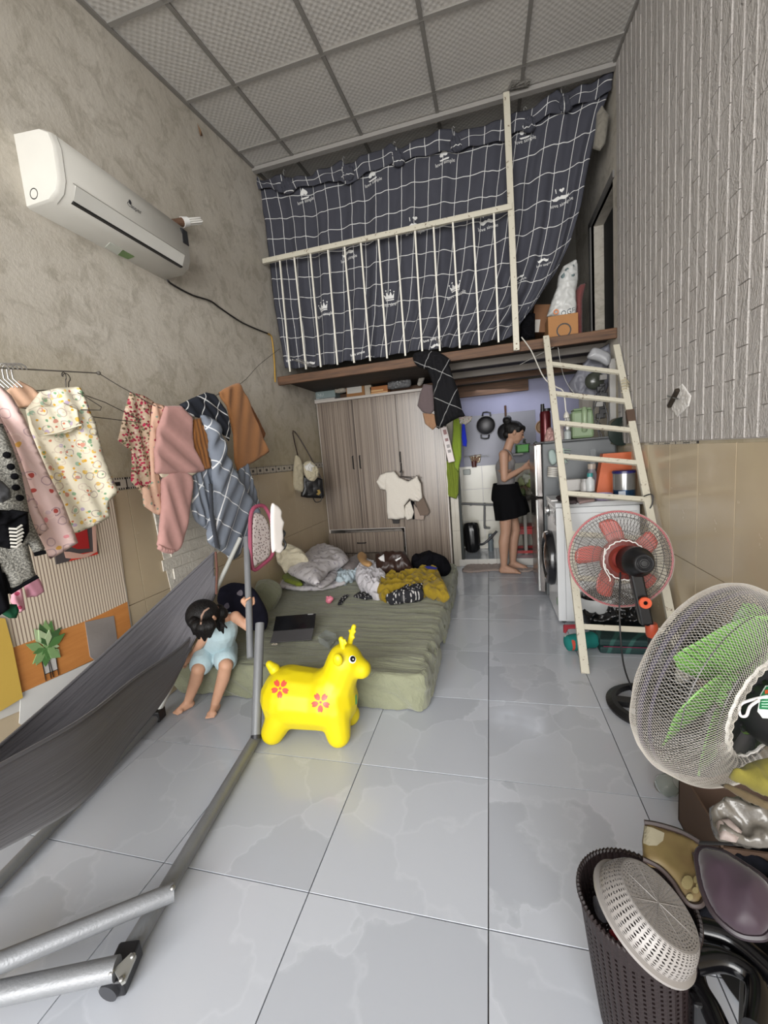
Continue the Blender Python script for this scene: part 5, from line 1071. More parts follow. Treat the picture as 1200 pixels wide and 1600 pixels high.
n = N('dark_grey_hammock_fabric', 0.7, 0, 0.2); v = n.co('UV'); n.col(n.mix(n.noise(v, 3, 4), '#56555a', '#615f62')).bump(n.noise(n.co('UV', (1.5, 22, 1)), 1.0, 4, 0.6, 0.6), 0.5, 0.02); n.b.inputs['Sheen Weight'].default_value = 0.1; MHM = n.m
hm = thing('hammock', 'long dark grey fabric hammock slung on the stand at the left', 'hammock', (-1.4, 1.2, 0.25))
topc = [P(335, 862, x=-1.5), P(262, 930, x=-1.66), P(187, 999, x=-1.72), P(75, 1100, x=-1.70), P(-60, 1215, x=-1.56), P(-260, 1380, x=-1.45)]
crs = [P(336, 900, x=-1.5), P(300, 992, x=-1.60), P(210, 1060, x=-1.45), P(124, 1126, x=-1.27), P(-60, 1232, x=-1.2), P(-260, 1400, x=-1.12)]
botc = [P(337, 930, x=-1.5), P(270, 1070, x=-1.62), P(202, 1162, x=-1.54), P(128, 1254, x=-1.40), P(-60, 1360, x=-1.33), P(-260, 1500, x=-1.25)]
def crv(c, n_=40):
    q = catmull(c, 8, False); L = len(q)-1; return [q[min(int(i*L/n_), L)] .lerp(q[min(int(i*L/n_)+1, L)], i*L/n_-int(i*L/n_)) for i in range(n_+1)]
TC, CC, BC = crv(topc, 60), crv(crs, 60), crv(botc, 60)
vs = []; uv = []; nv_ = 24
for i in range(61):
    for j in range(nv_+1):
        t = j/nv_
        if t < 0.5: s_ = t*2; p = TC[i].lerp(BC[i], s_); p = p+Vector((-0.09, 0.05, -0.02))*math.sin(s_*pi)*(i/60*0.8+0.1)
        else: s_ = (t-0.5)*2; p = BC[i].lerp(CC[i], s_); p = p+Vector((0.05, -0.035, -0.01))*math.sin(s_*pi)*(i/60*0.9+0.1)
        p = p+Vector((1, 0, 0))*0.006*nz(i*0.05, j*0.9, 2)*(1 if i > 2 else 0)
        vs.append(p); uv.append((i/60*2.2, t*1.2))
fs = [(i*(nv_+1)+j, (i+1)*(nv_+1)+j, (i+1)*(nv_+1)+j+1, i*(nv_+1)+j+1) for i in range(60) for j in range(nv_)]
o = link('fabric', vs, fs, MHM, hm, True, uv); o.modifiers.new('s', 'SOLIDIFY').thickness = 0.003
for c_ in (TC, CC): bb = B(); bb.tube(c_, 0.006, 6); bb.go('hem', MHM, hm, True)
bb = B(); sp0 = [CC[i].lerp(BC[i], 0.42)+Vector((0.035, -0.03, 0.0))*(i/60*0.9+0.3) for i in range(20, 36)]
hmt = bvh(o); c0 = Vector((0, 0, CAMH))
pts = []
for k_ in range(30):
    u = 202-k_*4.2; v_ = 1137+k_*2.62; h = hmt.ray_cast(c0, Vector(ray(u, v_)).normalized(), 5)
    if h[0] is not None: pts.append((h[0], h[0]+(c0-h[0]).normalized()*0.004))
bb = B()
for k_ in range(0, len(pts)-1): bb.tube([pts[k_][1], pts[k_][1].lerp(pts[k_+1][1], 0.6)], 0.0011, 4)
bb.go('seam_stitching', plain('#b5b4b2', 0.7), hm)
bb = B(); bb.tube([P(337, 862, x=-1.42), P(339, 890, x=-1.42), P(338, 928, x=-1.44)], 0.006, 8); bb.go('end_cord', plain('#5b3a30', 0.8), hm, True)
# ================================================================== WARDROBE
n = N('grey_striped_laminate', 0.26, 0, 0.5); v = n.co('Object', (1, 1, 0.03)); s1 = n.noise(n.co('Object', (52, 6, 0.25)), 1.0, 5, 0.85); s2 = n.noise(n.co('Object', (190, 20, 0.6)), 1.0, 2, 0.7)
c = n.mix(n.ramp(n.math('ADD', n.math('MULTIPLY', s1, 0.6), n.math('MULTIPLY', s2, 0.4)), [(0.38, 0.0), (0.6, 1.0)]), '#4f443e', '#938679')
n.col(c).bump(s2, 0.06, 0.002); MWR = n.m
WYF, WYB = 4.36, 4.86
wx = lambda u, v_: P(u, v_, y=WYF).x
wz = lambda u, v_: P(u, v_, y=WYF).z
x0, x1, x2, x3 = -1.836, P(560, 740, y=WYF).x, P(626, 740, y=WYF).x, P(699, 740, y=WYF).x-0.004
zt = P(600, 618, y=WYF).z; dzt = wz(570, 826); 
wd = thing('wardrobe', 'tall grey wood-striped wardrobe with three doors and an open drawer', 'wardrobe', ((x0+x3)/2, 4.6, 0))
MEDG = plain('#b9b2ab', 0.4); bb = B()
bb.box((x0, WYF+0.02, 0), (x0+0.018, WYB, zt)); bb.box((x3-0.018, WYF+0.018, 0), (x3, WYB, zt)); bb.box((x0, WYB-0.01, 0), (x3, WYB, zt)); bb.box((x2-0.009, WYF+0.022, 0), (x2+0.009, WYB, zt)); bb.box((x0, WYF+0.03, 0.02), (x3, WYB, 0.04)); bb.box((x0, WYF+0.03, dzt-0.012), (x2, WYB, dzt+0.004))
bb.go('carcass', MEDG, wd)
bb = B(); bb.box((x0-0.005, WYF-0.015, zt), (x3+0.006, WYB, zt+0.028), 0.003); bb.go('top_board', MEDG, wd)
def door(xa, xb, za, zb, hx, hz0, hz1, y=WYF):
    bb = B(); bb.box((xa+0.002, y, za+0.002), (xb-0.002, y+0.018, zb-0.002), 0.0015); d = bb.go('door', MWR, wd)
    bb = B(); bb.tube([(hx, y, hz0), (hx, y-0.022, hz0+0.004), (hx, y-0.022, hz1-0.004), (hx, y, hz1)], 0.0065, 8); bb.go('handle', M_black, d, True)
    return d
hz = lambda v_: wz(560, v_)
door(x0+0.012, x1, dzt, zt, x1-0.045, hz(732), hz(712)); door(x1, x2, dzt, zt, x1+0.035, hz(732), hz(712))
dD = door(x2, x3-0.012, 0.04, zt, x2+0.012, wz(627, 722), wz(627, 706))
bb = B(); bb.bar((x1-0.001, WYF-0.002, dzt+0.01), (x1-0.001, WYF-0.002, zt-0.01), 0.007, 0.004, (0, 1, 0)); bb.go('door_edge', plain('#3a302c', 0.7), wd)
for k_, (za, zb, off) in enumerate(((wz(570, 861)+0.0, dzt-0.03, 0.075), (0.05, wz(570, 861)-0.02, 0.02))):
    bb = B(); bb.box((x0+0.03, WYF-off, za), (x2-0.012, WYF-off+0.018, zb), 0.0015); d = bb.go('drawer', MWR, wd)
    bb = B(); bb.box((x0+0.045, WYF-off+0.018, za+0.01), (x0+0.055, WYF+0.3, zb-0.04)); bb.box((x2-0.035, WYF-off+0.018, za+0.01), (x2-0.025, WYF+0.3, zb-0.04)); bb.box((x0+0.045, WYF-off+0.018, za+0.01), (x2-0.025, WYF+0.3, za+0.018)); bb.go('drawer_side', MEDG, d)
    if k_ == 0:
        hx = wx(568, 843); hzz = (za+zb)/2; bb = B(); bb.tube([(hx-0.05, WYF-off, hzz), (hx-0.046, WYF-off-0.022, hzz), (hx+0.046, WYF-off-0.022, hzz), (hx+0.05, WYF-off, hzz)], 0.0065, 8); bb.go('handle', M_black, d, True)
puff('drawer_clothes', PZ(dzt-0.055), [(536, 829), (560, 827), (628, 823), (630, 830), (560, 834)], plain('#8a837c', 0.9), 0.025, nse=(0.012, 0.04), label='clothes bulging in the open top drawer of the wardrobe', cat='clothes')
# things on the wardrobe top
ZT = zt+0.029
def tbox(name, label, cat, u0, v0, u1, v1, y, dep, m, extra=None):
    t = thing(name, label, cat, P((u0+u1)/2, v1, y=y)); a = P(u0, v1, y=y); c_ = P(u1, v0, y=y)
    hgt = max(0.02, c_.z-a.z)*1.3; bb = B(); bb.box((a.x, y, ZT), (c_.x, y+dep, ZT+hgt), 0.002); bb.go('box_body', m, t); t.location = t.location
    if extra: extra(t, a.x, c_.x, y, ZT, ZT+hgt)
    return t
def ex1(t, xa, xb, y, za, zb):
    pl_ = PY(y-0.001); lettering('print', 'NU', 0.05, pl_, (xa+(xb-xa)*0.32, (za+zb)/2+0.01), plain('#cdd6d6', 0.5), t)
    bb = B(); bb.box((xa+0.02, y-0.0015, za+0.02), (xa+0.06, y, za+0.035)); bb.go('print', plain('#c9d0cf', 0.5), t)
tbox('gift_box', 'flat pale teal box at the left end of the wardrobe top', 'box', 490, 597, 522, 614, 4.42, 0.25, plain('#8d9d9d', 0.5), ex1)
t_ = thing('book', 'pale book lying below the teal box on the wardrobe', 'book', P(505, 616, y=4.38)); bb = B(); a = P(490, 616, y=4.38); c_ = P(523, 616, y=4.38)
bb.box((a.x, 4.37, ZT), (c_.x, 4.415, ZT+0.018), 0.002); bb.go('pages', plain('#b5b3ae', 0.7), t_); bb = B(); bb.box((a.x-0.002, 4.368, ZT+0.018), (c_.x, 4.418, ZT+0.022)); bb.go('cover', plain('#3f4347', 0.5), t_)
def puffy(name, label, cat, pts, y, m, th=0.04, ns=(0.015, 0.05)): return puff(name, PY(y), pts, m, th, nse=ns, smooth_out=True, k=3, label=label, cat=cat)
puffy('white_cloth', 'small white cloth heap between the teal box and the parcel', 'cloth', [(524, 614), (524, 606), (532, 602), (540, 606), (540, 613)], 4.42, cloth('#b9b2a6'))
def ex2(t, xa, xb, y, za, zb):
    bb = B(); bb.box((xa+0.01, y-0.002, za+0.04), (xb-0.03, y, zb-0.005)); bb.go('shipping_label', plain('#c9c6c0', 0.5), t)
tbox('parcel', 'brown parcel with a white shipping label on the wardrobe', 'box', 541, 592, 568, 613, 4.40, 0.16, MCB, ex2)
tbox('carton', 'small white carton with brown marks on the wardrobe', 'box', 570, 597, 579, 611, 4.40, 0.08, plain('#b9ad9c', 0.6))
def ex3(t, xa, xb, y, za, zb):
    bb = B(); bb.box((xa+0.004, y-0.0015, za+0.01), (xb-0.004, y, za+0.02)); bb.box((xa+0.01, y-0.0015, za+0.03), (xb-0.05, y, za+0.045)); bb.go('print', plain('#d6b078', 0.5), t)
tbox('orange_box', 'flat orange printed box on the wardrobe', 'box', 578, 598, 605, 611, 4.40, 0.12, plain('#a8662c', 0.5), ex3)
puffy('plastic_bag', 'clear and dark blue plastic bag on the wardrobe', 'bag', [(606, 608), (608, 595), (620, 589), (636, 588), (642, 593), (641, 604), (625, 607)], 4.42, plain('#77787a', 0.25), 0.05)
puffy('white_bottle', 'white bundle at the right end of the wardrobe top', 'bundle', [(652, 601), (654, 592), (660, 583), (664, 585), (661, 598), (656, 603)], 4.40, cloth('#b5b0a8'), 0.03)
# hangers and white shirt on the right door
HX = P(627, 738, y=WYF-0.03)
hk = thing('door_hook', 'black hook with bunched wire hangers on the right wardrobe door', 'hook', HX)
bb = B(); bb.tube([HX+Vector((0, 0.02, 0.10)), HX+Vector((0, 0.02, 0.02)), HX+Vector((0, -0.02, 0)), HX+Vector((0, -0.02, 0.02))], 0.007, 7); bb.go('hook_shaft', M_black, hk)
MWI = plain('#2f2b29', 0.4, 0.5)
for i, (dx, hh, ww) in enumerate([(0.0, 0.035, 0.21), (0.012, 0.05, 0.19), (-0.008, 0.04, 0.2), (0.02, 0.055, 0.21)]):
    hanger('clothes_hanger', ['wire hanger on the wardrobe door hook, nearest the door', 'wire hanger on the wardrobe door hook, second from the door', 'wire hanger on the wardrobe door hook, third from the door', 'wire hanger on the wardrobe door hook, holding the white shirt'][i], HX+Vector((dx*0.3, -0.012*i, 0.0)), (1, 0.05*i-0.05, -0.06*i+0.05), MWI, ww, hh, group='wire hangers on the wardrobe door')
MWS = cloth('#cfc9bf', bump=0.2)
ws = thing('white_shirt', 'small off-white short-sleeved shirt on a hanger on the wardrobe door', 'shirt', P(625, 770, y=WYF-0.07))
pl_ = PY(WYF-0.075)
puff('shirt_body', pl_, [(602, 738), (616, 736), (624, 746), (638, 752), (648, 746), (652, 742), (656, 756), (655, 770), (648, 784), (640, 780), (632, 790), (634, 802), (632, 810), (620, 812), (606, 811), (604, 800), (603, 770), (600, 757)], MWS, 0.02, fold=(0.004, 0.08, 0.5, 1.0, 0), parent=ws)
puff('sleeve', pl_, [(604, 738), (594, 742), (588, 753), (594, 764), (602, 766), (606, 756)], MWS, 0.018, fold=(0.004, 0.04, 0.8), parent=ws)
puff('sleeve', pl_, [(650, 742), (658, 756), (660, 778), (654, 784), (641, 780), (646, 760)], MWS, 0.018, fold=(0.004, 0.04, 0.8), parent=ws)
puff('shirt_tail', pl_, [(633, 790), (641, 782), (647, 800), (644, 810), (636, 813), (632, 806)], MWS, 0.012, fold=(0.004, 0.03, 0.2), parent=ws)
puff('taupe_garment', PY(WYF-0.045), [(648, 772), (658, 768), (672, 800), (668, 806), (656, 806), (650, 790)], cloth('#6d5f55'), 0.012, label='taupe garment hanging behind the white shirt on the wardrobe', cat='garment')
puff('pale_garment', PY(WYF-0.04), [(646, 786), (656, 800), (664, 804), (662, 813), (652, 812), (648, 812)], cloth('#9c8e84'), 0.01, fold=(0.004, 0.03, 0.2), label='pale striped garment end behind the white shirt', cat='garment')
puff('dark_garment', PY(WYF-0.035), [(612, 808), (624, 808), (624, 818), (614, 818)], cloth('#3c3a39'), 0.01, label='dark sock end below the white shirt', cat='garment')
puff('black_garment', PY(WYF-0.03), [(641, 782), (647, 784), (650, 810), (645, 812)], M_blackcloth, 0.01, label='black garment strip behind the white shirt', cat='garment')
# handbags on the left wall
bgY = 4.0
hbx = thing('cream_bag', 'cream fabric tote hanging on the left wall beside the wardrobe', 'bag', P(464, 745, x=XL+0.05))
pw3 = Pl(P(470, 740, x=XL+0.07), (1, -0.9, 0))
puff('bag_body', pw3, [(460, 716), (466, 712), (472, 722), (474, 740), (474, 766), (466, 768), (458, 758)], cloth('#a39a84'), 0.025, nse=(0.006, 0.05), parent=hbx, smooth_out=True)
puff('cream_pouch', Pl(pw3.o+pw3.n*0.02, pw3.n), [(474, 726), (484, 720), (494, 728), (498, 740), (490, 752), (478, 746)], cloth('#b0a790'), 0.03, nse=(0.008, 0.04), parent=hbx, smooth_out=True)
puff('white_packet', Pl(pw3.o+pw3.n*0.04, pw3.n), [(475, 728), (484, 722), (492, 728), (488, 738), (478, 736)], plain('#c4c2be', 0.5), 0.015, nse=(0.008, 0.03), parent=hbx)
bkb = thing('black_handbag', 'black quilted handbag with gold emblem hanging by a long strap beside the wardrobe', 'handbag', P(488, 762, x=XL+0.12))
pw4 = Pl(P(488, 762, x=XL+0.13), (0.8, -1, 0))
n = N('quilted_black', 0.4); s_ = n.sep(n.co('UV', (38, 38, 38), (0, 0, 0.785))); w_ = n.math('MAXIMUM', n.math('ABSOLUTE', n.math('SINE', s_[0])), n.math('ABSOLUTE', n.math('SINE', s_[1]))); n.col('#101013').bump(w_, 0.6, 0.01); MQL = n.m
bo = puff('bag_body', pw4, [(472, 744), (480, 742), (504, 748), (507, 775), (505, 779), (480, 778), (470, 776)], MQL, 0.03, parent=bkb)
bb = B(); bb.tube(catmull([pw4.to(*pw4.px(*q), 0.0) for q in [(474, 746), (466, 715), (458, 673), (480, 705), (502, 748)]], 5, False), 0.006, 6); bb.go('strap', plain('#241612', 0.5), bkb, True)
bb = B(); bb.tube(catmull([pw4.to(*pw4.px(*q), 0.02) for q in [(488, 776), (492, 784), (500, 783), (502, 776)]], 4, False), 0.005, 6); bb.go('handle', M_black, bkb, True)
cast_decal('gold_emblem', [(495, 766), (499, 765), (501, 770), (498, 774), (494, 772), (497, 769)], bvh(bo), plain('#b39a5c', 0.3, 0.6), bkb, 0.003)
# bundle hanging at the right end of the wardrobe
BY_ = 4.1
MBC = plaid('black_plaid', '#131316', '#8a8a8a', 0.16, 0.2, 0.005, 0.5)
hb2 = thing('hanging_blanket', 'dark checked blanket bunched and hung from the loft edge beside the wardrobe', 'blanket', P(690, 610, y=3.6))
HB = 3.50
puff('blanket_fold', PY(HB), [(645, 556), (656, 549), (680, 549), (696, 556), (704, 566), (690, 580), (664, 577), (650, 570)], MBC, 0.05, fold=(0.014, 0.05, 1.3), nse=(0.01, 0.06), parent=hb2, smooth_out=True)
puff('blanket_drape', PY(HB-0.01), [(664, 560), (684, 552), (700, 566), (708, 590), (716, 610), (722, 640), (727, 650), (718, 652), (706, 658), (690, 668), (682, 668), (678, 640), (676, 600), (668, 580)], MBC, 0.05, fold=(0.018, 0.055, 0.12, 0.8), parent=hb2, smooth_out=True, k=2)
puff('grey_garment', PY(HB+0.015), [(662, 600), (676, 602), (680, 640), (672, 648), (660, 644), (652, 634), (656, 615)], cloth('#5a4f50'), 0.015, fold=(0.004, 0.06, 0.1), label='dull mauve-grey garment hanging beside the dark checked blanket', cat='garment')
puff('tan_garment', PY(HB+0.02), [(660, 645), (676, 646), (684, 650), (684, 665), (676, 672), (664, 662)], cloth('#8a6a52'), 0.015, fold=(0.005, 0.04, 0.2), label='tan garment end hanging below the mauve-grey garment', cat='garment')
# packaged white box hanging / leaning + green towels
wp = thing('wrapped_package', 'narrow white printed package wrapped in plastic beside the wardrobe', 'package', P(700, 690, y=4.3))
a = P(689, 668, y=4.30); Mx = Matrix.Translation(P(699, 694, y=4.30)) @ Matrix.Rotation(-0.17, 4, 'Y'); bb = B(); bb.box((-0.035, 0, -0.19), (0.035, 0.05, 0.18), 0.006, Mx); bb.go('package_body', plain('#b3a7a4', 0.3), wp)
for z0, z1, cc in ((0.1, 0.15, '#7a3a38'), (0.03, 0.06, '#6d2f2f'), (-0.04, -0.005, '#77706e'), (-0.09, -0.06, '#5c5654')): bb = B(); bb.box((-0.012, -0.002, z0), (0.02, 0.0, z1), 0, Mx); bb.go('print', plain(cc, 0.4), wp)
MGT = cloth('#6f7d2c', var=0.15); MGT2 = cloth('#7d9234')
puff('olive_towel', PY(4.40), [(698, 720), (712, 716), (718, 730), (717, 770), (713, 780), (704, 777), (697, 775), (696, 740)], MGT, 0.02, fold=(0.012, 0.05, 0.05), label='long olive green towel hanging on the pillar', cat='towel')
puff('green_towel', PY(4.37), [(708, 655), (720, 652), (721, 680), (721, 715), (716, 738), (710, 730), (706, 700)], MGT2, 0.016, fold=(0.01, 0.045, 0.05), label='bright green towel hanging above the olive towel', cat='towel')
puff('blue_cloth', PY(4.36), [(722, 660), (726, 660), (730, 690), (729, 698), (723, 697), (721, 684)], cloth('#1f2fb0'), 0.012, fold=(0.005, 0.03, 0.1), label='bright blue cloth hanging at the kitchen entrance', cat='cloth')
puff('patterned_cloth', PY(4.355), [(716, 650), (738, 650), (736, 658), (728, 664), (718, 662)], cloth_pattern('w_pink', '#b5b0a8', [('dot', 60, 0.3, ['#7d8a5c', '#b58a90', '#8a8a90'], 0.0)]), 0.015, nse=(0.006, 0.03), label='small pale patterned cloth over the blue cloth', cat='cloth')
# ================================================================== KITCHEN
KY = 4.93
bb = B(); bb.box((P(724, 700, y=KY).x, KY+0.005, KT), (P(838, 700, y=KY).x, KY+0.016, P(760, 648, y=KY).z)); bb.go('backsplash_sheet', plain('#5a5b64', 0.4, 0.3), label='grey metal sheet fixed on the kitchen wall behind the pans', cat='metal sheet')
def pan(name, label, u, v_, r, hand, y=KY-0.02):
    t = thing(name, label, 'pan', P(u, v_, y=y)); c_ = P(u, v_, y=y)
    bb = B(); bb.lathe([(r*0.72, 0.0), (r*0.97, 0.018), (r, 0.04), (r*0.965, 0.04), (r*0.93, 0.02), (r*0.68, 0.006), (0, 0.006)], c_, (0, -1, 0), 32); bb.go('pan_body', plain('#1e1d20', 0.35, 0.3), t, True)
    hand(t, c_, r); return t
def h1(t, c_, r):
    for s_ in (1, -1):
        ax = Vector((0.12*s_, 0, s_)).normalized(); sd = Vector((ax.z, 0, -ax.x)); q = c_+Vector((0, -0.035, 0))
        bb = B(); bb.tube([q+ax*r*0.97-sd*0.045, q+ax*(r+0.035)-sd*0.04, q+ax*(r+0.042), q+ax*(r+0.035)+sd*0.04, q+ax*r*0.97+sd*0.045], 0.009, 8); bb.go('handle', M_black, t, True)
pan('frying_pan', 'black two-handled pan hanging on the kitchen wall', 759, 665, 0.105, h1)
def h2(t, c_, r):
    bb = B(); bb.tube([c_+Vector((0, -0.03, r)), c_+Vector((0, -0.02, r+0.19))], [0.009, 0.012], 8); bb.go('handle', plain('#4a3022', 0.5), t, True)
pan('frying_pan', 'black frying pan with brown handle hanging behind the woman', 791, 675, 0.10, h2)
cp = thing('utensil_cup', 'dark red cup with wooden utensils on the kitchen wall', 'cup', P(740, 733, y=KY)); q = P(741, 730, y=KY-0.05)
bb = B(); bb.lathe([(0.0, 0), (0.026, 0.0), (0.03, 0.07), (0.026, 0.07), (0.023, 0.01), (0, 0.01)], q, (0, 0, 1), 18); bb.go('cup_body', plain('#4b2420', 0.4), cp, True)
for i, (dx, dy, l) in enumerate([(0.06, 0, 0.12), (-0.02, 0, 0.13), (0.02, 0.01, 0.14), (0.04, 0.0, 0.1)]): bb = B(); bb.tube([q+Vector((dx*0.2, dy, 0.02)), q+Vector((dx, dy, l))], [0.005, 0.012], 7); bb.go('utensil', plain('#6d4a36', 0.6), cp, True)
ut = thing('wall_shelf', 'small wire shelf with foil on the kitchen wall', 'shelf', P(740, 712, y=KY)); a = P(724, 713, y=KY); c_ = P(764, 712, y=KY)
bb = B(); 
for d_ in (0.0, -0.05, -0.1): bb.tube([a+Vector((0, d_, 0)), c_+Vector((0, d_, 0))], 0.003, 6)
for i in range(6): p_ = a.lerp(c_, i/5); bb.tube([p_, p_+Vector((0, -0.1, 0))], 0.002, 5)
bb.go('wire_rack', M_steel, ut)
puff('foil', PY(KY-0.02), [(733, 712), (752, 710), (750, 722), (738, 726)], plain('#b5a890', 0.25, 0.5), 0.008, nse=(0.008, 0.02), parent=ut)
bb = B(); bb.box((P(724, 735, y=KY).x, KY-0.03, P(724, 742, y=KY).z), (P(735, 735, y=KY).x, KY, P(735, 733, y=KY).z), 0.003); bb.go('soap_holder', plain('#5c6660', 0.3), label='small dark soap holder on the kitchen wall at the left', cat='soap holder')
MPIP = plain('#595a5b', 0.5)
pp = thing('water_pipe', 'grey plastic water pipe running along the kitchen wall', 'pipe', P(745, 788, y=KY))
bb = B(); bb.tube([P(722, 787, y=KY-0.03), P(775, 789, y=KY-0.03)], 0.013, 10); bb.go('pipe_run', MPIP, pp, True)
bb = B(); bb.tube([P(757, 788, y=KY-0.03), P(757, 822, y=KY-0.03), P(758, 825, y=KY-0.03), P(766, 825, y=KY-0.03)], 0.012, 10); bb.go('pipe_drop', MPIP, pp, True)
for u, v_ in ((736, 788), (757, 788), (758, 824)): bb = B(); bb.ball(P(u, v_, y=KY-0.03), 0.018, 10); bb.go('pipe_joint', MPIP, pp, True)
q = P(767, 856, y=KY-0.1); q.z = 0.08; bb = B(); bb.lathe([(0.03, 0), (0.03, 0.1), (0.034, 0.1), (0.034, 0.13), (0.024, 0.14), (0.02, 0.2)], q, (0, 0, 1), 16); bb.go('drain_pipe', plain('#5d666b', 0.45), smooth=True, label='short grey drain pipe standing on the raised kitchen floor', cat='pipe')
cable('drain_hose', 'dark corrugated drain hose curving from the drain pipe', [P(748, 853, y=KY-0.18)+Vector((0, 0, 0.02)), P(755, 850, y=KY-0.16), P(765, 842, y=KY-0.14), P(776, 830, y=KY-0.1)], 0.014, plain('#26262a', 0.5), 'hose', 8)
bnb = thing('bin_bag', 'bin lined with a black bag standing in the kitchen corner', 'bin', P(738, 852, y=4.8)); q = P(738, 852, y=4.8); q.z = 0.08
bb = B(); prof_ = [(0.05, 0.0), (0.075, 0.03), (0.088, 0.12), (0.086, 0.26), (0.075, 0.33), (0.07, 0.335), (0.07, 0.32), (0.0, 0.3)]; bb.lathe(prof_, q, (0, 0, 1), 40)
for i, v0 in enumerate(bb.v):
    d = Vector((v0.x-q.x, v0.y-q.y, 0)); an = math.atan2(d.y, d.x); v0 += d*(0.07*math.sin(an*11+v0.z*9)+0.08*nz(an*3, v0.z*12))
bb.go('black_liner', plain('#0f0f11', 0.3), bnb, True)
# green basket, plants, clutter by the wall
gb = thing('green_basket', 'bright green plastic basket on the kitchen ledge behind the woman', 'basket', P(818, 705, y=4.86)); a = P(806, 708, y=4.86); c_ = P(826, 694, y=4.86)
bb = B(); bb.box((a.x, 4.78, a.z), (c_.x, 4.8, c_.z), 0.003); bb.box((a.x, 4.88, a.z), (c_.x, 4.9, c_.z), 0.003); bb.box((a.x, 4.78, a.z), (a.x+0.012, 4.9, c_.z)); bb.box((c_.x-0.012, 4.78, a.z), (c_.x, 4.9, c_.z)); bb.box((a.x, 4.78, a.z), (c_.x, 4.9, a.z+0.01)); bb.go('basket_body', plain('#3c9a22', 0.4), gb)
ldg = B(); ldg.box((P(800, 708, y=4.86).x, 4.76, a.z-0.025), (0.36, 4.94, a.z-0.002), 0.003); ldg.go('shelf_board', plain('#6d6c6a', 0.4), label='narrow grey ledge on the kitchen wall behind the woman', cat='shelf')
rr = random.Random(4)
hn = thing('herb_bundle', 'dark tangled herb bundle behind the green basket', 'herbs', P(825, 690, y=4.9))
for i in range(14):
    q = P(826, 705, y=4.88); an = rr.uniform(0.3, 2.8); l = rr.uniform(0.07, 0.16); e_ = q+Vector((math.cos(an)*l, rr.uniform(-0.04, 0.02), math.sin(an)*l)); bb = B(); bb.tube([q, q.lerp(e_, 0.5)+Vector((0, -0.01, 0.02)), e_], [0.003, 0.003, 0.001], 5); bb.ball(e_, 0.012, 6, (1.3, 0.4, 1)); bb.go('sprig', plain(['#2f3b2a', '#4a5046', '#596052'][i % 3], 0.7), hn)
vb = thing('vegetable_bag', 'heap of leafy vegetables in bags on the counter behind the fridge', 'vegetables', P(825, 760, y=4.75))
ct = B(); ct.box((P(812, 790, y=4.8).x, 4.62, 0.59), (0.37, 4.94, 0.62), 0.004); ct.box((0.33, 4.64, 0.08), (0.36, 4.92, 0.59)); ct.go('counter', plain('#8f8b84', 0.4), label='small kitchen counter half hidden behind the woman', cat='counter')
for i, (u, v_, cc, r) in enumerate([(816, 752, '#8a9268', 0.05), (824, 748, '#a3a596', 0.055), (830, 756, '#7d8a4c', 0.05), (820, 764, '#5a4a3c', 0.05), (830, 768, '#6d6a5c', 0.05), (815, 770, '#4c5a34', 0.045), (826, 776, '#3d3a34', 0.05), (834, 742, '#8c9a5c', 0.04)]):
    bb = B(); bb.ball(P(u, v_, y=4.76-0.03*(i % 3)), r, 12)
    for v0 in bb.v: v0 += (v0-P(u, v_, y=4.76))*(0.5*nz(v0.x*30, v0.y*30, v0.z*30+i))
    bb.go('leaf_bunch', plain(cc, 0.6, bump=0.4, scale=40), vb, True)
# red stool
stl = thing('plastic_stool', 'red plastic stool behind the woman on the raised kitchen floor', 'stool', P(822, 855, y=4.78)); sx0, sy0 = P(821, 855, y=4.76).x, 4.76; MRD = plain('#9a1f20', 0.35)
bb = B(); bb.box((sx0-0.11, sy0-0.11, 0.36), (sx0+0.11, sy0+0.11, 0.385), 0.01); bb.go('seat', MRD, stl)
for dx in (-1, 1):
    for dy in (-1, 1): bb = B(); bb.bar((sx0+dx*0.12, sy0+dy*0.12, 0.08), (sx0+dx*0.09, sy0+dy*0.09, 0.36), 0.045, 0.03, (0, 1, 0), 0.006); bb.go('leg', MRD, stl)
for dy in (-1, 1):
    bb = B(); bb.box((sx0-0.11, sy0+dy*0.1-0.01, 0.30), (sx0+0.11, sy0+dy*0.1+0.01, 0.36)); bb.box((sx0-0.12, sy0+dy*0.115-0.01, 0.09), (sx0+0.12, sy0+dy*0.115+0.01, 0.12)); bb.go('side_rail', MRD, stl)
# floor cloth
puff('floor_cloth', Pl((0, 0, 0.012), (0, 0, 1), (0, 1, 0)), [(722, 893), (728, 884), (745, 882), (775, 881), (800, 884), (835, 888), (828, 893), (790, 894), (770, 891), (745, 894)], cloth('#8c7f78'), 0.012, nse=(0.012, 0.05), smooth_out=True, k=2, label='crumpled grey-pink floor cloth at the foot of the kitchen step', cat='floor cloth')
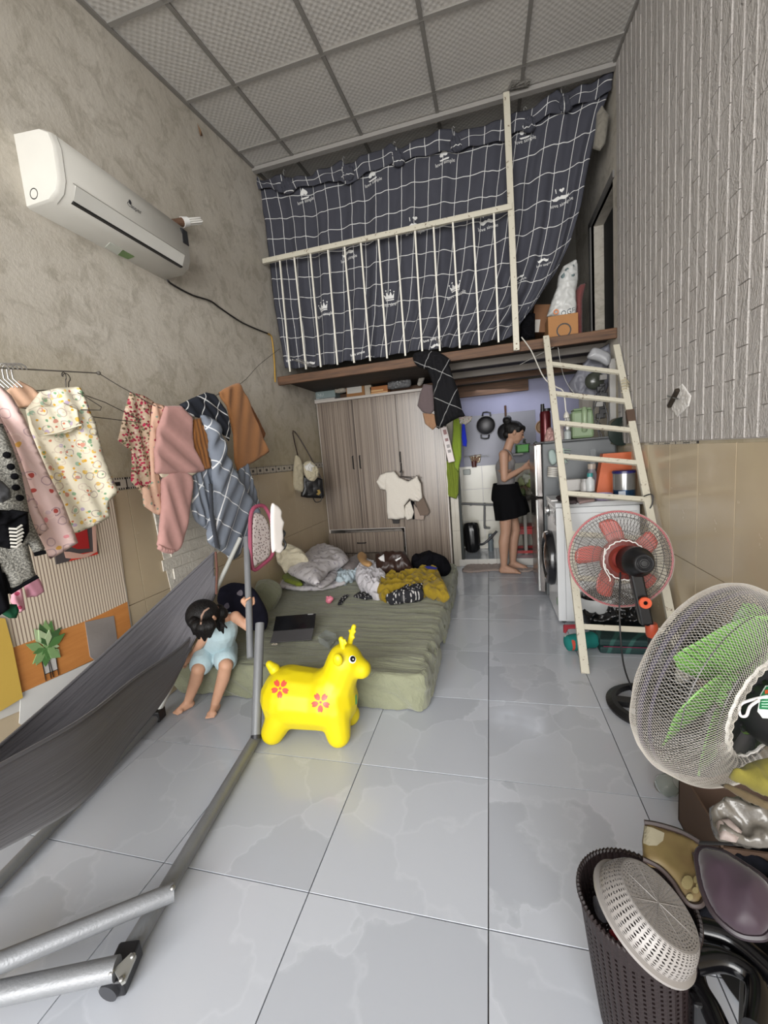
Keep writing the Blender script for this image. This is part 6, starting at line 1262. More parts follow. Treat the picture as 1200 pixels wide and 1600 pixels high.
# ================================================================== FRIDGE
fr = thing('refrigerator', 'silver two-door refrigerator behind the washing machine', 'refrigerator', (0.66, 3.75, 0))
MFR = plain('#55585a', 0.4, 0.2); MFD = N('brushed_steel_door', 0.22, 0.85); v = MFD.co('Object', (1, 60, 1)); MFD.col(MFD.mix(MFD.noise(v, 4, 2), '#7c7775', '#8f8a87')); MFD = MFD.m
FX, FY0, FY1, FH = 0.405, 3.47, 4.0, 1.262
bb = B(); bb.box((FX, FY0, 0.02), (0.93, FY1, FH), 0.01); bb.go('cabinet', MFR, fr)
fz = P(846, 783, x=FX-0.04).z
for z0, z1 in ((0.05, fz-0.004), (fz+0.004, FH)):
    bb = B(); bb.box((FX-0.05, FY0+0.001, z0), (FX-0.002, FY1, z1), 0.008); d = bb.go('door', MFD, fr)
    bb = B(); bb.bar((FX-0.051, FY0+0.004, z0+0.01), (FX-0.051, FY0+0.004, z1-0.01), 0.02, 0.02, (0, 1, 0), 0.005); bb.go('handle', plain('#c9c9c7', 0.2, 0.8), d)
bb = B(); bb.box((FX-0.055, FY0-0.005, FH), (FX+0.02, FY0+0.1, FH+0.012), 0.002); bb.go('hinge_cover', M_black, fr)
bb = B(); bb.box((FX-0.01, FY0-0.002, FH+0.0), (0.94, FY1, FH+0.014), 0.004); bb.go('top_plate', plain('#55585a', 0.4), fr)
FT = FH+0.015
def on_fr(u, y, x=None): q = P(u, 690, y=y); return Vector((q.x, y, FT))
q = on_fr(853, 3.62); th_ = thing('thermos', 'dark red thermos with black cap on the fridge', 'thermos', q)
bb = B(); bb.lathe([(0, 0), (0.042, 0), (0.042, 0.22), (0.036, 0.24), (0, 0.24)], q, (0, 0, 1), 24); bb.go('flask', plain('#4a0f16', 0.2, 0.4), th_, True)
bb = B(); bb.lathe([(0, 0.24), (0.03, 0.24), (0.03, 0.262), (0, 0.262)], q+Vector((0.012, 0, 0)), (0, 0, 1), 18); bb.lathe([(0, 0.24), (0.016, 0.24), (0.014, 0.30), (0, 0.30)], q+Vector((-0.02, -0.01, 0)), (0, 0, 1), 14); bb.go('cap', M_black, th_, True)
q = on_fr(860, 3.56); puff('pink_bag', PY(3.55), [(851, 692), (852, 678), (856, 669), (862, 668), (865, 676), (866, 690)], plain('#a88580', 0.3), 0.035, nse=(0.015, 0.04), smooth_out=True, label='pink see-through bag on the fridge in front of the thermos', cat='bag')
def bottle(label, u, y, r, h, m1, m2, z=FT, name='bottle', neck=0.35):
    q = P(u, 690, y=y); q.z = z; t = thing(name, label, 'bottle', q); bb = B(); bb.lathe([(0, 0), (r, 0.002), (r, h*0.6), (r*neck, h*0.75), (r*neck, h*0.82), (0, h*0.82)], q, (0, 0, 1), 18); bb.go('bottle_body', m1, t, True)
    bb = B(); bb.lathe([(0, h*0.8), (r*neck*1.3, h*0.8), (r*neck*1.3, h), (0, h)], q, (0, 0, 1), 14); bb.go('cap', m2, t, True); return t
bottle('small white medicine bottle on the fridge beside the green water jug', 887, 3.53, 0.026, 0.10, plain('#a9b0b0', 0.4), M_white)
bottle('pale pink jar on the fridge behind the ladder rail', 875, 3.58, 0.035, 0.11, plain('#a39896', 0.4), plain('#8a7f80', 0.4), neck=0.8)
puff('white_carton', PY(3.62), [(883, 688), (883, 652), (892, 652), (893, 688)], plain('#a5a5a2', 0.5), 0.03, label='tall pale carton on the fridge beside the green jug', cat='carton')
q = P(907, 690, y=3.6); q.z = FT; jg = thing('water_jug', 'pale green square water jug on the fridge', 'jug', q); MJG = plain('#7b8f6e', 0.4)
bb = B(); bb.box((q.x-0.075, 3.52, FT), (q.x+0.085, 3.66, FT+0.215), 0.02); bb.go('jug_body', MJG, jg)
bb = B(); bb.box((q.x-0.06, 3.53, FT+0.215), (q.x+0.07, 3.65, FT+0.232), 0.008); bb.go('lid', plain('#7d9273', 0.4), jg)
bb = B(); bb.tube([(q.x+0.012, 3.515, FT+0.225), (q.x+0.012, 3.495, FT+0.2), (q.x+0.012, 3.495, FT+0.08), (q.x+0.012, 3.515, FT+0.06)], 0.02, 10); bb.go('handle', plain('#87997a', 0.4), jg, True)
q = P(848, 667, y=4.1); bb = B(); bb.lathe([(0.02, 0), (0.06, 0.004), (0.066, 0.012), (0.058, 0.012), (0.05, 0.006), (0.015, 0.004)], q, (0, -1, 0), 24, closed=True); bb.go('pot_lid', plain('#7a5f45', 0.4, 0.3), label='small round brass lid hanging behind the thermos', cat='lid')
# wire cup holder with brush & spatula on the fridge side
cu2 = thing('utensil_can', 'white labelled can with brush handle fixed on the fridge side', 'can', P(864, 735, y=FY0-0.04)); q = P(863, 745, y=FY0-0.05)
bb = B(); bb.lathe([(0, 0), (0.037, 0), (0.04, 0.075), (0.035, 0.075), (0.033, 0.005), (0, 0.005)], q, (0.12, 0, 1), 20); bb.go('can_body', plain('#b9b6b0', 0.5), cu2, True)
bb = B(); 
for i in range(4): bb.lathe([(0.041, 0.015+i*0.014), (0.041, 0.02+i*0.014), (0.0395, 0.02+i*0.014), (0.0395, 0.015+i*0.014)], q, (0.12, 0, 1), 20, closed=True)
bb.go('printed_lines', plain('#77756f', 0.5), cu2)
bb = B(); bb.lathe([(0, 0.072), (0.034, 0.073), (0.034, 0.076), (0, 0.077)], q, (0.12, 0, 1), 16); bb.go('rim_fill', plain('#8a6038', 0.6), cu2)
puff('pale_brush', PY(FY0-0.05), [(857, 706), (864, 702), (869, 710), (870, 722), (863, 727), (858, 720)], plain('#8fa09c', 0.5), 0.012, smooth_out=True, parent=cu2)
sp2 = thing('slotted_spatula', 'pale green slotted spatula hanging on the fridge side', 'spatula', P(885, 712, y=FY0-0.03))
for i in range(6): bb = B(); bb.tube([P(879+i*0.5, 702+i*3.6, y=FY0-0.03), P(892-i*0.9, 702.5+i*4.0, y=FY0-0.03)], 0.0035, 6); bb.go('slat', plain('#8fa096', 0.4), sp2)
bb = B(); bb.tube([P(880, 700, y=FY0-0.03), P(884, 724, y=FY0-0.03)], 0.004, 6); bb.go('spatula_edge', plain('#8fa096', 0.4), sp2)
# ================================================================== WASHING MACHINE
WX0, WX1, WY0, WY1, WH = 0.42, 0.93, 2.955, 3.42, 0.85
wm_ = thing('washing_machine', 'white front-loading washing machine beside the ladder', 'washing machine', (0.67, 3.2, 0)); MWM = plain('#c9cbcd', 0.25, var=0.03)
bb = B(); bb.box((WX0, WY0, 0.015), (WX1, WY1, WH-0.03), 0.008); bb.go('cabinet', MWM, wm_)
bb = B(); bb.box((WX0-0.004, WY0-0.006, WH-0.028), (WX1+0.02, WY1+0.003, WH+0.004), 0.005); bb.go('top_panel', plain('#b9bbbd', 0.3), wm_)
bb = B(); bb.bar((WX0+0.05, WY0-0.001, 0.03), (WX0+0.05, WY0-0.001, WH-0.06), 0.003, 0.003, (0, 1, 0)); bb.bar((WX0+0.05, WY0-0.001, WH-0.07), (WX1-0.02, WY0-0.001, WH-0.07), 0.003, 0.003); bb.go('panel_seam', plain('#8f9194', 0.5), wm_)
dc = (WX0, (WY0+WY1)/2-0.0, 0.42)
bb = B(); bb.lathe([(0.20, -0.004), (0.205, 0.02), (0.19, 0.05), (0.155, 0.055), (0.14, 0.04)], dc, (-1, 0, 0), 40); bb.go('door_ring', plain('#17171a', 0.15), wm_, True)
bb = B(); bb.lathe([(0.15, 0.035), (0.10, 0.05), (0.05, 0.056), (0.0, 0.058)], dc, (-1, 0, 0), 40); bb.go('door_glass', plain('#3b302c', 0.06), wm_, True)
bb = B(); bb.lathe([(0.03, 0), (0.03, 0.018), (0.026, 0.025), (0, 0.026)], (WX0, WY1-0.11, 0.755), (-1, 0, 0), 22); bb.go('control_knob', plain('#b9b9b9', 0.15, 0.8), wm_, True)
bb = B(); bb.lathe([(0.045, 0), (0.045, 0.003), (0, 0.003)], (WX0, WY1-0.11, 0.755), (-1, 0, 0), 22); bb.go('knob_ring', M_black, wm_)
bb = B(); bb.box((WX0-0.003, WY0+0.03, 0.70), (WX0+0.001, WY0+0.17, 0.80)); bb.go('display', M_blackgloss, wm_)
bb = B(); bb.box((WX0-0.0015, WY0+0.04, 0.12), (WX0+0.001, WY0+0.07, 0.17)); bb.go('energy_label', plain('#5f7d5c', 0.5), wm_)
for x in (WX0+0.04, WX1-0.04):
    for y in (WY0+0.04, WY1-0.04): bb = B(); bb.lathe([(0.018, 0), (0.018, 0.016)], (x, y, 0), (0, 0, 1), 12); bb.go('foot', M_black, wm_)
WT = WH+0.006
def wq(u, y, v_=780): q = P(u, v_, y=y); q.z = WT; return q
# things on the washing machine
tt_ = thing('milk_tin', 'large metal tin with dark blue lid and blue band on the washing machine', 'tin', wq(975, 3.08))
q = wq(975, 3.08); n = N('tin_wrap', 0.2, 0.7); zz = n.sep(n.co('Object'))[2]; 
bb = B(); bb.lathe([(0, 0), (0.068, 0), (0.068, 0.165), (0, 0.165)], q, (0, 0, 1), 32); n.col(n.mix(n.math('LESS_THAN', zz, 0.055), '#8f9090', '#2c4a6b')); bb.go('tin_body', n.m, tt_, True)
bb = B(); bb.lathe([(0, 0.165), (0.071, 0.165), (0.071, 0.18), (0.066, 0.184), (0, 0.184)], q, (0, 0, 1), 32); bb.go('lid', plain('#1d1c52', 0.3), tt_, True)
bb = B(); bb.box((q.x-0.052, q.y-0.0695, WT+0.015), (q.x-0.01, q.y-0.067, WT+0.05)); bb.go('white_label', plain('#a8b0bb', 0.5), tt_)
otg = thing('orange_bag', 'orange gift bag in a clear bag on the washing machine', 'bag', wq(960, 3.2)); 
bb = B(); k0 = P(931, 775, y=3.2).x; k1 = P(993, 775, y=3.2).x; kt = P(960, 708, y=3.2).z
bb.add([(k0, 3.2, WT), (k1, 3.2, WT), (k1, 3.32, WT), (k0, 3.32, WT), (k0+0.055, 3.22, kt), (k1, 3.22, kt), (k1, 3.30, kt), (k0+0.055, 3.30, kt)], [(0, 3, 2, 1), (4, 5, 6, 7), (0, 1, 5, 4), (1, 2, 6, 5), (2, 3, 7, 6), (3, 0, 4, 7)]); bb.go('bag_body', plain('#b5562a', 0.45, bump=0.3, scale=30), otg)
bb = B(); z_ = kt+0.035; bb.add([(k0-0.01, 3.18, WT), (k0+0.0, 3.18, z_), (k0+0.0, 3.34, z_), (k0-0.01, 3.34, WT), (k1+0.005, 3.18, z_-0.01), (k1+0.005, 3.34, z_-0.01)], [(0, 1, 2, 3), (1, 4, 5, 2), (3, 2, 1, 0)]); bb.go('clear_wrap', MCL, otg)
bottle('white spray bottle with teal cap on the washing machine', 921, 3.2, 0.03, 0.13, plain('#b9bcbc', 0.35), plain('#2f7d7c', 0.4), z=WT+0.04, neck=0.5)
bottle('grey bottle with beige cap behind the teal-capped bottle', 924, 3.3, 0.035, 0.19, plain('#7a7880', 0.4), plain('#a89c90', 0.4), z=WT+0.04, neck=0.6)
bottle('short pale jar left of the teal-capped bottle', 912, 3.22, 0.028, 0.09, plain('#aaa8a6', 0.35), plain('#8e8c8a', 0.4), z=WT+0.04, neck=0.7)
hx0, hx1 = P(876, 750, y=3.3).x, P(909, 750, y=3.3).x; bb = B(); bb.box((hx0, 3.28, WT+0.04), (hx1, 3.38, WT+0.125), 0.006); bb.go('white_box', plain('#b5b3b0', 0.4), label='plain white box on the washing machine beside the fridge', cat='box')
trx0, trx1 = P(883, 770, y=3.2).x, P(930, 770, y=3.2).x; bb = B(); bb.box((trx0, 3.12, WT), (trx1, 3.39, WT+0.038), 0.006); bb.go('storage_tray', plain('#8a8483', 0.4), label='low grey tray carrying the bottles on the washing machine', cat='tray')
puff('plastic_bag_heap', Pl((0, 3.14, 0), (0, -1, 0.3)), [(898, 771), (903, 756), (914, 752), (926, 757), (930, 768), (918, 773)], plain('#a8a39c', 0.3), 0.03, nse=(0.015, 0.04), smooth_out=True, label='crumpled white plastic bag with green print on the washing machine', cat='bag')
puff('dark_cloth', Pl((0, 3.06, WT+0.014), (0, 0, 1), (0, 1, 0)), [(868, 778), (884, 770), (905, 776), (902, 786), (884, 786)], cloth('#3a3233'), 0.012, nse=(0.01, 0.04), label='dark rag lying on the left front of the washing machine top', cat='rag')
puff('pink_pouch', Pl((0, 3.04, WT+0.012), (0, 0, 1), (0, 1, 0)), [(893, 778), (925, 775), (930, 782), (905, 786)], plain('#8f7a78', 0.5), 0.01, nse=(0.006, 0.04), label='dull pink flat pouch on the washing machine top', cat='pouch')
bk = thing('lavender_basket', 'small lavender slotted basket at the front of the washing machine top', 'basket', wq(942, 3.02)); q = wq(942, 3.02)
bb = B(); bb.lathe([(0.0, 0.0), (0.045, 0.0), (0.05, 0.012)], q, (0, 0, 1), 28); bb.lathe([(0.052, 0.03), (0.058, 0.03), (0.058, 0.042), (0.052, 0.042)], q, (0, 0, 1), 28, closed=True)
for i in range(28): a_ = i*2*pi/28; bb.tube([q+Vector((0.05*math.cos(a_), 0.05*math.sin(a_), 0.008)), q+Vector((0.055*math.cos(a_), 0.055*math.sin(a_), 0.034))], 0.0026, 5)
bb.go('basket_body', plain('#9a8fae', 0.4), bk)
bb = B(); q = wq(866, 3.05, 782); bb.box((q.x-0.025, 3.03, WT), (q.x+0.02, 3.05, WT+0.012), 0.003); bb.go('white_eraser', plain('#c4c3c1', 0.4), label='small white block at the left edge of the washing machine top', cat='block')
# ================================================================== WALL CORNER clutter right of the fridge
bb = B(); bb.box((P(952, 640, y=3.62).x, 3.60, 1.0), (P(965, 640, y=3.62).x+0.01, 3.64, P(958, 560, y=3.6).z), 0.004); bb.go('white_post', plain('#a9a7a4', 0.6), label='white pipe casing standing in the corner under the loft', cat='pipe casing')
n_ = thing('power_board', 'black tangle of sockets and chargers hanging by the corner', 'power strip', P(938, 620, y=3.58))
q = P(940, 600, y=3.56); bb = B(); bb.box((q.x-0.02, 3.53, q.z-0.26), (q.x+0.02, 3.56, q.z), 0.004); bb.go('strip_body', M_black, n_)
for i, (u, v_) in enumerate([(942, 590), (938, 608), (943, 618), (936, 632), (942, 643), (937, 650)]): bb = B(); c_ = P(u, v_, y=3.52); bb.box(c_-Vector((0.025, 0.02, 0.018)), c_+Vector((0.025, 0.01, 0.02)), 0.004); bb.go('plug', M_black if i % 3 else plain('#8d8b88', 0.4), n_)
for i, pts in enumerate([[(940, 610), (928, 640), (932, 665), (940, 680), (935, 688)], [(944, 630), (950, 655), (944, 672), (932, 660)], [(938, 650), (934, 668), (938, 688)], [(946, 600), (930, 620), (928, 650), (945, 668)]]): bb = B(); bb.tube(catmull([P(u, v_, y=3.5) for u, v_ in pts], 5, False), 0.004, 6); bb.go('cord', M_black, n_, True)
kt_ = thing('hanging_pan', 'dark green glass-like pot hanging in the corner above the sockets', 'pot', P(929, 595, y=3.6)); q = P(929, 595, y=3.62)
bb = B(); bb.ball(q, 0.075, 18, (0.95, 0.6, 0.9)); bb.go('pot_body', plain('#3c3f38', 0.2), kt_, True)
puff('grey_plastic_bag', PY(3.75), [(888, 600), (905, 575), (930, 548), (952, 536), (956, 560), (958, 590), (940, 625), (910, 620), (890, 612)], plain('#6f7079', 0.5), 0.03, nse=(0.015, 0.1), label='grey plastic sheet hanging under the loft in the right corner', cat='plastic sheet')
puff('white_lamp_cover', PY(3.6), [(920, 552), (928, 543), (945, 548), (955, 556), (950, 572), (935, 565), (918, 560)], plain('#8f9093', 0.3), 0.03, smooth_out=True, label='white plastic cup lamp tied under the loft edge', cat='lamp')
pn2 = thing('leaning_pans', 'dark round trays leaning upright in the corner above the orange bag', 'tray', P(972, 690, y=3.5))
for i, (u, r, cc) in enumerate([(966, 0.10, '#4c4a42'), (976, 0.11, '#1f2b28')]): q = P(u, 672, y=3.46-0.04*i); bb = B(); bb.lathe([(0, 0), (0.6, 0.0), (0.95, 0.10), (1.0, 0.18), (0.96, 0.18), (0.6, 0.06), (0, 0.05)], q, (-0.9, -0.5, 0.1), 28, r, r) ; 
for i, (u, r, cc) in enumerate([(966, 0.10, '#4c4a42'), (974, 0.105, '#1f2b28')]):
    q = P(u, 674, y=3.46-0.05*i); bb = B(); bb.lathe([(0, 0), (0.6*r, 0.0), (0.95*r, 0.012), (r, 0.02), (0.96*r, 0.022), (0.6*r, 0.008), (0, 0.007)], q, (-0.75, -0.7, 0.1), 28); bb.go('tray_disc', plain(cc, 0.35), pn2, True)
bb = B(); bb.lathe([(0.02, 0.0), (0.05, 0.01), (0.055, 0.014), (0.018, 0.006)], P(982, 665, y=3.38), (-0.75, -0.7, 0.1), 20, closed=True); bb.go('inner_disc', plain('#16211e', 0.4), pn2, True)
# hanging cable with plug
hc = thing('hanging_plug', 'white cable with a plug hanging in front of the ladder', 'cable', P(885, 650, y=3.3))
bb = B(); bb.tube(catmull([P(815, 527, y=3.45), P(830, 548, y=3.4), P(850, 590, y=3.3), P(868, 604, y=3.25), P(880, 612, y=3.22), P(884, 640, y=3.22), P(885, 646, y=3.22)], 6, False), 0.0045, 7); bb.go('cord', plain('#b9b6ae', 0.5), hc, True)
q = P(885, 650, y=3.22); bb = B(); bb.lathe([(0.006, 0.03), (0.014, 0.018), (0.02, 0.0), (0.02, -0.012), (0, -0.012)], q, (0, 0, 1), 14); bb.tube([q+Vector((-0.008, 0, -0.012)), q+Vector((-0.008, 0, -0.03))], 0.0025, 6); bb.tube([q+Vector((0.008, 0, -0.012)), q+Vector((0.008, 0, -0.03))], 0.0025, 6); bb.go('plug', plain('#b5b2a9', 0.4), hc, True)
cable('thin_wire', 'thin white wire looping under the loft to the sockets', [P(872, 543, y=3.5), P(880, 585, y=3.5), P(895, 612, y=3.5), P(915, 626, y=3.5), P(932, 618, y=3.5)], 0.002, plain('#9a9994', 0.5), 'wire')
cable('thin_wire', 'thin grey cable from the loft post down across to the corner', [P(812, 570, y=3.5), P(850, 550, y=3.5), P(866, 542, y=3.5)], 0.002, plain('#8a8984', 0.5), 'wire')
# ================================================================== WOMAN
MS2 = N('woman_skin', 0.55, 0, 0.35); v = MS2.co('Object'); MS2.col(MS2.mix(MS2.noise(v, 8, 3), '#a88570', '#96735f')); MS2.b.inputs['Subsurface Weight'].default_value = 0.08; MS2.b.inputs['Subsurface Radius'].default_value = (0.02, 0.01, 0.006); MS2 = MS2.m
wo = thing('person', 'woman with a hair bun, grey tank top and black skirt standing at the fridge', 'person', (0.17, 4.24, 0))
Wp = lambda u, v_, dy=0.0: P(u, v_, y=4.24+dy)
skull = Wp(804, 675); neck0 = Wp(793, 702); neck1 = Wp(797, 690); shc = Wp(790, 711); sN, sF = Wp(787, 710, -0.135), Wp(793, 710, 0.135)
eN, eF = Wp(788, 748, -0.16), Wp(800, 744, 0.14); hN, hF = Wp(824, 728, -0.07), Wp(828, 724, 0.05)
wst = Wp(791, 752); hipc = Wp(790, 775); kN, kF = Wp(790, 831, -0.075), Wp(805, 828, 0.075); aN_, aF = Wp(787, 878, -0.075), Wp(801, 874, 0.075); aN_.z = 0.07; aF.z = 0.07
caps = [(Wp(789, 730, -0.05), 0.075, Wp(789, 730, 0.05), 0.075), (Wp(790, 716, -0.075), 0.06, Wp(790, 716, 0.075), 0.06), (wst+Vector((0, -0.045, 0)), 0.065, wst+Vector((0, 0.045, 0)), 0.065), (Wp(789, 730), 0.085, wst, 0.075),
        (hipc+Vector((0, -0.06, 0)), 0.088, hipc+Vector((0, 0.06, 0)), 0.088), (wst, 0.08, hipc, 0.095), (Wp(797, 722, -0.055), 0.045, Wp(797, 722, 0.055), 0.045),
        (shc, 0.05, neck0, 0.042), (neck0, 0.042, neck1, 0.042), (neck1, 0.042, skull, 0.05), (shc, 0.05, sN, 0.046), (shc, 0.05, sF, 0.046),
        (sN, 0.045, eN, 0.034), (eN, 0.033, hN.lerp(eN, 0.2), 0.022), (sF, 0.045, eF, 0.034), (eF, 0.033, hF.lerp(eF, 0.2), 0.022),
        (hipc+Vector((0, -0.07, -0.03)), 0.075, kN, 0.052), (hipc+Vector((0.01, 0.07, -0.03)), 0.075, kF, 0.052)]
for k_, a_ in ((kN, aN_), (kF, aF)):
    cf = k_.lerp(a_, 0.3)+Vector((-0.012, 0, 0)); caps += [(k_, 0.05, cf, 0.052), (cf, 0.052, a_, 0.03)]
for a_, tipx in ((aN_, 0.155), (aF, 0.15)):
    heel = Vector((a_.x-0.02, a_.y, 0.036)); bl_ = Vector((a_.x+tipx-0.035, a_.y-0.01, 0.026)); caps += [(a_, 0.032, heel, 0.03), (heel, 0.03, bl_, 0.024), (a_, 0.03, bl_, 0.022), (bl_-Vector((0, 0.016, 0)), 0.02, bl_+Vector((0, 0.018, 0)), 0.018)]
    for i in range(5): caps.append((bl_+Vector((0, (i-2)*0.0135, 0)), 0.0105, bl_+Vector((0.035-0.004*abs(i-1), (i-2)*0.0155, -0.009)), 0.009 if i else 0.011))
for h_, e_, sg in ((hN, eN, 1), (hF, eF, -1)):
    d = (h_-e_).normalized(); wr_ = h_.lerp(e_, 0.2); palm = wr_+d*0.05; up_ = Vector((0, 0, 1)); up_ = (up_-d*up_.dot(d)).normalized(); lat = d.cross(up_)
    caps += [(wr_, 0.021, palm-up_*0.012, 0.022), (wr_, 0.021, palm+up_*0.014, 0.022)]
    caps += fingers(palm+d*0.012, d, up_, lat*sg, 0.065, 0.0085, 4, (d+lat*sg*0.8))
Wl = lambda x, y, z: skull+Vector((x*0.93+z*0.35*0.0, y, z))
tilt = Matrix.Rotation(0.38, 4, 'Y'); Wl = lambda x, y, z: skull+(tilt.to_3x3() @ Vector((x, y, z)))
caps += [(Wl(0.083, 0, -0.012), 0.008, Wl(0.098, 0, -0.026), 0.0095), (Wl(0.075, 0, 0.012), 0.012, Wl(0.083, 0, -0.012), 0.009), (Wl(0.078, -0.012, -0.047), 0.010, Wl(0.078, 0.012, -0.047), 0.010), (Wl(0.062, 0, -0.078), 0.018, Wl(0.05, 0, -0.085), 0.02), (Wl(0.0, -0.072, -0.02), 0.012, Wl(-0.004, -0.075, 0.006), 0.012), (Wl(0.0, 0.072, -0.02), 0.012, Wl(-0.004, 0.075, 0.006), 0.012)]
wbody = blend('body', caps, MS2, 0.0062, 4, wo, balls=[(skull, (0.088, 0.07, 0.09), tilt), (Wl(0.035, 0, -0.04), (0.052, 0.052, 0.055), tilt)])
for s_ in (-1, 1):
    bb = B(); bb.ball(Wl(0.075, s_*0.03, -0.006), 0.009, 10, (0.8, 1.2, 0.55)); bb.go('eye', plain('#1a1412', 0.2), wo, True)
    bb = B(); bb.tube([Wl(0.082, s_*0.014, 0.014), Wl(0.078, s_*0.03, 0.018), Wl(0.066, s_*0.044, 0.014)], 0.003, 6); bb.go('eyebrow', plain('#1c1512', 0.6), wo)
bb = B(); bb.tube([Wl(0.086, -0.016, -0.046), Wl(0.09, 0, -0.045), Wl(0.086, 0.016, -0.046)], 0.0045, 8); bb.go('lips', plain('#8a4a44', 0.5), wo, True)
blend('hair', [(Wl(-0.03, 0, 0.03), 0.075, Wl(-0.055, 0, 0.035), 0.065), (Wl(-0.075, 0, 0.065), 0.035, Wl(-0.105, 0.0, 0.085), 0.042), (Wl(-0.105, -0.02, 0.085), 0.035, Wl(-0.10, 0.025, 0.10), 0.036), (Wl(-0.055, 0, -0.04), 0.045, Wl(-0.062, 0, -0.07), 0.018), (Wl(0.055, 0, 0.05), 0.035, Wl(0.068, 0, 0.036), 0.022), (Wl(0.02, -0.045, 0.045), 0.032, Wl(0.03, -0.06, 0.02), 0.014), (Wl(0.02, 0.045, 0.045), 0.032, Wl(0.03, 0.06, 0.02), 0.014)], MHR, 0.006, 4, wo, balls=[(Wl(-0.014, 0, 0.022), (0.09, 0.078, 0.086), tilt)])
MTK = cloth('#6f6c6c', bump=0.15, wv=300); 
blend('tank_top', [(Wp(789, 727, -0.05), 0.083, Wp(789, 727, 0.05), 0.083), (Wp(790, 719, -0.05), 0.066, Wp(790, 719, 0.05), 0.066), (Wp(789, 730), 0.094, wst, 0.085), (wst+Vector((0, -0.045, 0)), 0.075, wst+Vector((0, 0.045, 0)), 0.075), (wst, 0.084, Wp(790, 762), 0.09), (Wp(797, 723, -0.055), 0.052, Wp(797, 723, 0.055), 0.052)], MTK, 0.006, 5, wo)
for s_ in (-1, 1): bb = B(); bb.tube(catmull([Wp(783, 722, s_*0.075), Wp(785, 708, s_*0.08), Wp(790, 703.5, s_*0.08), Wp(797, 708, s_*0.075), Wp(801, 718, s_*0.065)], 4, False), 0.009, 8); bb.go('shoulder_strap', MTK, wo, True)
b = B(); hm0, hm1 = Wp(790, 755), Wp(800, 806); nn_ = 56; rows = 18
for j in range(rows+1):
    t = j/rows; c_ = hm0.lerp(hm1, t); rx = 0.122+0.036*min(1, t*1.6)+0.006*t; ry = 0.14+0.045*min(1, t*1.8)
    if t < 0.5: c_ = c_+Vector((-0.018*math.sin(t*pi), 0, 0))
    for i in range(nn_):
        a_ = 2*pi*i/nn_; w_ = 1+0.05*t*math.sin(a_*9+t*2)+0.02*nz(a_*2, t*3, 1); b.v.append(c_+Vector((rx*w_*math.cos(a_), ry*w_*math.sin(a_), 0.035*t*math.cos(a_))))
for j in range(rows):
    for i in range(nn_): b.f.append((j*nn_+i, (j+1)*nn_+i, (j+1)*nn_+(i+1) % nn_, j*nn_+(i+1) % nn_))
o = b.go('skirt', cloth('#0b0b0d', bump=0.2, wv=200), wo, True); o.modifiers.new('s', 'SOLIDIFY').thickness = 0.006
# ================================================================== LADDER
ld = thing('ladder', 'cream painted steel ladder leaning on the loft edge with chipped rungs', 'ladder', (0.68, 2.6, 0))
LA, LAt = Vector((0.452, 2.285, 0.0)), P(853, 526, y=3.47); RA, RAt = Vector((0.915, 2.285, 0.0)), P(962, 540, y=3.44)
RAt = Vector((0.925, 3.44, RAt.z))
ldn = (LAt-LA).cross(Vector((1, 0, 0))).normalized()
for a, b_ in ((LA, LAt), (RA, RAt)): bb = B(); bb.bar(a, b_, 0.042, 0.026, ldn, 0.002); bb.go('side_rail', M_creammetal, ld)
for v_ in (569, 615, 661, 713, 771, 834, 903, 979):
    q = onseg(LA, LAt, v_); t = (q.z-LA.z)/(LAt.z-LA.z); r_ = RA.lerp(RAt, t)
    bb = B(); bb.bar(q+Vector((0.01, 0, 0)), r_-Vector((0.01, 0, 0)), 0.03, 0.022, ldn, 0.002); bb.go('rung', M_creammetal, ld)
t = 0.72; q = RA.lerp(RAt, t); bb = B(); bb.bar(q-Vector((0, 0.02, 0.04)), q+Vector((0, 0.02, 0.05)), 0.048, 0.03, ldn); bb.go('brown_tape', plain('#4c3a2e', 0.7), ld)
q = RA.lerp(RAt, 0.83); bb = B()
for i in range(5): bb.tube([q+Vector((-0.025, -0.02, 0.02*i-0.03)), q+Vector((0.0, -0.03, 0.02*i-0.025)), q+Vector((0.028, -0.0, 0.02*i-0.05))], 0.004, 6)
bb.go('cloth_tie', plain('#a39a80', 0.8), ld)
q = RA.lerp(RAt, 0.44); bb = B(); bb.tube(catmull([q+Vector((-0.03, -0.02, 0.05)), q+Vector((0.01, -0.03, 0.06)), q+Vector((0.012, -0.03, 0.0)), q+Vector((-0.02, -0.02, -0.06))], 5, False), 0.004, 6); bb.go('black_cord_loop', M_black, ld)
# things behind the ladder foot
puff('black_bin_bag', Pl((0, 2.75, 0.09), (0, -0.9, 0.6)), [(908, 932), (925, 920), (950, 918), (985, 925), (1010, 935), (1014, 972), (990, 980), (940, 978), (912, 972)], plain('#0c0c0e', 0.25), 0.07, w=0.06, nse=(0.035, 0.09), smooth_out=True, k=3, label='glossy black plastic bag on the floor behind the ladder foot', cat='bag')
bkt = thing('white_bucket', 'white plastic basin behind the ladder under the fan', 'basin', (0.66, 2.86, 0.16)); q = Vector((0.64, 2.83, 0.155))
bb = B(); bb.lathe([(0, 0), (0.10, 0.0), (0.115, 0.03), (0.125, 0.10), (0.13, 0.10), (0.12, 0.02), (0.1, -0.012), (0, -0.012)], q, (0, 0, 1), 30, 1.0, 0.8); bb.go('basin_body', plain('#b9bbbc', 0.35), bkt, True)
MTL = N('teal_mat', 0.7); v = MTL.co('Object'); w_ = MTL.nd('ShaderNodeTexWave', Vector=v, Scale=2.2, Distortion=14.0, Detail=1.5).outputs[1]; MTL.col(MTL.mix(MTL.ramp(w_, [(0.8, 0.0), (0.9, 1.0)]), '#0c2c2c', '#26504a')); MTL = MTL.m
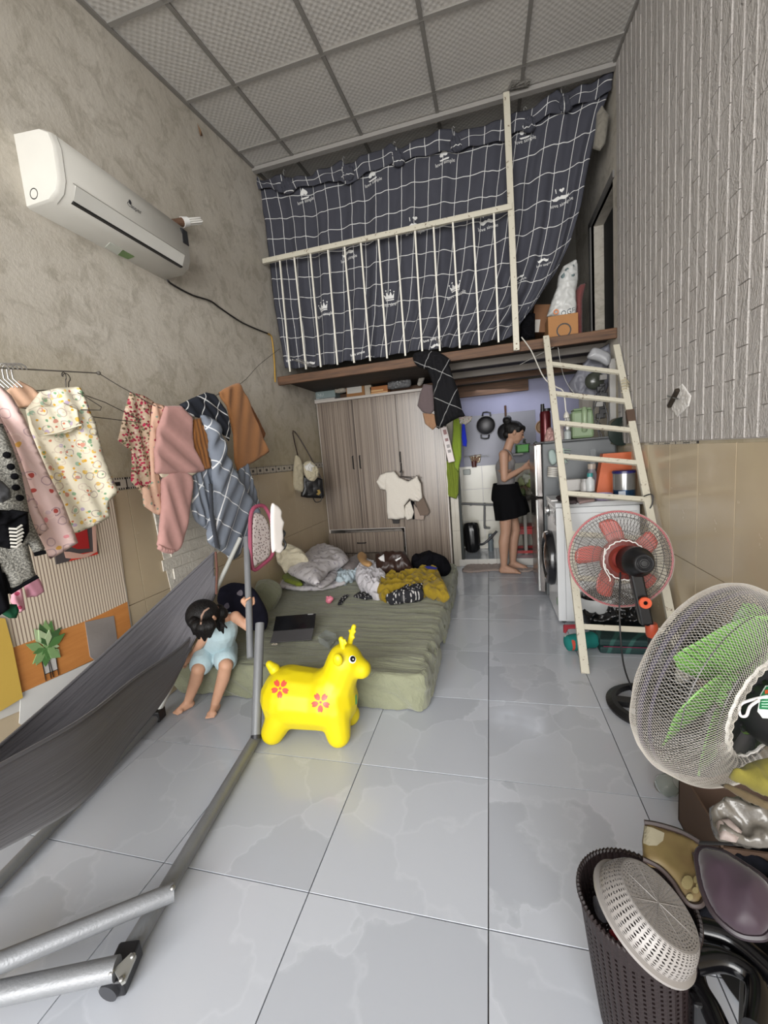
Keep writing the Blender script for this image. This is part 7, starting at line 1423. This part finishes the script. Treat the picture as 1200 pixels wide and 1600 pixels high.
rb = thing('folded_mat', 'folded dark teal mat with swirl print under the ladder rung', 'mat', (0.75, 2.66, 0))
bb = B(); bb.box((0.58, 2.52, 0.002), (0.94, 2.8, 0.045), 0.012); bb.box((0.58, 2.525, 0.046), (0.94, 2.8, 0.09), 0.012); bb.go('mat_body', MTL, rb)
bb = B(); bb.bar((0.6, 2.522, 0.047), (0.93, 2.524, 0.047), 0.003, 0.003); bb.go('pink_piping', plain('#8a3050', 0.5), rb)
bo_ = thing('teal_bolster', 'teal cartoon-print bolster end on the floor left of the ladder foot', 'bolster', (0.47, 2.6, 0)); a = Vector((0.405, 2.54, 0.052)); c_ = Vector((0.575, 2.60, 0.055)); ax = (c_-a)
MTB = cloth_pattern('teal_print', '#1f6f6a', [('dot', 22, 0.2, ['#b58a3c', '#b0483a', '#c9c9b8', '#1f6f6a'], 0.0)], sp='Object')
bb = B(); bb.lathe([(0, -0.012), (0.03, -0.008), (0.045, 0.0), (0.05, 0.05), (0.045, 0.10), (0.05, ax.length*0.9), (0.04, ax.length), (0, ax.length+0.004)], a, ax, 26); bb.go('bolster_body', MTB, bo_, True)
puff('red_strap', Pl((0, 2.60, 0.115), (0, -0.6, 1)), [(880, 976), (905, 975), (908, 982), (888, 983), (884, 990), (880, 988)], plain('#8e2b36', 0.5), 0.004, label='thin red strap lying on the teal bolster', cat='strap')
# ================================================================== PEDESTAL FANS
def frame_of(a):
    a = Vector(a).normalized(); x = a.cross(Vector((0, 0, 1))).normalized(); y = x.cross(a).normalized(); return a, x, y
def guard_wires(t, C, a, R, front, rear, nw, wr_, m, hub=0.12, rings=(), name='guard'):
    a, x, y = frame_of(a)
    for nm, prof in (('front_guard', front), ('rear_guard', rear)):
        bb = B(); q = catmull([(r, h, 0) for r, h in prof], 3, False)
        for i in range(nw):
            an = 2*pi*i/nw; dr = x*math.cos(an)+y*math.sin(an); bb.tube([C+dr*(p.x*R)+a*(p.y*R) for p in q], wr_, 4, cap=False)
        for rr_ in rings:
            k_ = min(range(len(q)), key=lambda i: abs(q[i].x-rr_)); bb.tube([C+(x*math.cos(2*pi*j/72)+y*math.sin(2*pi*j/72))*(q[k_].x*R)+a*(q[k_].y*R) for j in range(72)], wr_*1.3, 4, close=True)
        setp(bb.go(nm, m, t, False), kind=None)
def net(t, C, a, R, prof, n_th, cell, wr_, m, seed=0):
    a, x, y = frame_of(a); q = catmull([(r, h, 0) for r, h in prof], 6, False)
    L = [0]
    for i in range(1, len(q)): L.append(L[-1]+(q[i]-q[i-1]).length*R)
    rows = int(L[-1]/(cell*0.5)); vs = []; fs = []
    for j in range(rows+1):
        s_ = L[-1]*j/rows; k_ = max(i for i in range(len(L)) if L[i] <= s_+1e-9); k_ = min(k_, len(q)-2); f_ = (s_-L[k_])/(L[k_+1]-L[k_]+1e-9); p = q[k_].lerp(q[k_+1], min(1, f_))
        for i in range(n_th):
            an = 2*pi*(i+(0.5 if j % 2 else 0))/n_th; gat = max(0, (0.75-p.x))*0.06 if j > rows*0.5 else 0
            rr_ = p.x*R*(1+gat*math.sin(an*38)+0.012*nz(an*3, j*0.1, seed)); vs.append(C+(x*math.cos(an)+y*math.sin(an))*rr_+a*(p.y*R+0.012*R*nz(an*4, j*0.08, seed+3)+gat*0.25*R*math.sin(an*38+1)))
    for j in range(rows-1):
        for i in range(n_th):
            o1 = j*n_th+i
            if j % 2 == 0: l_, r_ = (j+1)*n_th+(i-1) % n_th, (j+1)*n_th+i
            else: l_, r_ = (j+1)*n_th+i, (j+1)*n_th+(i+1) % n_th
            fs.append((o1, l_, (j+2)*n_th+i, r_))
    # keep every diamond once
    fs = [f for k_, f in enumerate(fs)]
    o = link('net_cover', vs, fs, m, t); w_ = o.modifiers.new('net', 'WIREFRAME'); w_.thickness = wr_; w_.use_replace = True; w_.use_even_offset = False; o['kind'] = 'stuff'; return o
def blades(t, C, a, R, nb_, m, r0=0.2, r1=0.86, wd_=0.5, pitch=0.45, ph=0.0):
    a, x, y = frame_of(a)
    for k_ in range(nb_):
        an0 = 2*pi*k_/nb_+ph; vs = []; fs = []; nr, nc = 8, 6
        for i in range(nr+1):
            r_ = (r0+(r1-r0)*i/nr)*R; w_ = wd_*R*(0.32+0.68*math.sin(min(1, i/nr*1.15+0.12)*pi*0.62))*(1 if i < nr else 0.75)
            for j in range(nc+1):
                s_ = (j/nc-0.5)*w_; an = an0+0.25*(i/nr); dr = x*math.cos(an)+y*math.sin(an); dt = -x*math.sin(an)+y*math.cos(an)
                vs.append(C+dr*(r_-abs(j/nc-0.5)**2*0.12*R*(i/nr))+dt*s_*math.cos(pitch)+a*(s_*math.sin(pitch)+0.012*math.cos(j/nc*pi)))
        for i in range(nr):
            for j in range(nc): fs.append((i*(nc+1)+j, (i+1)*(nc+1)+j, (i+1)*(nc+1)+j+1, i*(nc+1)+j+1))
        o = link('blade', vs, fs, m, t, True); o.modifiers.new('s', 'SOLIDIFY').thickness = 0.003
    bb = B(); bb.lathe([(0, 0.05*1), (0.10, 0.045), (0.19, 0.02), (0.2, -0.04)], C, a, 26, R, R); bb.v = bb.v; o = None
    bb = B(); bb.lathe([(0, 0.12*R), (0.1*R, 0.11*R), (0.19*R, 0.05*R), (0.2*R, -0.08*R), (0, -0.08*R)], C, a, 26); bb.go('blade_hub', m, t, True)
MRB = plain('#a84840', 0.35); MNET = plain('#b8b2aa', 0.8)
f1 = thing('pedestal_fan', 'black pedestal fan with red blades and white net cover facing the stairs', 'fan', (0.68, 2.0, 0))
C1 = P(968, 873, y=2.12); dpt = float(np.dot(ROT[2], np.array(C1)-np.array([0, 0, CAMH]))); R1 = 74*dpt/FPX; a1 = Vector((-0.05, 0.98, -0.16))
guard_wires(f1, C1, a1, R1, [(0.2, 0.30), (0.6, 0.26), (0.9, 0.14), (1.0, 0.0)], [(0.3, -0.30), (0.6, -0.26), (0.88, -0.15), (1.0, 0.0)], 76, 0.0012, plain('#2a2628', 0.4), rings=(0.62, 0.88))
A_, X_, Y_ = frame_of(a1); bb = B(); bb.tube([C1+(X_*math.cos(2*pi*j/80)+Y_*math.sin(2*pi*j/80))*R1 for j in range(80)], 0.005, 8, close=True); bb.go('rim', plain('#a8434f', 0.4), f1, True)
blades(f1, C1+A_*0.02, a1, R1, 5, MRB, ph=0.3, wd_=0.42)
net(f1, C1, a1, R1*1.015, [(0.02, 0.33), (0.6, 0.29), (0.92, 0.16), (1.01, 0.0), (0.9, -0.17), (0.6, -0.29), (0.42, -0.32)], 96, 0.013, 0.0008, MNET, 1)
bb = B(); bb.tube([C1+(X_*math.cos(2*pi*j/60)+Y_*math.sin(2*pi*j/60))*R1*(0.40+0.012*math.sin(j*2.1))-A_*R1*0.33 for j in range(60)], 0.003, 6, close=True); bb.tube(catmull([C1+X_*-0.09+Y_*0.06-A_*0.1, C1+X_*-0.10-A_*0.1-Y_*0.02, C1+X_*-0.08-Y_*0.075-A_*0.11, C1+X_*-0.082-Y_*0.09-A_*0.11], 4, False), 0.0025, 6); bb.go('net_drawstring', plain('#d5d2ce', 0.7), f1, True)
bb = B(); bb.lathe([(0.30*R1, -0.26*R1), (0.42*R1, -0.22*R1), (0.44*R1, -0.16*R1), (0.2*R1, -0.16*R1)], C1, a1, 30, closed=True); bb.go('red_hub_ring', plain('#8e3a30', 0.4), f1, True)
MMB = plain('#111113', 0.35)
mc = C1-A_*(R1*0.27)+X_*0.022; mc2 = mc-A_*0.15+X_*0.0
bb = B(); bb.lathe([(0.055, 0.0), (0.066, -0.02), (0.066, -0.10), (0.05, -0.115), (0.046, -0.155), (0.038, -0.165), (0, -0.167)], mc, A_, 30); bb.go('motor_housing', MMB, f1, True)
bb = B()
for rr_ in (0.012, 0.02, 0.028, 0.036): bb.lathe([(rr_, -0.166), (rr_+0.002, -0.169), (rr_+0.004, -0.166)], mc, A_, 24)
bb.go('motor_vent', plain('#2a2a2c', 0.4), f1)
nk0 = mc-A_*0.06+Vector((0, 0, -0.055)); pole0 = P(1018, 985, y=2.0); base = Vector((0.681, 2.0, 0))
bb = B(); bb.bar(nk0+Vector((0, 0, 0.02)), P(1010, 975, y=1.99), 0.05, 0.045, (0, 1, 0), 0.008); bb.go('neck', MMB, f1)
q = P(1008, 942, y=1.955); bb = B(); bb.lathe([(0.009, 0.008), (0.024, 0.008), (0.026, 0.0), (0.009, 0.0)], q, (0, -1, 0.2), 24, closed=True); bb.go('orange_knob', plain('#d4552c', 0.35), f1, True)
pt0 = Vector((pole0.x, 2.0, pole0.z))
bb = B(); bb.lathe([(0.019, -0.03), (0.023, -0.02), (0.026, 0.02), (0.022, 0.035), (0.016, 0.036)], pt0, (0, 0, 1), 22); bb.go('orange_collar', plain('#a8462c', 0.4), f1, True)
bb = B(); bb.tube([base+Vector((0, 0, 0.02)), pt0-Vector((0, 0, 0.02))], 0.016, 16); bb.go('pole', MMB, f1, True)
bb = B(); bb.tube([pt0+Vector((0, 0, 0.02)), P(1010, 972, y=1.99)], 0.013, 12); bb.go('inner_pole', MMB, f1, True)
bb = B(); R_b = 0.19; bb.lathe([(0.15, 0.004), (R_b, 0.002), (R_b+0.003, 0.014), (R_b-0.02, 0.028), (0.15, 0.03)], base, (0, 0, 1), 48, closed=True)
bb.lathe([(0, 0.002), (0.06, 0.002), (0.06, 0.03), (0.03, 0.045), (0, 0.046)], base, (0, 0, 1), 24)
for i in range(5): an = i*2*pi/5+0.5; bb.bar(base+Vector((0.045*math.cos(an), 0.045*math.sin(an), 0.016)), base+Vector((0.165*math.cos(an), 0.165*math.sin(an), 0.016)), 0.05, 0.026)
bb.go('base', plain('#141416', 0.4), f1)
bb = B(); bb.tube(catmull([mc-A_*0.02+Vector((-0.05, -0.02, -0.05)), P(968, 960, y=1.92), P(973, 1030, y=1.9), P(985, 1070, y=1.93), P(1005, 1105, y=1.97)], 6, False), 0.0035, 6); bb.go('power_cord', M_black, f1, True)
# large fan
f2 = thing('pedestal_fan', 'large fan with green blades under a thick white net cover at the right edge', 'fan', (0.68, 0.93, 0))
C2 = P(1108, 1061, y=1.1); dpt = float(np.dot(ROT[2], np.array(C2)-np.array([0, 0, CAMH]))); R2 = 0.236; a2 = Vector((-0.574, 0.81, 0.12)); A_, X_, Y_ = frame_of(a2)
guard_wires(f2, C2, a2, R2, [(0.2, 0.22), (0.6, 0.2), (0.92, 0.10), (1.0, 0.0)], [(0.30, -0.44), (0.6, -0.44), (0.88, -0.30), (1.0, -0.08), (1.0, 0.0)], 110, 0.0013, plain('#18181a', 0.4), rings=(0.62, 0.88))
bb = B(); bb.tube([C2+(X_*math.cos(2*pi*j/90)+Y_*math.sin(2*pi*j/90))*R2 for j in range(90)], 0.006, 8, close=True); bb.tube([C2+(X_*math.cos(2*pi*j/90)+Y_*math.sin(2*pi*j/90))*R2-A_*R2*0.1 for j in range(90)], 0.004, 8, close=True); bb.go('rim', plain('#2e2a38', 0.4), f2, True)
MGB = N('green_plastic', 0.35); MGB.col('#6da848'); MGB.b.inputs['Transmission Weight'].default_value = 0.25; MGB = MGB.m
blades(f2, C2-A_*R2*0.2, a2, R2, 5, MGB, ph=0.55, wd_=1.0, pitch=0.42)
net(f2, C2, a2, R2*1.02, [(0.02, 0.25), (0.6, 0.24), (0.94, 0.13), (1.02, 0.02), (1.03, -0.10), (0.95, -0.33), (0.75, -0.50), (0.55, -0.52), (0.50, -0.46)], 200, 0.0095, 0.0007, MNET, 5)
bb = B(); bb.tube([C2+(X_*math.cos(2*pi*j/60)+Y_*math.sin(2*pi*j/60))*R2*(0.505+0.012*math.sin(j*2.1))-A_*R2*0.46 for j in range(60)], 0.0035, 6, close=True); bb.go('net_hem', plain('#d5d2ce', 0.7), f2, True)
mc = C2-A_*(R2*0.42)
bb = B(); bb.lathe([(0.05, 0.03), (0.062, 0.0), (0.068, -0.03), (0.068, -0.12), (0.056, -0.145), (0, -0.15)], mc, A_, 30); mo = bb.go('motor_housing', plain('#161618', 0.4), f2, True); mbt = bvh(mo)
bb = B()
for i in range(14): an = 2*pi*i/14; bb.bar(mc+(X_*math.cos(an)+Y_*math.sin(an))*0.05+A_*0.035, mc+(X_*math.cos(an)+Y_*math.sin(an))*0.066-A_*0.005, 0.008, 0.006, A_)
bb.go('motor_ribs', M_black, f2)
cast_decal('green_label', [(1188, 1086), (1196, 1072), (1230, 1072), (1230, 1125), (1192, 1122), (1184, 1112)], mbt, plain('#c9cfca', 0.4), f2, 0.0012, 0.01)
cast_decal('green_label', [(1190, 1087), (1198, 1074), (1230, 1074), (1230, 1112), (1187, 1108)], mbt, plain('#1c6a42', 0.4), f2, 0.0022, 0.01)
cast_decal('orange_mark', [(1196, 1080), (1206, 1078), (1206, 1084), (1196, 1086)], mbt, plain('#c0502c', 0.4), f2, 0.003, 0.01)
for k_ in range(4): cast_decal('label_line', [(1191, 1092+k_*4), (1206, 1092+k_*4.2), (1206, 1093.4+k_*4.2), (1191, 1093.4+k_*4)], mbt, plain('#a9c9b4', 0.4), f2, 0.003, 0.01)
bb = B(); dq = [mc+Vector(o_) for o_ in ((0, 0, 0.075), (0, 0, 0.075))]
bb.tube(catmull([P(1200, 1088, y=0.95), P(1180, 1092, y=0.95), P(1161, 1098, y=0.96), P(1155, 1106, y=0.96), P(1157, 1118, y=0.955), P(1166, 1118, y=0.955), P(1172, 1104, y=0.95), P(1186, 1094, y=0.94)], 6, False), 0.0028, 7); bb.go('drawstring', plain('#d2cccc', 0.7), f2, True)
pb2 = Vector((0.70, 0.93, 0))
nk2 = mc-A_*0.07; pb2 = Vector((nk2.x+0.02, nk2.y, 0)); bb = B(); bb.bar(nk2-Vector((0, 0, 0.05)), Vector((pb2.x, pb2.y, 0.42)), 0.05, 0.05, (0, 1, 0), 0.008); bb.go('neck', MMB, f2)
bb = B(); bb.tube([Vector((pb2.x, pb2.y, 0.02)), Vector((pb2.x, pb2.y, 0.44))], 0.016, 16); bb.go('pole', MMB, f2, True)
bb = B(); bb.lathe([(0, 0.002), (0.15, 0.002), (0.155, 0.012), (0.13, 0.025), (0.03, 0.04), (0, 0.04)], pb2, (0, 0, 1), 40); bb.go('base', MMB, f2, True)
f2.location = f2.location
# ================================================================== BOTTOM RIGHT CLUTTER
# laundry basket
ZR = 0.36; bc = Vector((0.236, 0.776, ZR)); bd = Vector((0.262, 0.79, 0.0))
lbk = thing('laundry_basket', 'dark brown perforated laundry basket with clothes and a strainer in it', 'laundry basket', (bd.x, bd.y, 0))
MBK = plain('#1e1616', 0.45, bump=0.2, scale=200, spec=0.3)
ang0 = math.radians(-8)
def bpt(th, z, k=1.0):
    t = z/ZR; c_ = bd.lerp(bc, t); rx = (0.078+0.022*t**0.7)*k; ry = (0.078+0.022*t**0.7)*k
    if t < 0.12: s_ = 1-0.18*(1-t/0.12)**2; rx *= s_; ry *= s_
    x, y = rx*math.cos(th), ry*math.sin(th); return Vector((c_.x+x, c_.y+y, z))
nth, nzr = 132, 66; vs = []; fs = []
for j in range(nzr+1):
    for i in range(nth): vs.append(bpt(2*pi*i/nth, 0.004+(ZR-0.004)*j/nzr, 1+(0.012 if i % 3 == 0 else 0)))
for j in range(nzr):
    for i in range(nth):
        hole = (i % 3 == 1) and (j % 2 == 1) and 3 < j < nzr-7
        if not hole: fs.append((j*nth+i, j*nth+(i+1) % nth, (j+1)*nth+(i+1) % nth, (j+1)*nth+i))
fs.append(tuple(reversed(range(nth))))
o = link('basket_wall', vs, fs, MBK, lbk, False); o.modifiers.new('s', 'SOLIDIFY').thickness = 0.003
bb = B(); bb.tube([bpt(2*pi*i/150, ZR, 1.01)+Vector((0, 0, 0.004*(i % 2))) for i in range(150)], 0.0045, 6, close=True); bb.go('beaded_rim', MBK, lbk)
# strainer
dco = (Vector((0, 0, CAMH))-P(1010, 1425, z=0.38)).normalized(); upr = Vector(ROT[0]*0.74+ROT[1]*0.68).normalized(); sax = (dco*0.56+(upr-dco*upr.dot(dco)).normalized()*0.83).normalized()
so_ = P(1003, 1434, z=0.385); dpt = float(np.dot(ROT[2], np.array(so_)-np.array([0, 0, CAMH]))); RS = 78*dpt/FPX
stn = thing('strainer', 'pale grey round plastic strainer lying upside down on the laundry basket', 'strainer', so_); MST2 = plain('#7d7976', 0.4)
a_, x_, y_ = frame_of(sax)
def lat(name, prof, nth, rows, holes, m, par):
    q = catmull([(r, h, 0) for r, h in prof], 6, False); vs = []; fs = []; L = len(q)-1
    for j in range(rows+1):
        f_ = j/rows*L; k_ = min(int(f_), L-1); p = q[k_].lerp(q[k_+1], f_-k_)
        for i in range(nth): an = 2*pi*(i+(0.5 if holes == 'd' and (j//2) % 2 else 0))/nth; vs.append(so_+(x_*math.cos(an)+y_*math.sin(an))*p.x+a_*p.y)
    for j in range(rows):
        for i in range(nth):
            if (j % 2 == 1) and (i % 2 == 1) and 0 < j < rows-1: continue
            fs.append((j*nth+i, j*nth+(i+1) % nth, (j+1)*nth+(i+1) % nth, (j+1)*nth+i))
    o = link(name, vs, fs, m, par); o.modifiers.new('s', 'SOLIDIFY').thickness = 0.0022; return o
HS = RS*0.52
lat('strainer_wall', [(RS*0.90, 0.006), (RS*0.88, HS*0.4), (RS*0.80, HS*0.8), (RS*0.73, HS)], 108, 23, 'd', MST2, stn)
lat('strainer_base', [(RS*0.72, HS), (RS*0.4, HS*0.985), (RS*0.05, HS*0.98)], 90, 27, 'd', MST2, stn)
bb = B(); bb.lathe([(RS*0.88, 0.0), (RS, -0.002), (RS, 0.003), (RS*0.88, 0.008)], so_, sax, 64, closed=True)
bb.tube([so_+(x_*math.cos(2*pi*j/72)+y_*math.sin(2*pi*j/72))*RS*0.73+a_*HS for j in range(72)], 0.0018, 6, close=True); bb.go('strainer_rim', MST2, stn, True)
bb = B()
for k_ in range(4): an = k_*pi/4+0.3; d_ = x_*math.cos(an)+y_*math.sin(an); bb.tube([so_+d_*RS*0.72+a_*(HS+0.001), so_-d_*RS*0.72+a_*(HS+0.001)], 0.0012, 5)
for k_ in range(8): an = k_*pi/4+0.3; d_ = x_*math.cos(an)+y_*math.sin(an); bb.tube([so_+d_*RS*0.73+a_*HS, so_+d_*RS*0.90+a_*0.006], 0.0014, 5)
bb.go('strainer_ribs', MST2, stn)
MSTR = N('striped_cloth', 0.9); s_ = MSTR.sep(MSTR.co('UV', rot=(0, 0, 0.5))); MSTR.col(MSTR.mix(MSTR.math('GREATER_THAN', MSTR.math('SINE', MSTR.math('MULTIPLY', s_[0], 520.0)), 0.0), '#24252b', '#8d8c90')); MSTR = MSTR.m
hz_ = 0.30
puff('striped_cloth', Pl((0, 0, hz_), (0, 0, 1), (0, 1, 0)), [(930, 1372), (940, 1358), (960, 1352), (975, 1362), (962, 1385), (940, 1400), (928, 1392)], MSTR, 0.012, nse=(0.008, 0.03), smooth_out=True, k=2, label='dark and white striped cloth inside the laundry basket', cat='cloth')
puff('grey_cloth', Pl((0, 0, hz_+0.005), (0, 0, 1), (0, 1, 0)), [(926, 1402), (940, 1405), (950, 1425), (952, 1440), (940, 1440), (930, 1425)], cloth('#6d6c72'), 0.012, nse=(0.006, 0.03), smooth_out=True, k=2, label='grey cloth inside the laundry basket at its left', cat='cloth')
puff('blue_cloth', Pl((0, 0, hz_+0.028), (0, 0, 1), (0, 1, 0)), [(950, 1435), (965, 1432), (980, 1450), (972, 1462), (958, 1456)], cloth('#3d5a72'), 0.012, nse=(0.005, 0.03), smooth_out=True, k=2, label='blue cloth under the strainer in the laundry basket', cat='cloth')
puff('red_cloth', Pl((0, 0, hz_+0.03), (0, 0, 1), (0, 1, 0)), [(952, 1452), (968, 1456), (990, 1470), (1012, 1488), (1000, 1492), (975, 1480), (955, 1462)], cloth('#b03038'), 0.010, nse=(0.004, 0.03), smooth_out=True, k=2, label='red cloth under the strainer in the laundry basket', cat='cloth')
# glass jar on the floor
jr = thing('glass_jar', 'clear round plastic jar lying on the floor under the large fan', 'jar', (0.56, 1.46, 0)); q = Vector((0.548, 1.47, 0.034)); MGL = N('clear_jar', 0.05); MGL.col('#e8edea'); MGL.b.inputs['Transmission Weight'].default_value = 0.95; MGL.b.inputs['IOR'].default_value = 1.2; MGL = MGL.m
bb = B(); bb.lathe([(0.018, 0.0), (0.022, 0.006), (0.034, 0.02), (0.036, 0.045), (0.026, 0.062), (0.024, 0.078), (0.022, 0.078), (0.024, 0.062), (0.033, 0.045), (0.031, 0.02), (0.02, 0.008), (0, 0.006), (0, 0)][:-1], q+Vector((-0.03, 0, 0.002)), (0.8, 0.35, 0.0), 28); bb.go('jar_body', MGL, jr, True)
# open cardboard box with bags
cb2 = thing('cardboard_box', 'open dark cardboard box with plastic bags under the large fan', 'box', (0.74, 1.23, 0)); MCD = plain('#4a382c', 0.85, name='cardboard_dark')
bx0, bx1, by0, by1, bh = 0.545, 0.93, 1.13, 1.38, 0.19
for a, b_ in (((bx0, by0, 0.0), (bx0+0.006, by1, bh)), ((bx1-0.006, by0, 0), (bx1, by1, bh)), ((bx0, by0, 0), (bx1, by0+0.006, bh-0.03)), ((bx0, by1-0.006, 0), (bx1, by1, bh))): bb = B(); bb.box(a, b_); bb.go('side_panel', MCD, cb2)
bb = B(); bb.box((bx0, by0, 0.0), (bx1, by1, 0.005)); bb.go('bottom_panel', MCD, cb2)
puff('torn_flap', Pl((bx0-0.012, 0, 0), (-1, 0, 0.35)), [(by0, bh-0.0), (by0+0.08, bh+0.02), (by1-0.04, bh+0.005), (by1, bh-0.03), (by1-0.02, bh-0.08), (by0+0.02, bh-0.06)], plain('#8a7d6c', 0.8), 0.002, uvc=True, parent=cb2)
MPB = plain('#8f8a82', 0.2, bump=0.5, scale=30)
puff('plastic_bag', Pl((0, 0, 0.155), (-0.2, -0.3, 1), (0, 1, 0)), [(1108, 1262), (1130, 1252), (1165, 1255), (1215, 1275), (1215, 1322), (1180, 1322), (1150, 1318), (1118, 1310)], plain('#5a5650', 0.18, bump=0.6, scale=30, var=0.3), 0.03, nse=(0.025, 0.06), smooth_out=True, k=3, label='crinkled clear plastic bag with pale sheets in the dark box', cat='bag')
puff('pink_sheet', Pl((0, 0, 0.17), (-0.2, -0.3, 1), (0, 1, 0)), [(1116, 1283), (1140, 1278), (1160, 1300), (1150, 1316), (1125, 1312)], plain('#8a7e79', 0.6), 0.012, nse=(0.006, 0.03), label='pale pink printed paper in the clear bag', cat='paper')
puff('yellow_cloth', Pl((0, 0, 0.225), (-0.2, -0.3, 1), (0, 1, 0)), [(1138, 1215), (1160, 1200), (1195, 1190), (1240, 1190), (1240, 1250), (1200, 1246), (1165, 1228)], cloth('#6b642a', var=0.15), 0.03, nse=(0.02, 0.08), smooth_out=True, k=3, label='yellow cloth under the large fan', cat='cloth')
puff('beige_strap', Pl((0, 0, 0.215), (-0.2, -0.3, 1), (0, 1, 0)), [(1125, 1226), (1135, 1224), (1170, 1238), (1205, 1256), (1205, 1268), (1165, 1250)], cloth('#544834'), 0.014, nse=(0.004, 0.05), label='beige cloth strip beside the yellow cloth', cat='cloth')
# printed floor mat standing folded
MMT = N('yellow_brown_mat', 0.6); v = MMT.co('UV'); MMT.col(MMT.mix(MMT.ramp(MMT.noise(v, 9, 4), [(0.35, 0.0), (0.65, 1.0)]), '#463419', '#5b4d2b')); MMT = MMT.m
cm = thing('cartoon_mat', 'curved yellow-brown mat with dark rim and paw-like shape beside the basket', 'mat', P(1040, 1350, z=0.2))
pm = Pl((0, 0, 0.20), (-0.1, -0.35, 1), (0, 1, 0))
cmo = puff('mat_body', pm, [(1007, 1288), (1030, 1292), (1065, 1303), (1092, 1318), (1084, 1336), (1092, 1358), (1100, 1385), (1101, 1405), (1094, 1416), (1078, 1416), (1064, 1400), (1050, 1378), (1030, 1358), (1005, 1345)], MMT, 0.008, nse=(0.004, 0.12), smooth_out=True, k=2, parent=cm)
ct_ = bvh(cmo)
cast_decal('white_circle', [(1008, 1291), (1020, 1294), (1038, 1302), (1036, 1314), (1026, 1322), (1014, 1322), (1006, 1318)], ct_, plain('#7d7764', 0.6), cm, 0.0015)
for (u, v_, r, ry) in ((1074, 1380, 9, 11), (1087, 1376, 4, 6), (1086, 1392, 4.5, 5), (1078, 1402, 4.5, 5), (1090, 1385, 3, 4)): cast_decal('pale_patch', circ(u, v_, r, 12, ry), ct_, plain('#645a3a', 0.6), cm, 0.003)
bb = B(); bb.tube(catmull([pm.to(*pm.px(*q), 0.006) for q in [(1007, 1288), (1030, 1292), (1065, 1303), (1092, 1318)]], 5, False), 0.005, 6); bb.tube(catmull([pm.to(*pm.px(*q), 0.006) for q in [(1005, 1345), (1030, 1358), (1050, 1378), (1064, 1400), (1078, 1416), (1094, 1417), (1101, 1405), (1100, 1385), (1090, 1352), (1084, 1336)]], 5, False), 0.004, 6); bb.go('dark_rim', plain('#2b201e', 0.5), cm, True)
pcu = thing('purple_cushion', 'purple velvet cushion with dark piping at the right edge beside the curved mat', 'cushion', P(1140, 1390, z=0.2))
pm2 = Pl((0, 0, 0.20), (-0.25, -0.45, 1), (0, 1, 0)); poly = [(1090, 1336), (1100, 1326), (1130, 1332), (1160, 1350), (1198, 1378), (1215, 1420), (1200, 1458), (1180, 1465), (1150, 1458), (1118, 1430), (1100, 1395), (1092, 1360)]
n = N('purple_velvet', 0.5, 0, 0.3); v = n.co('UV'); n.col(n.mix(n.noise(v, 20, 4), '#1f121b', '#2e1e2a')); n.b.inputs['Sheen Weight'].default_value = 0.25
puff('cushion_body', pm2, poly, n.m, 0.03, w=0.06, nse=(0.004, 0.08), smooth_out=True, k=3, parent=pcu)
bb = B(); bb.tube(catmull([pm2.to(*pm2.px(*q), 0.0) for q in poly], 5), 0.005, 8, close=True); bb.go('piping', plain('#1d1319', 0.4), pcu, True)
# black plastic chair seen from above
bc_ = thing('plastic_chair', 'glossy black plastic chair in the bottom right corner', 'chair', P(1140, 1540, z=0.0)); MBP = plain('#08080a', 0.18)
def barpx(pts, z, r): return catmull([P(u, v_, z=zz) for (u, v_), zz in zip(pts, z)], 5, False)
for pts, z, r in (([(1082, 1506), (1120, 1500), (1150, 1508), (1178, 1530), (1185, 1560), (1180, 1610)], [0.30]*6, 0.017), ([(1086, 1450), (1130, 1462), (1165, 1485), (1215, 1530)], [0.30]*4, 0.02), ([(1082, 1506), (1090, 1540), (1110, 1575), (1130, 1620)], [0.28]*4, 0.017)):
    bb = B(); bb.tube(barpx(pts, z, r), r, 12); bb.go('seat_rim', MBP, bc_, True)
puff('seat_panel', Pl((0, 0, 0.30), (0, 0, 1), (0, 1, 0)), [(1084, 1450), (1130, 1462), (1170, 1490), (1215, 1530), (1240, 1560), (1230, 1500), (1190, 1462), (1130, 1448)], MBP, 0.008, parent=bc_)
puff('seat_panel', Pl((0, 0, 0.31), (0, 0, 1), (0, 1, 0)), [(1082, 1470), (1120, 1478), (1160, 1495), (1180, 1520), (1150, 1502), (1120, 1495), (1082, 1500)], MBP, 0.008, parent=bc_)
for (u, v_), (u2, v2) in (((1086, 1500), (1100, 1480)), ((1176, 1520), (1190, 1490)), ((1095, 1560), (1110, 1600)), ((1182, 1580), (1200, 1600))):
    t_ = P(u, v_, z=0.29); bb = B(); bb.bar(t_, Vector((t_.x+0.01, t_.y+0.02, 0.0)), 0.03, 0.022, (0, 1, 0), 0.005); bb.go('leg', MBP, bc_)
bb = B(); bb.tube([P(1076, 1316, z=0.24), P(1130, 1318, z=0.24), P(1215, 1324, z=0.24)], 0.004, 7); bb.go('thin_rod', M_black, smooth=True, label='thin black rod lying across the clear plastic bag', cat='rod')
puff('dark_cloth', Pl((0, 0, 0.1), (0, 0, 1), (0, 1, 0)), [(1088, 1430), (1120, 1440), (1160, 1462), (1215, 1475), (1230, 1420), (1215, 1330), (1150, 1330), (1110, 1340)], cloth('#16171d'), 0.04, nse=(0.02, 0.08), smooth_out=True, k=2, label='dark navy cloth heap under the purple cushion', cat='cloth')
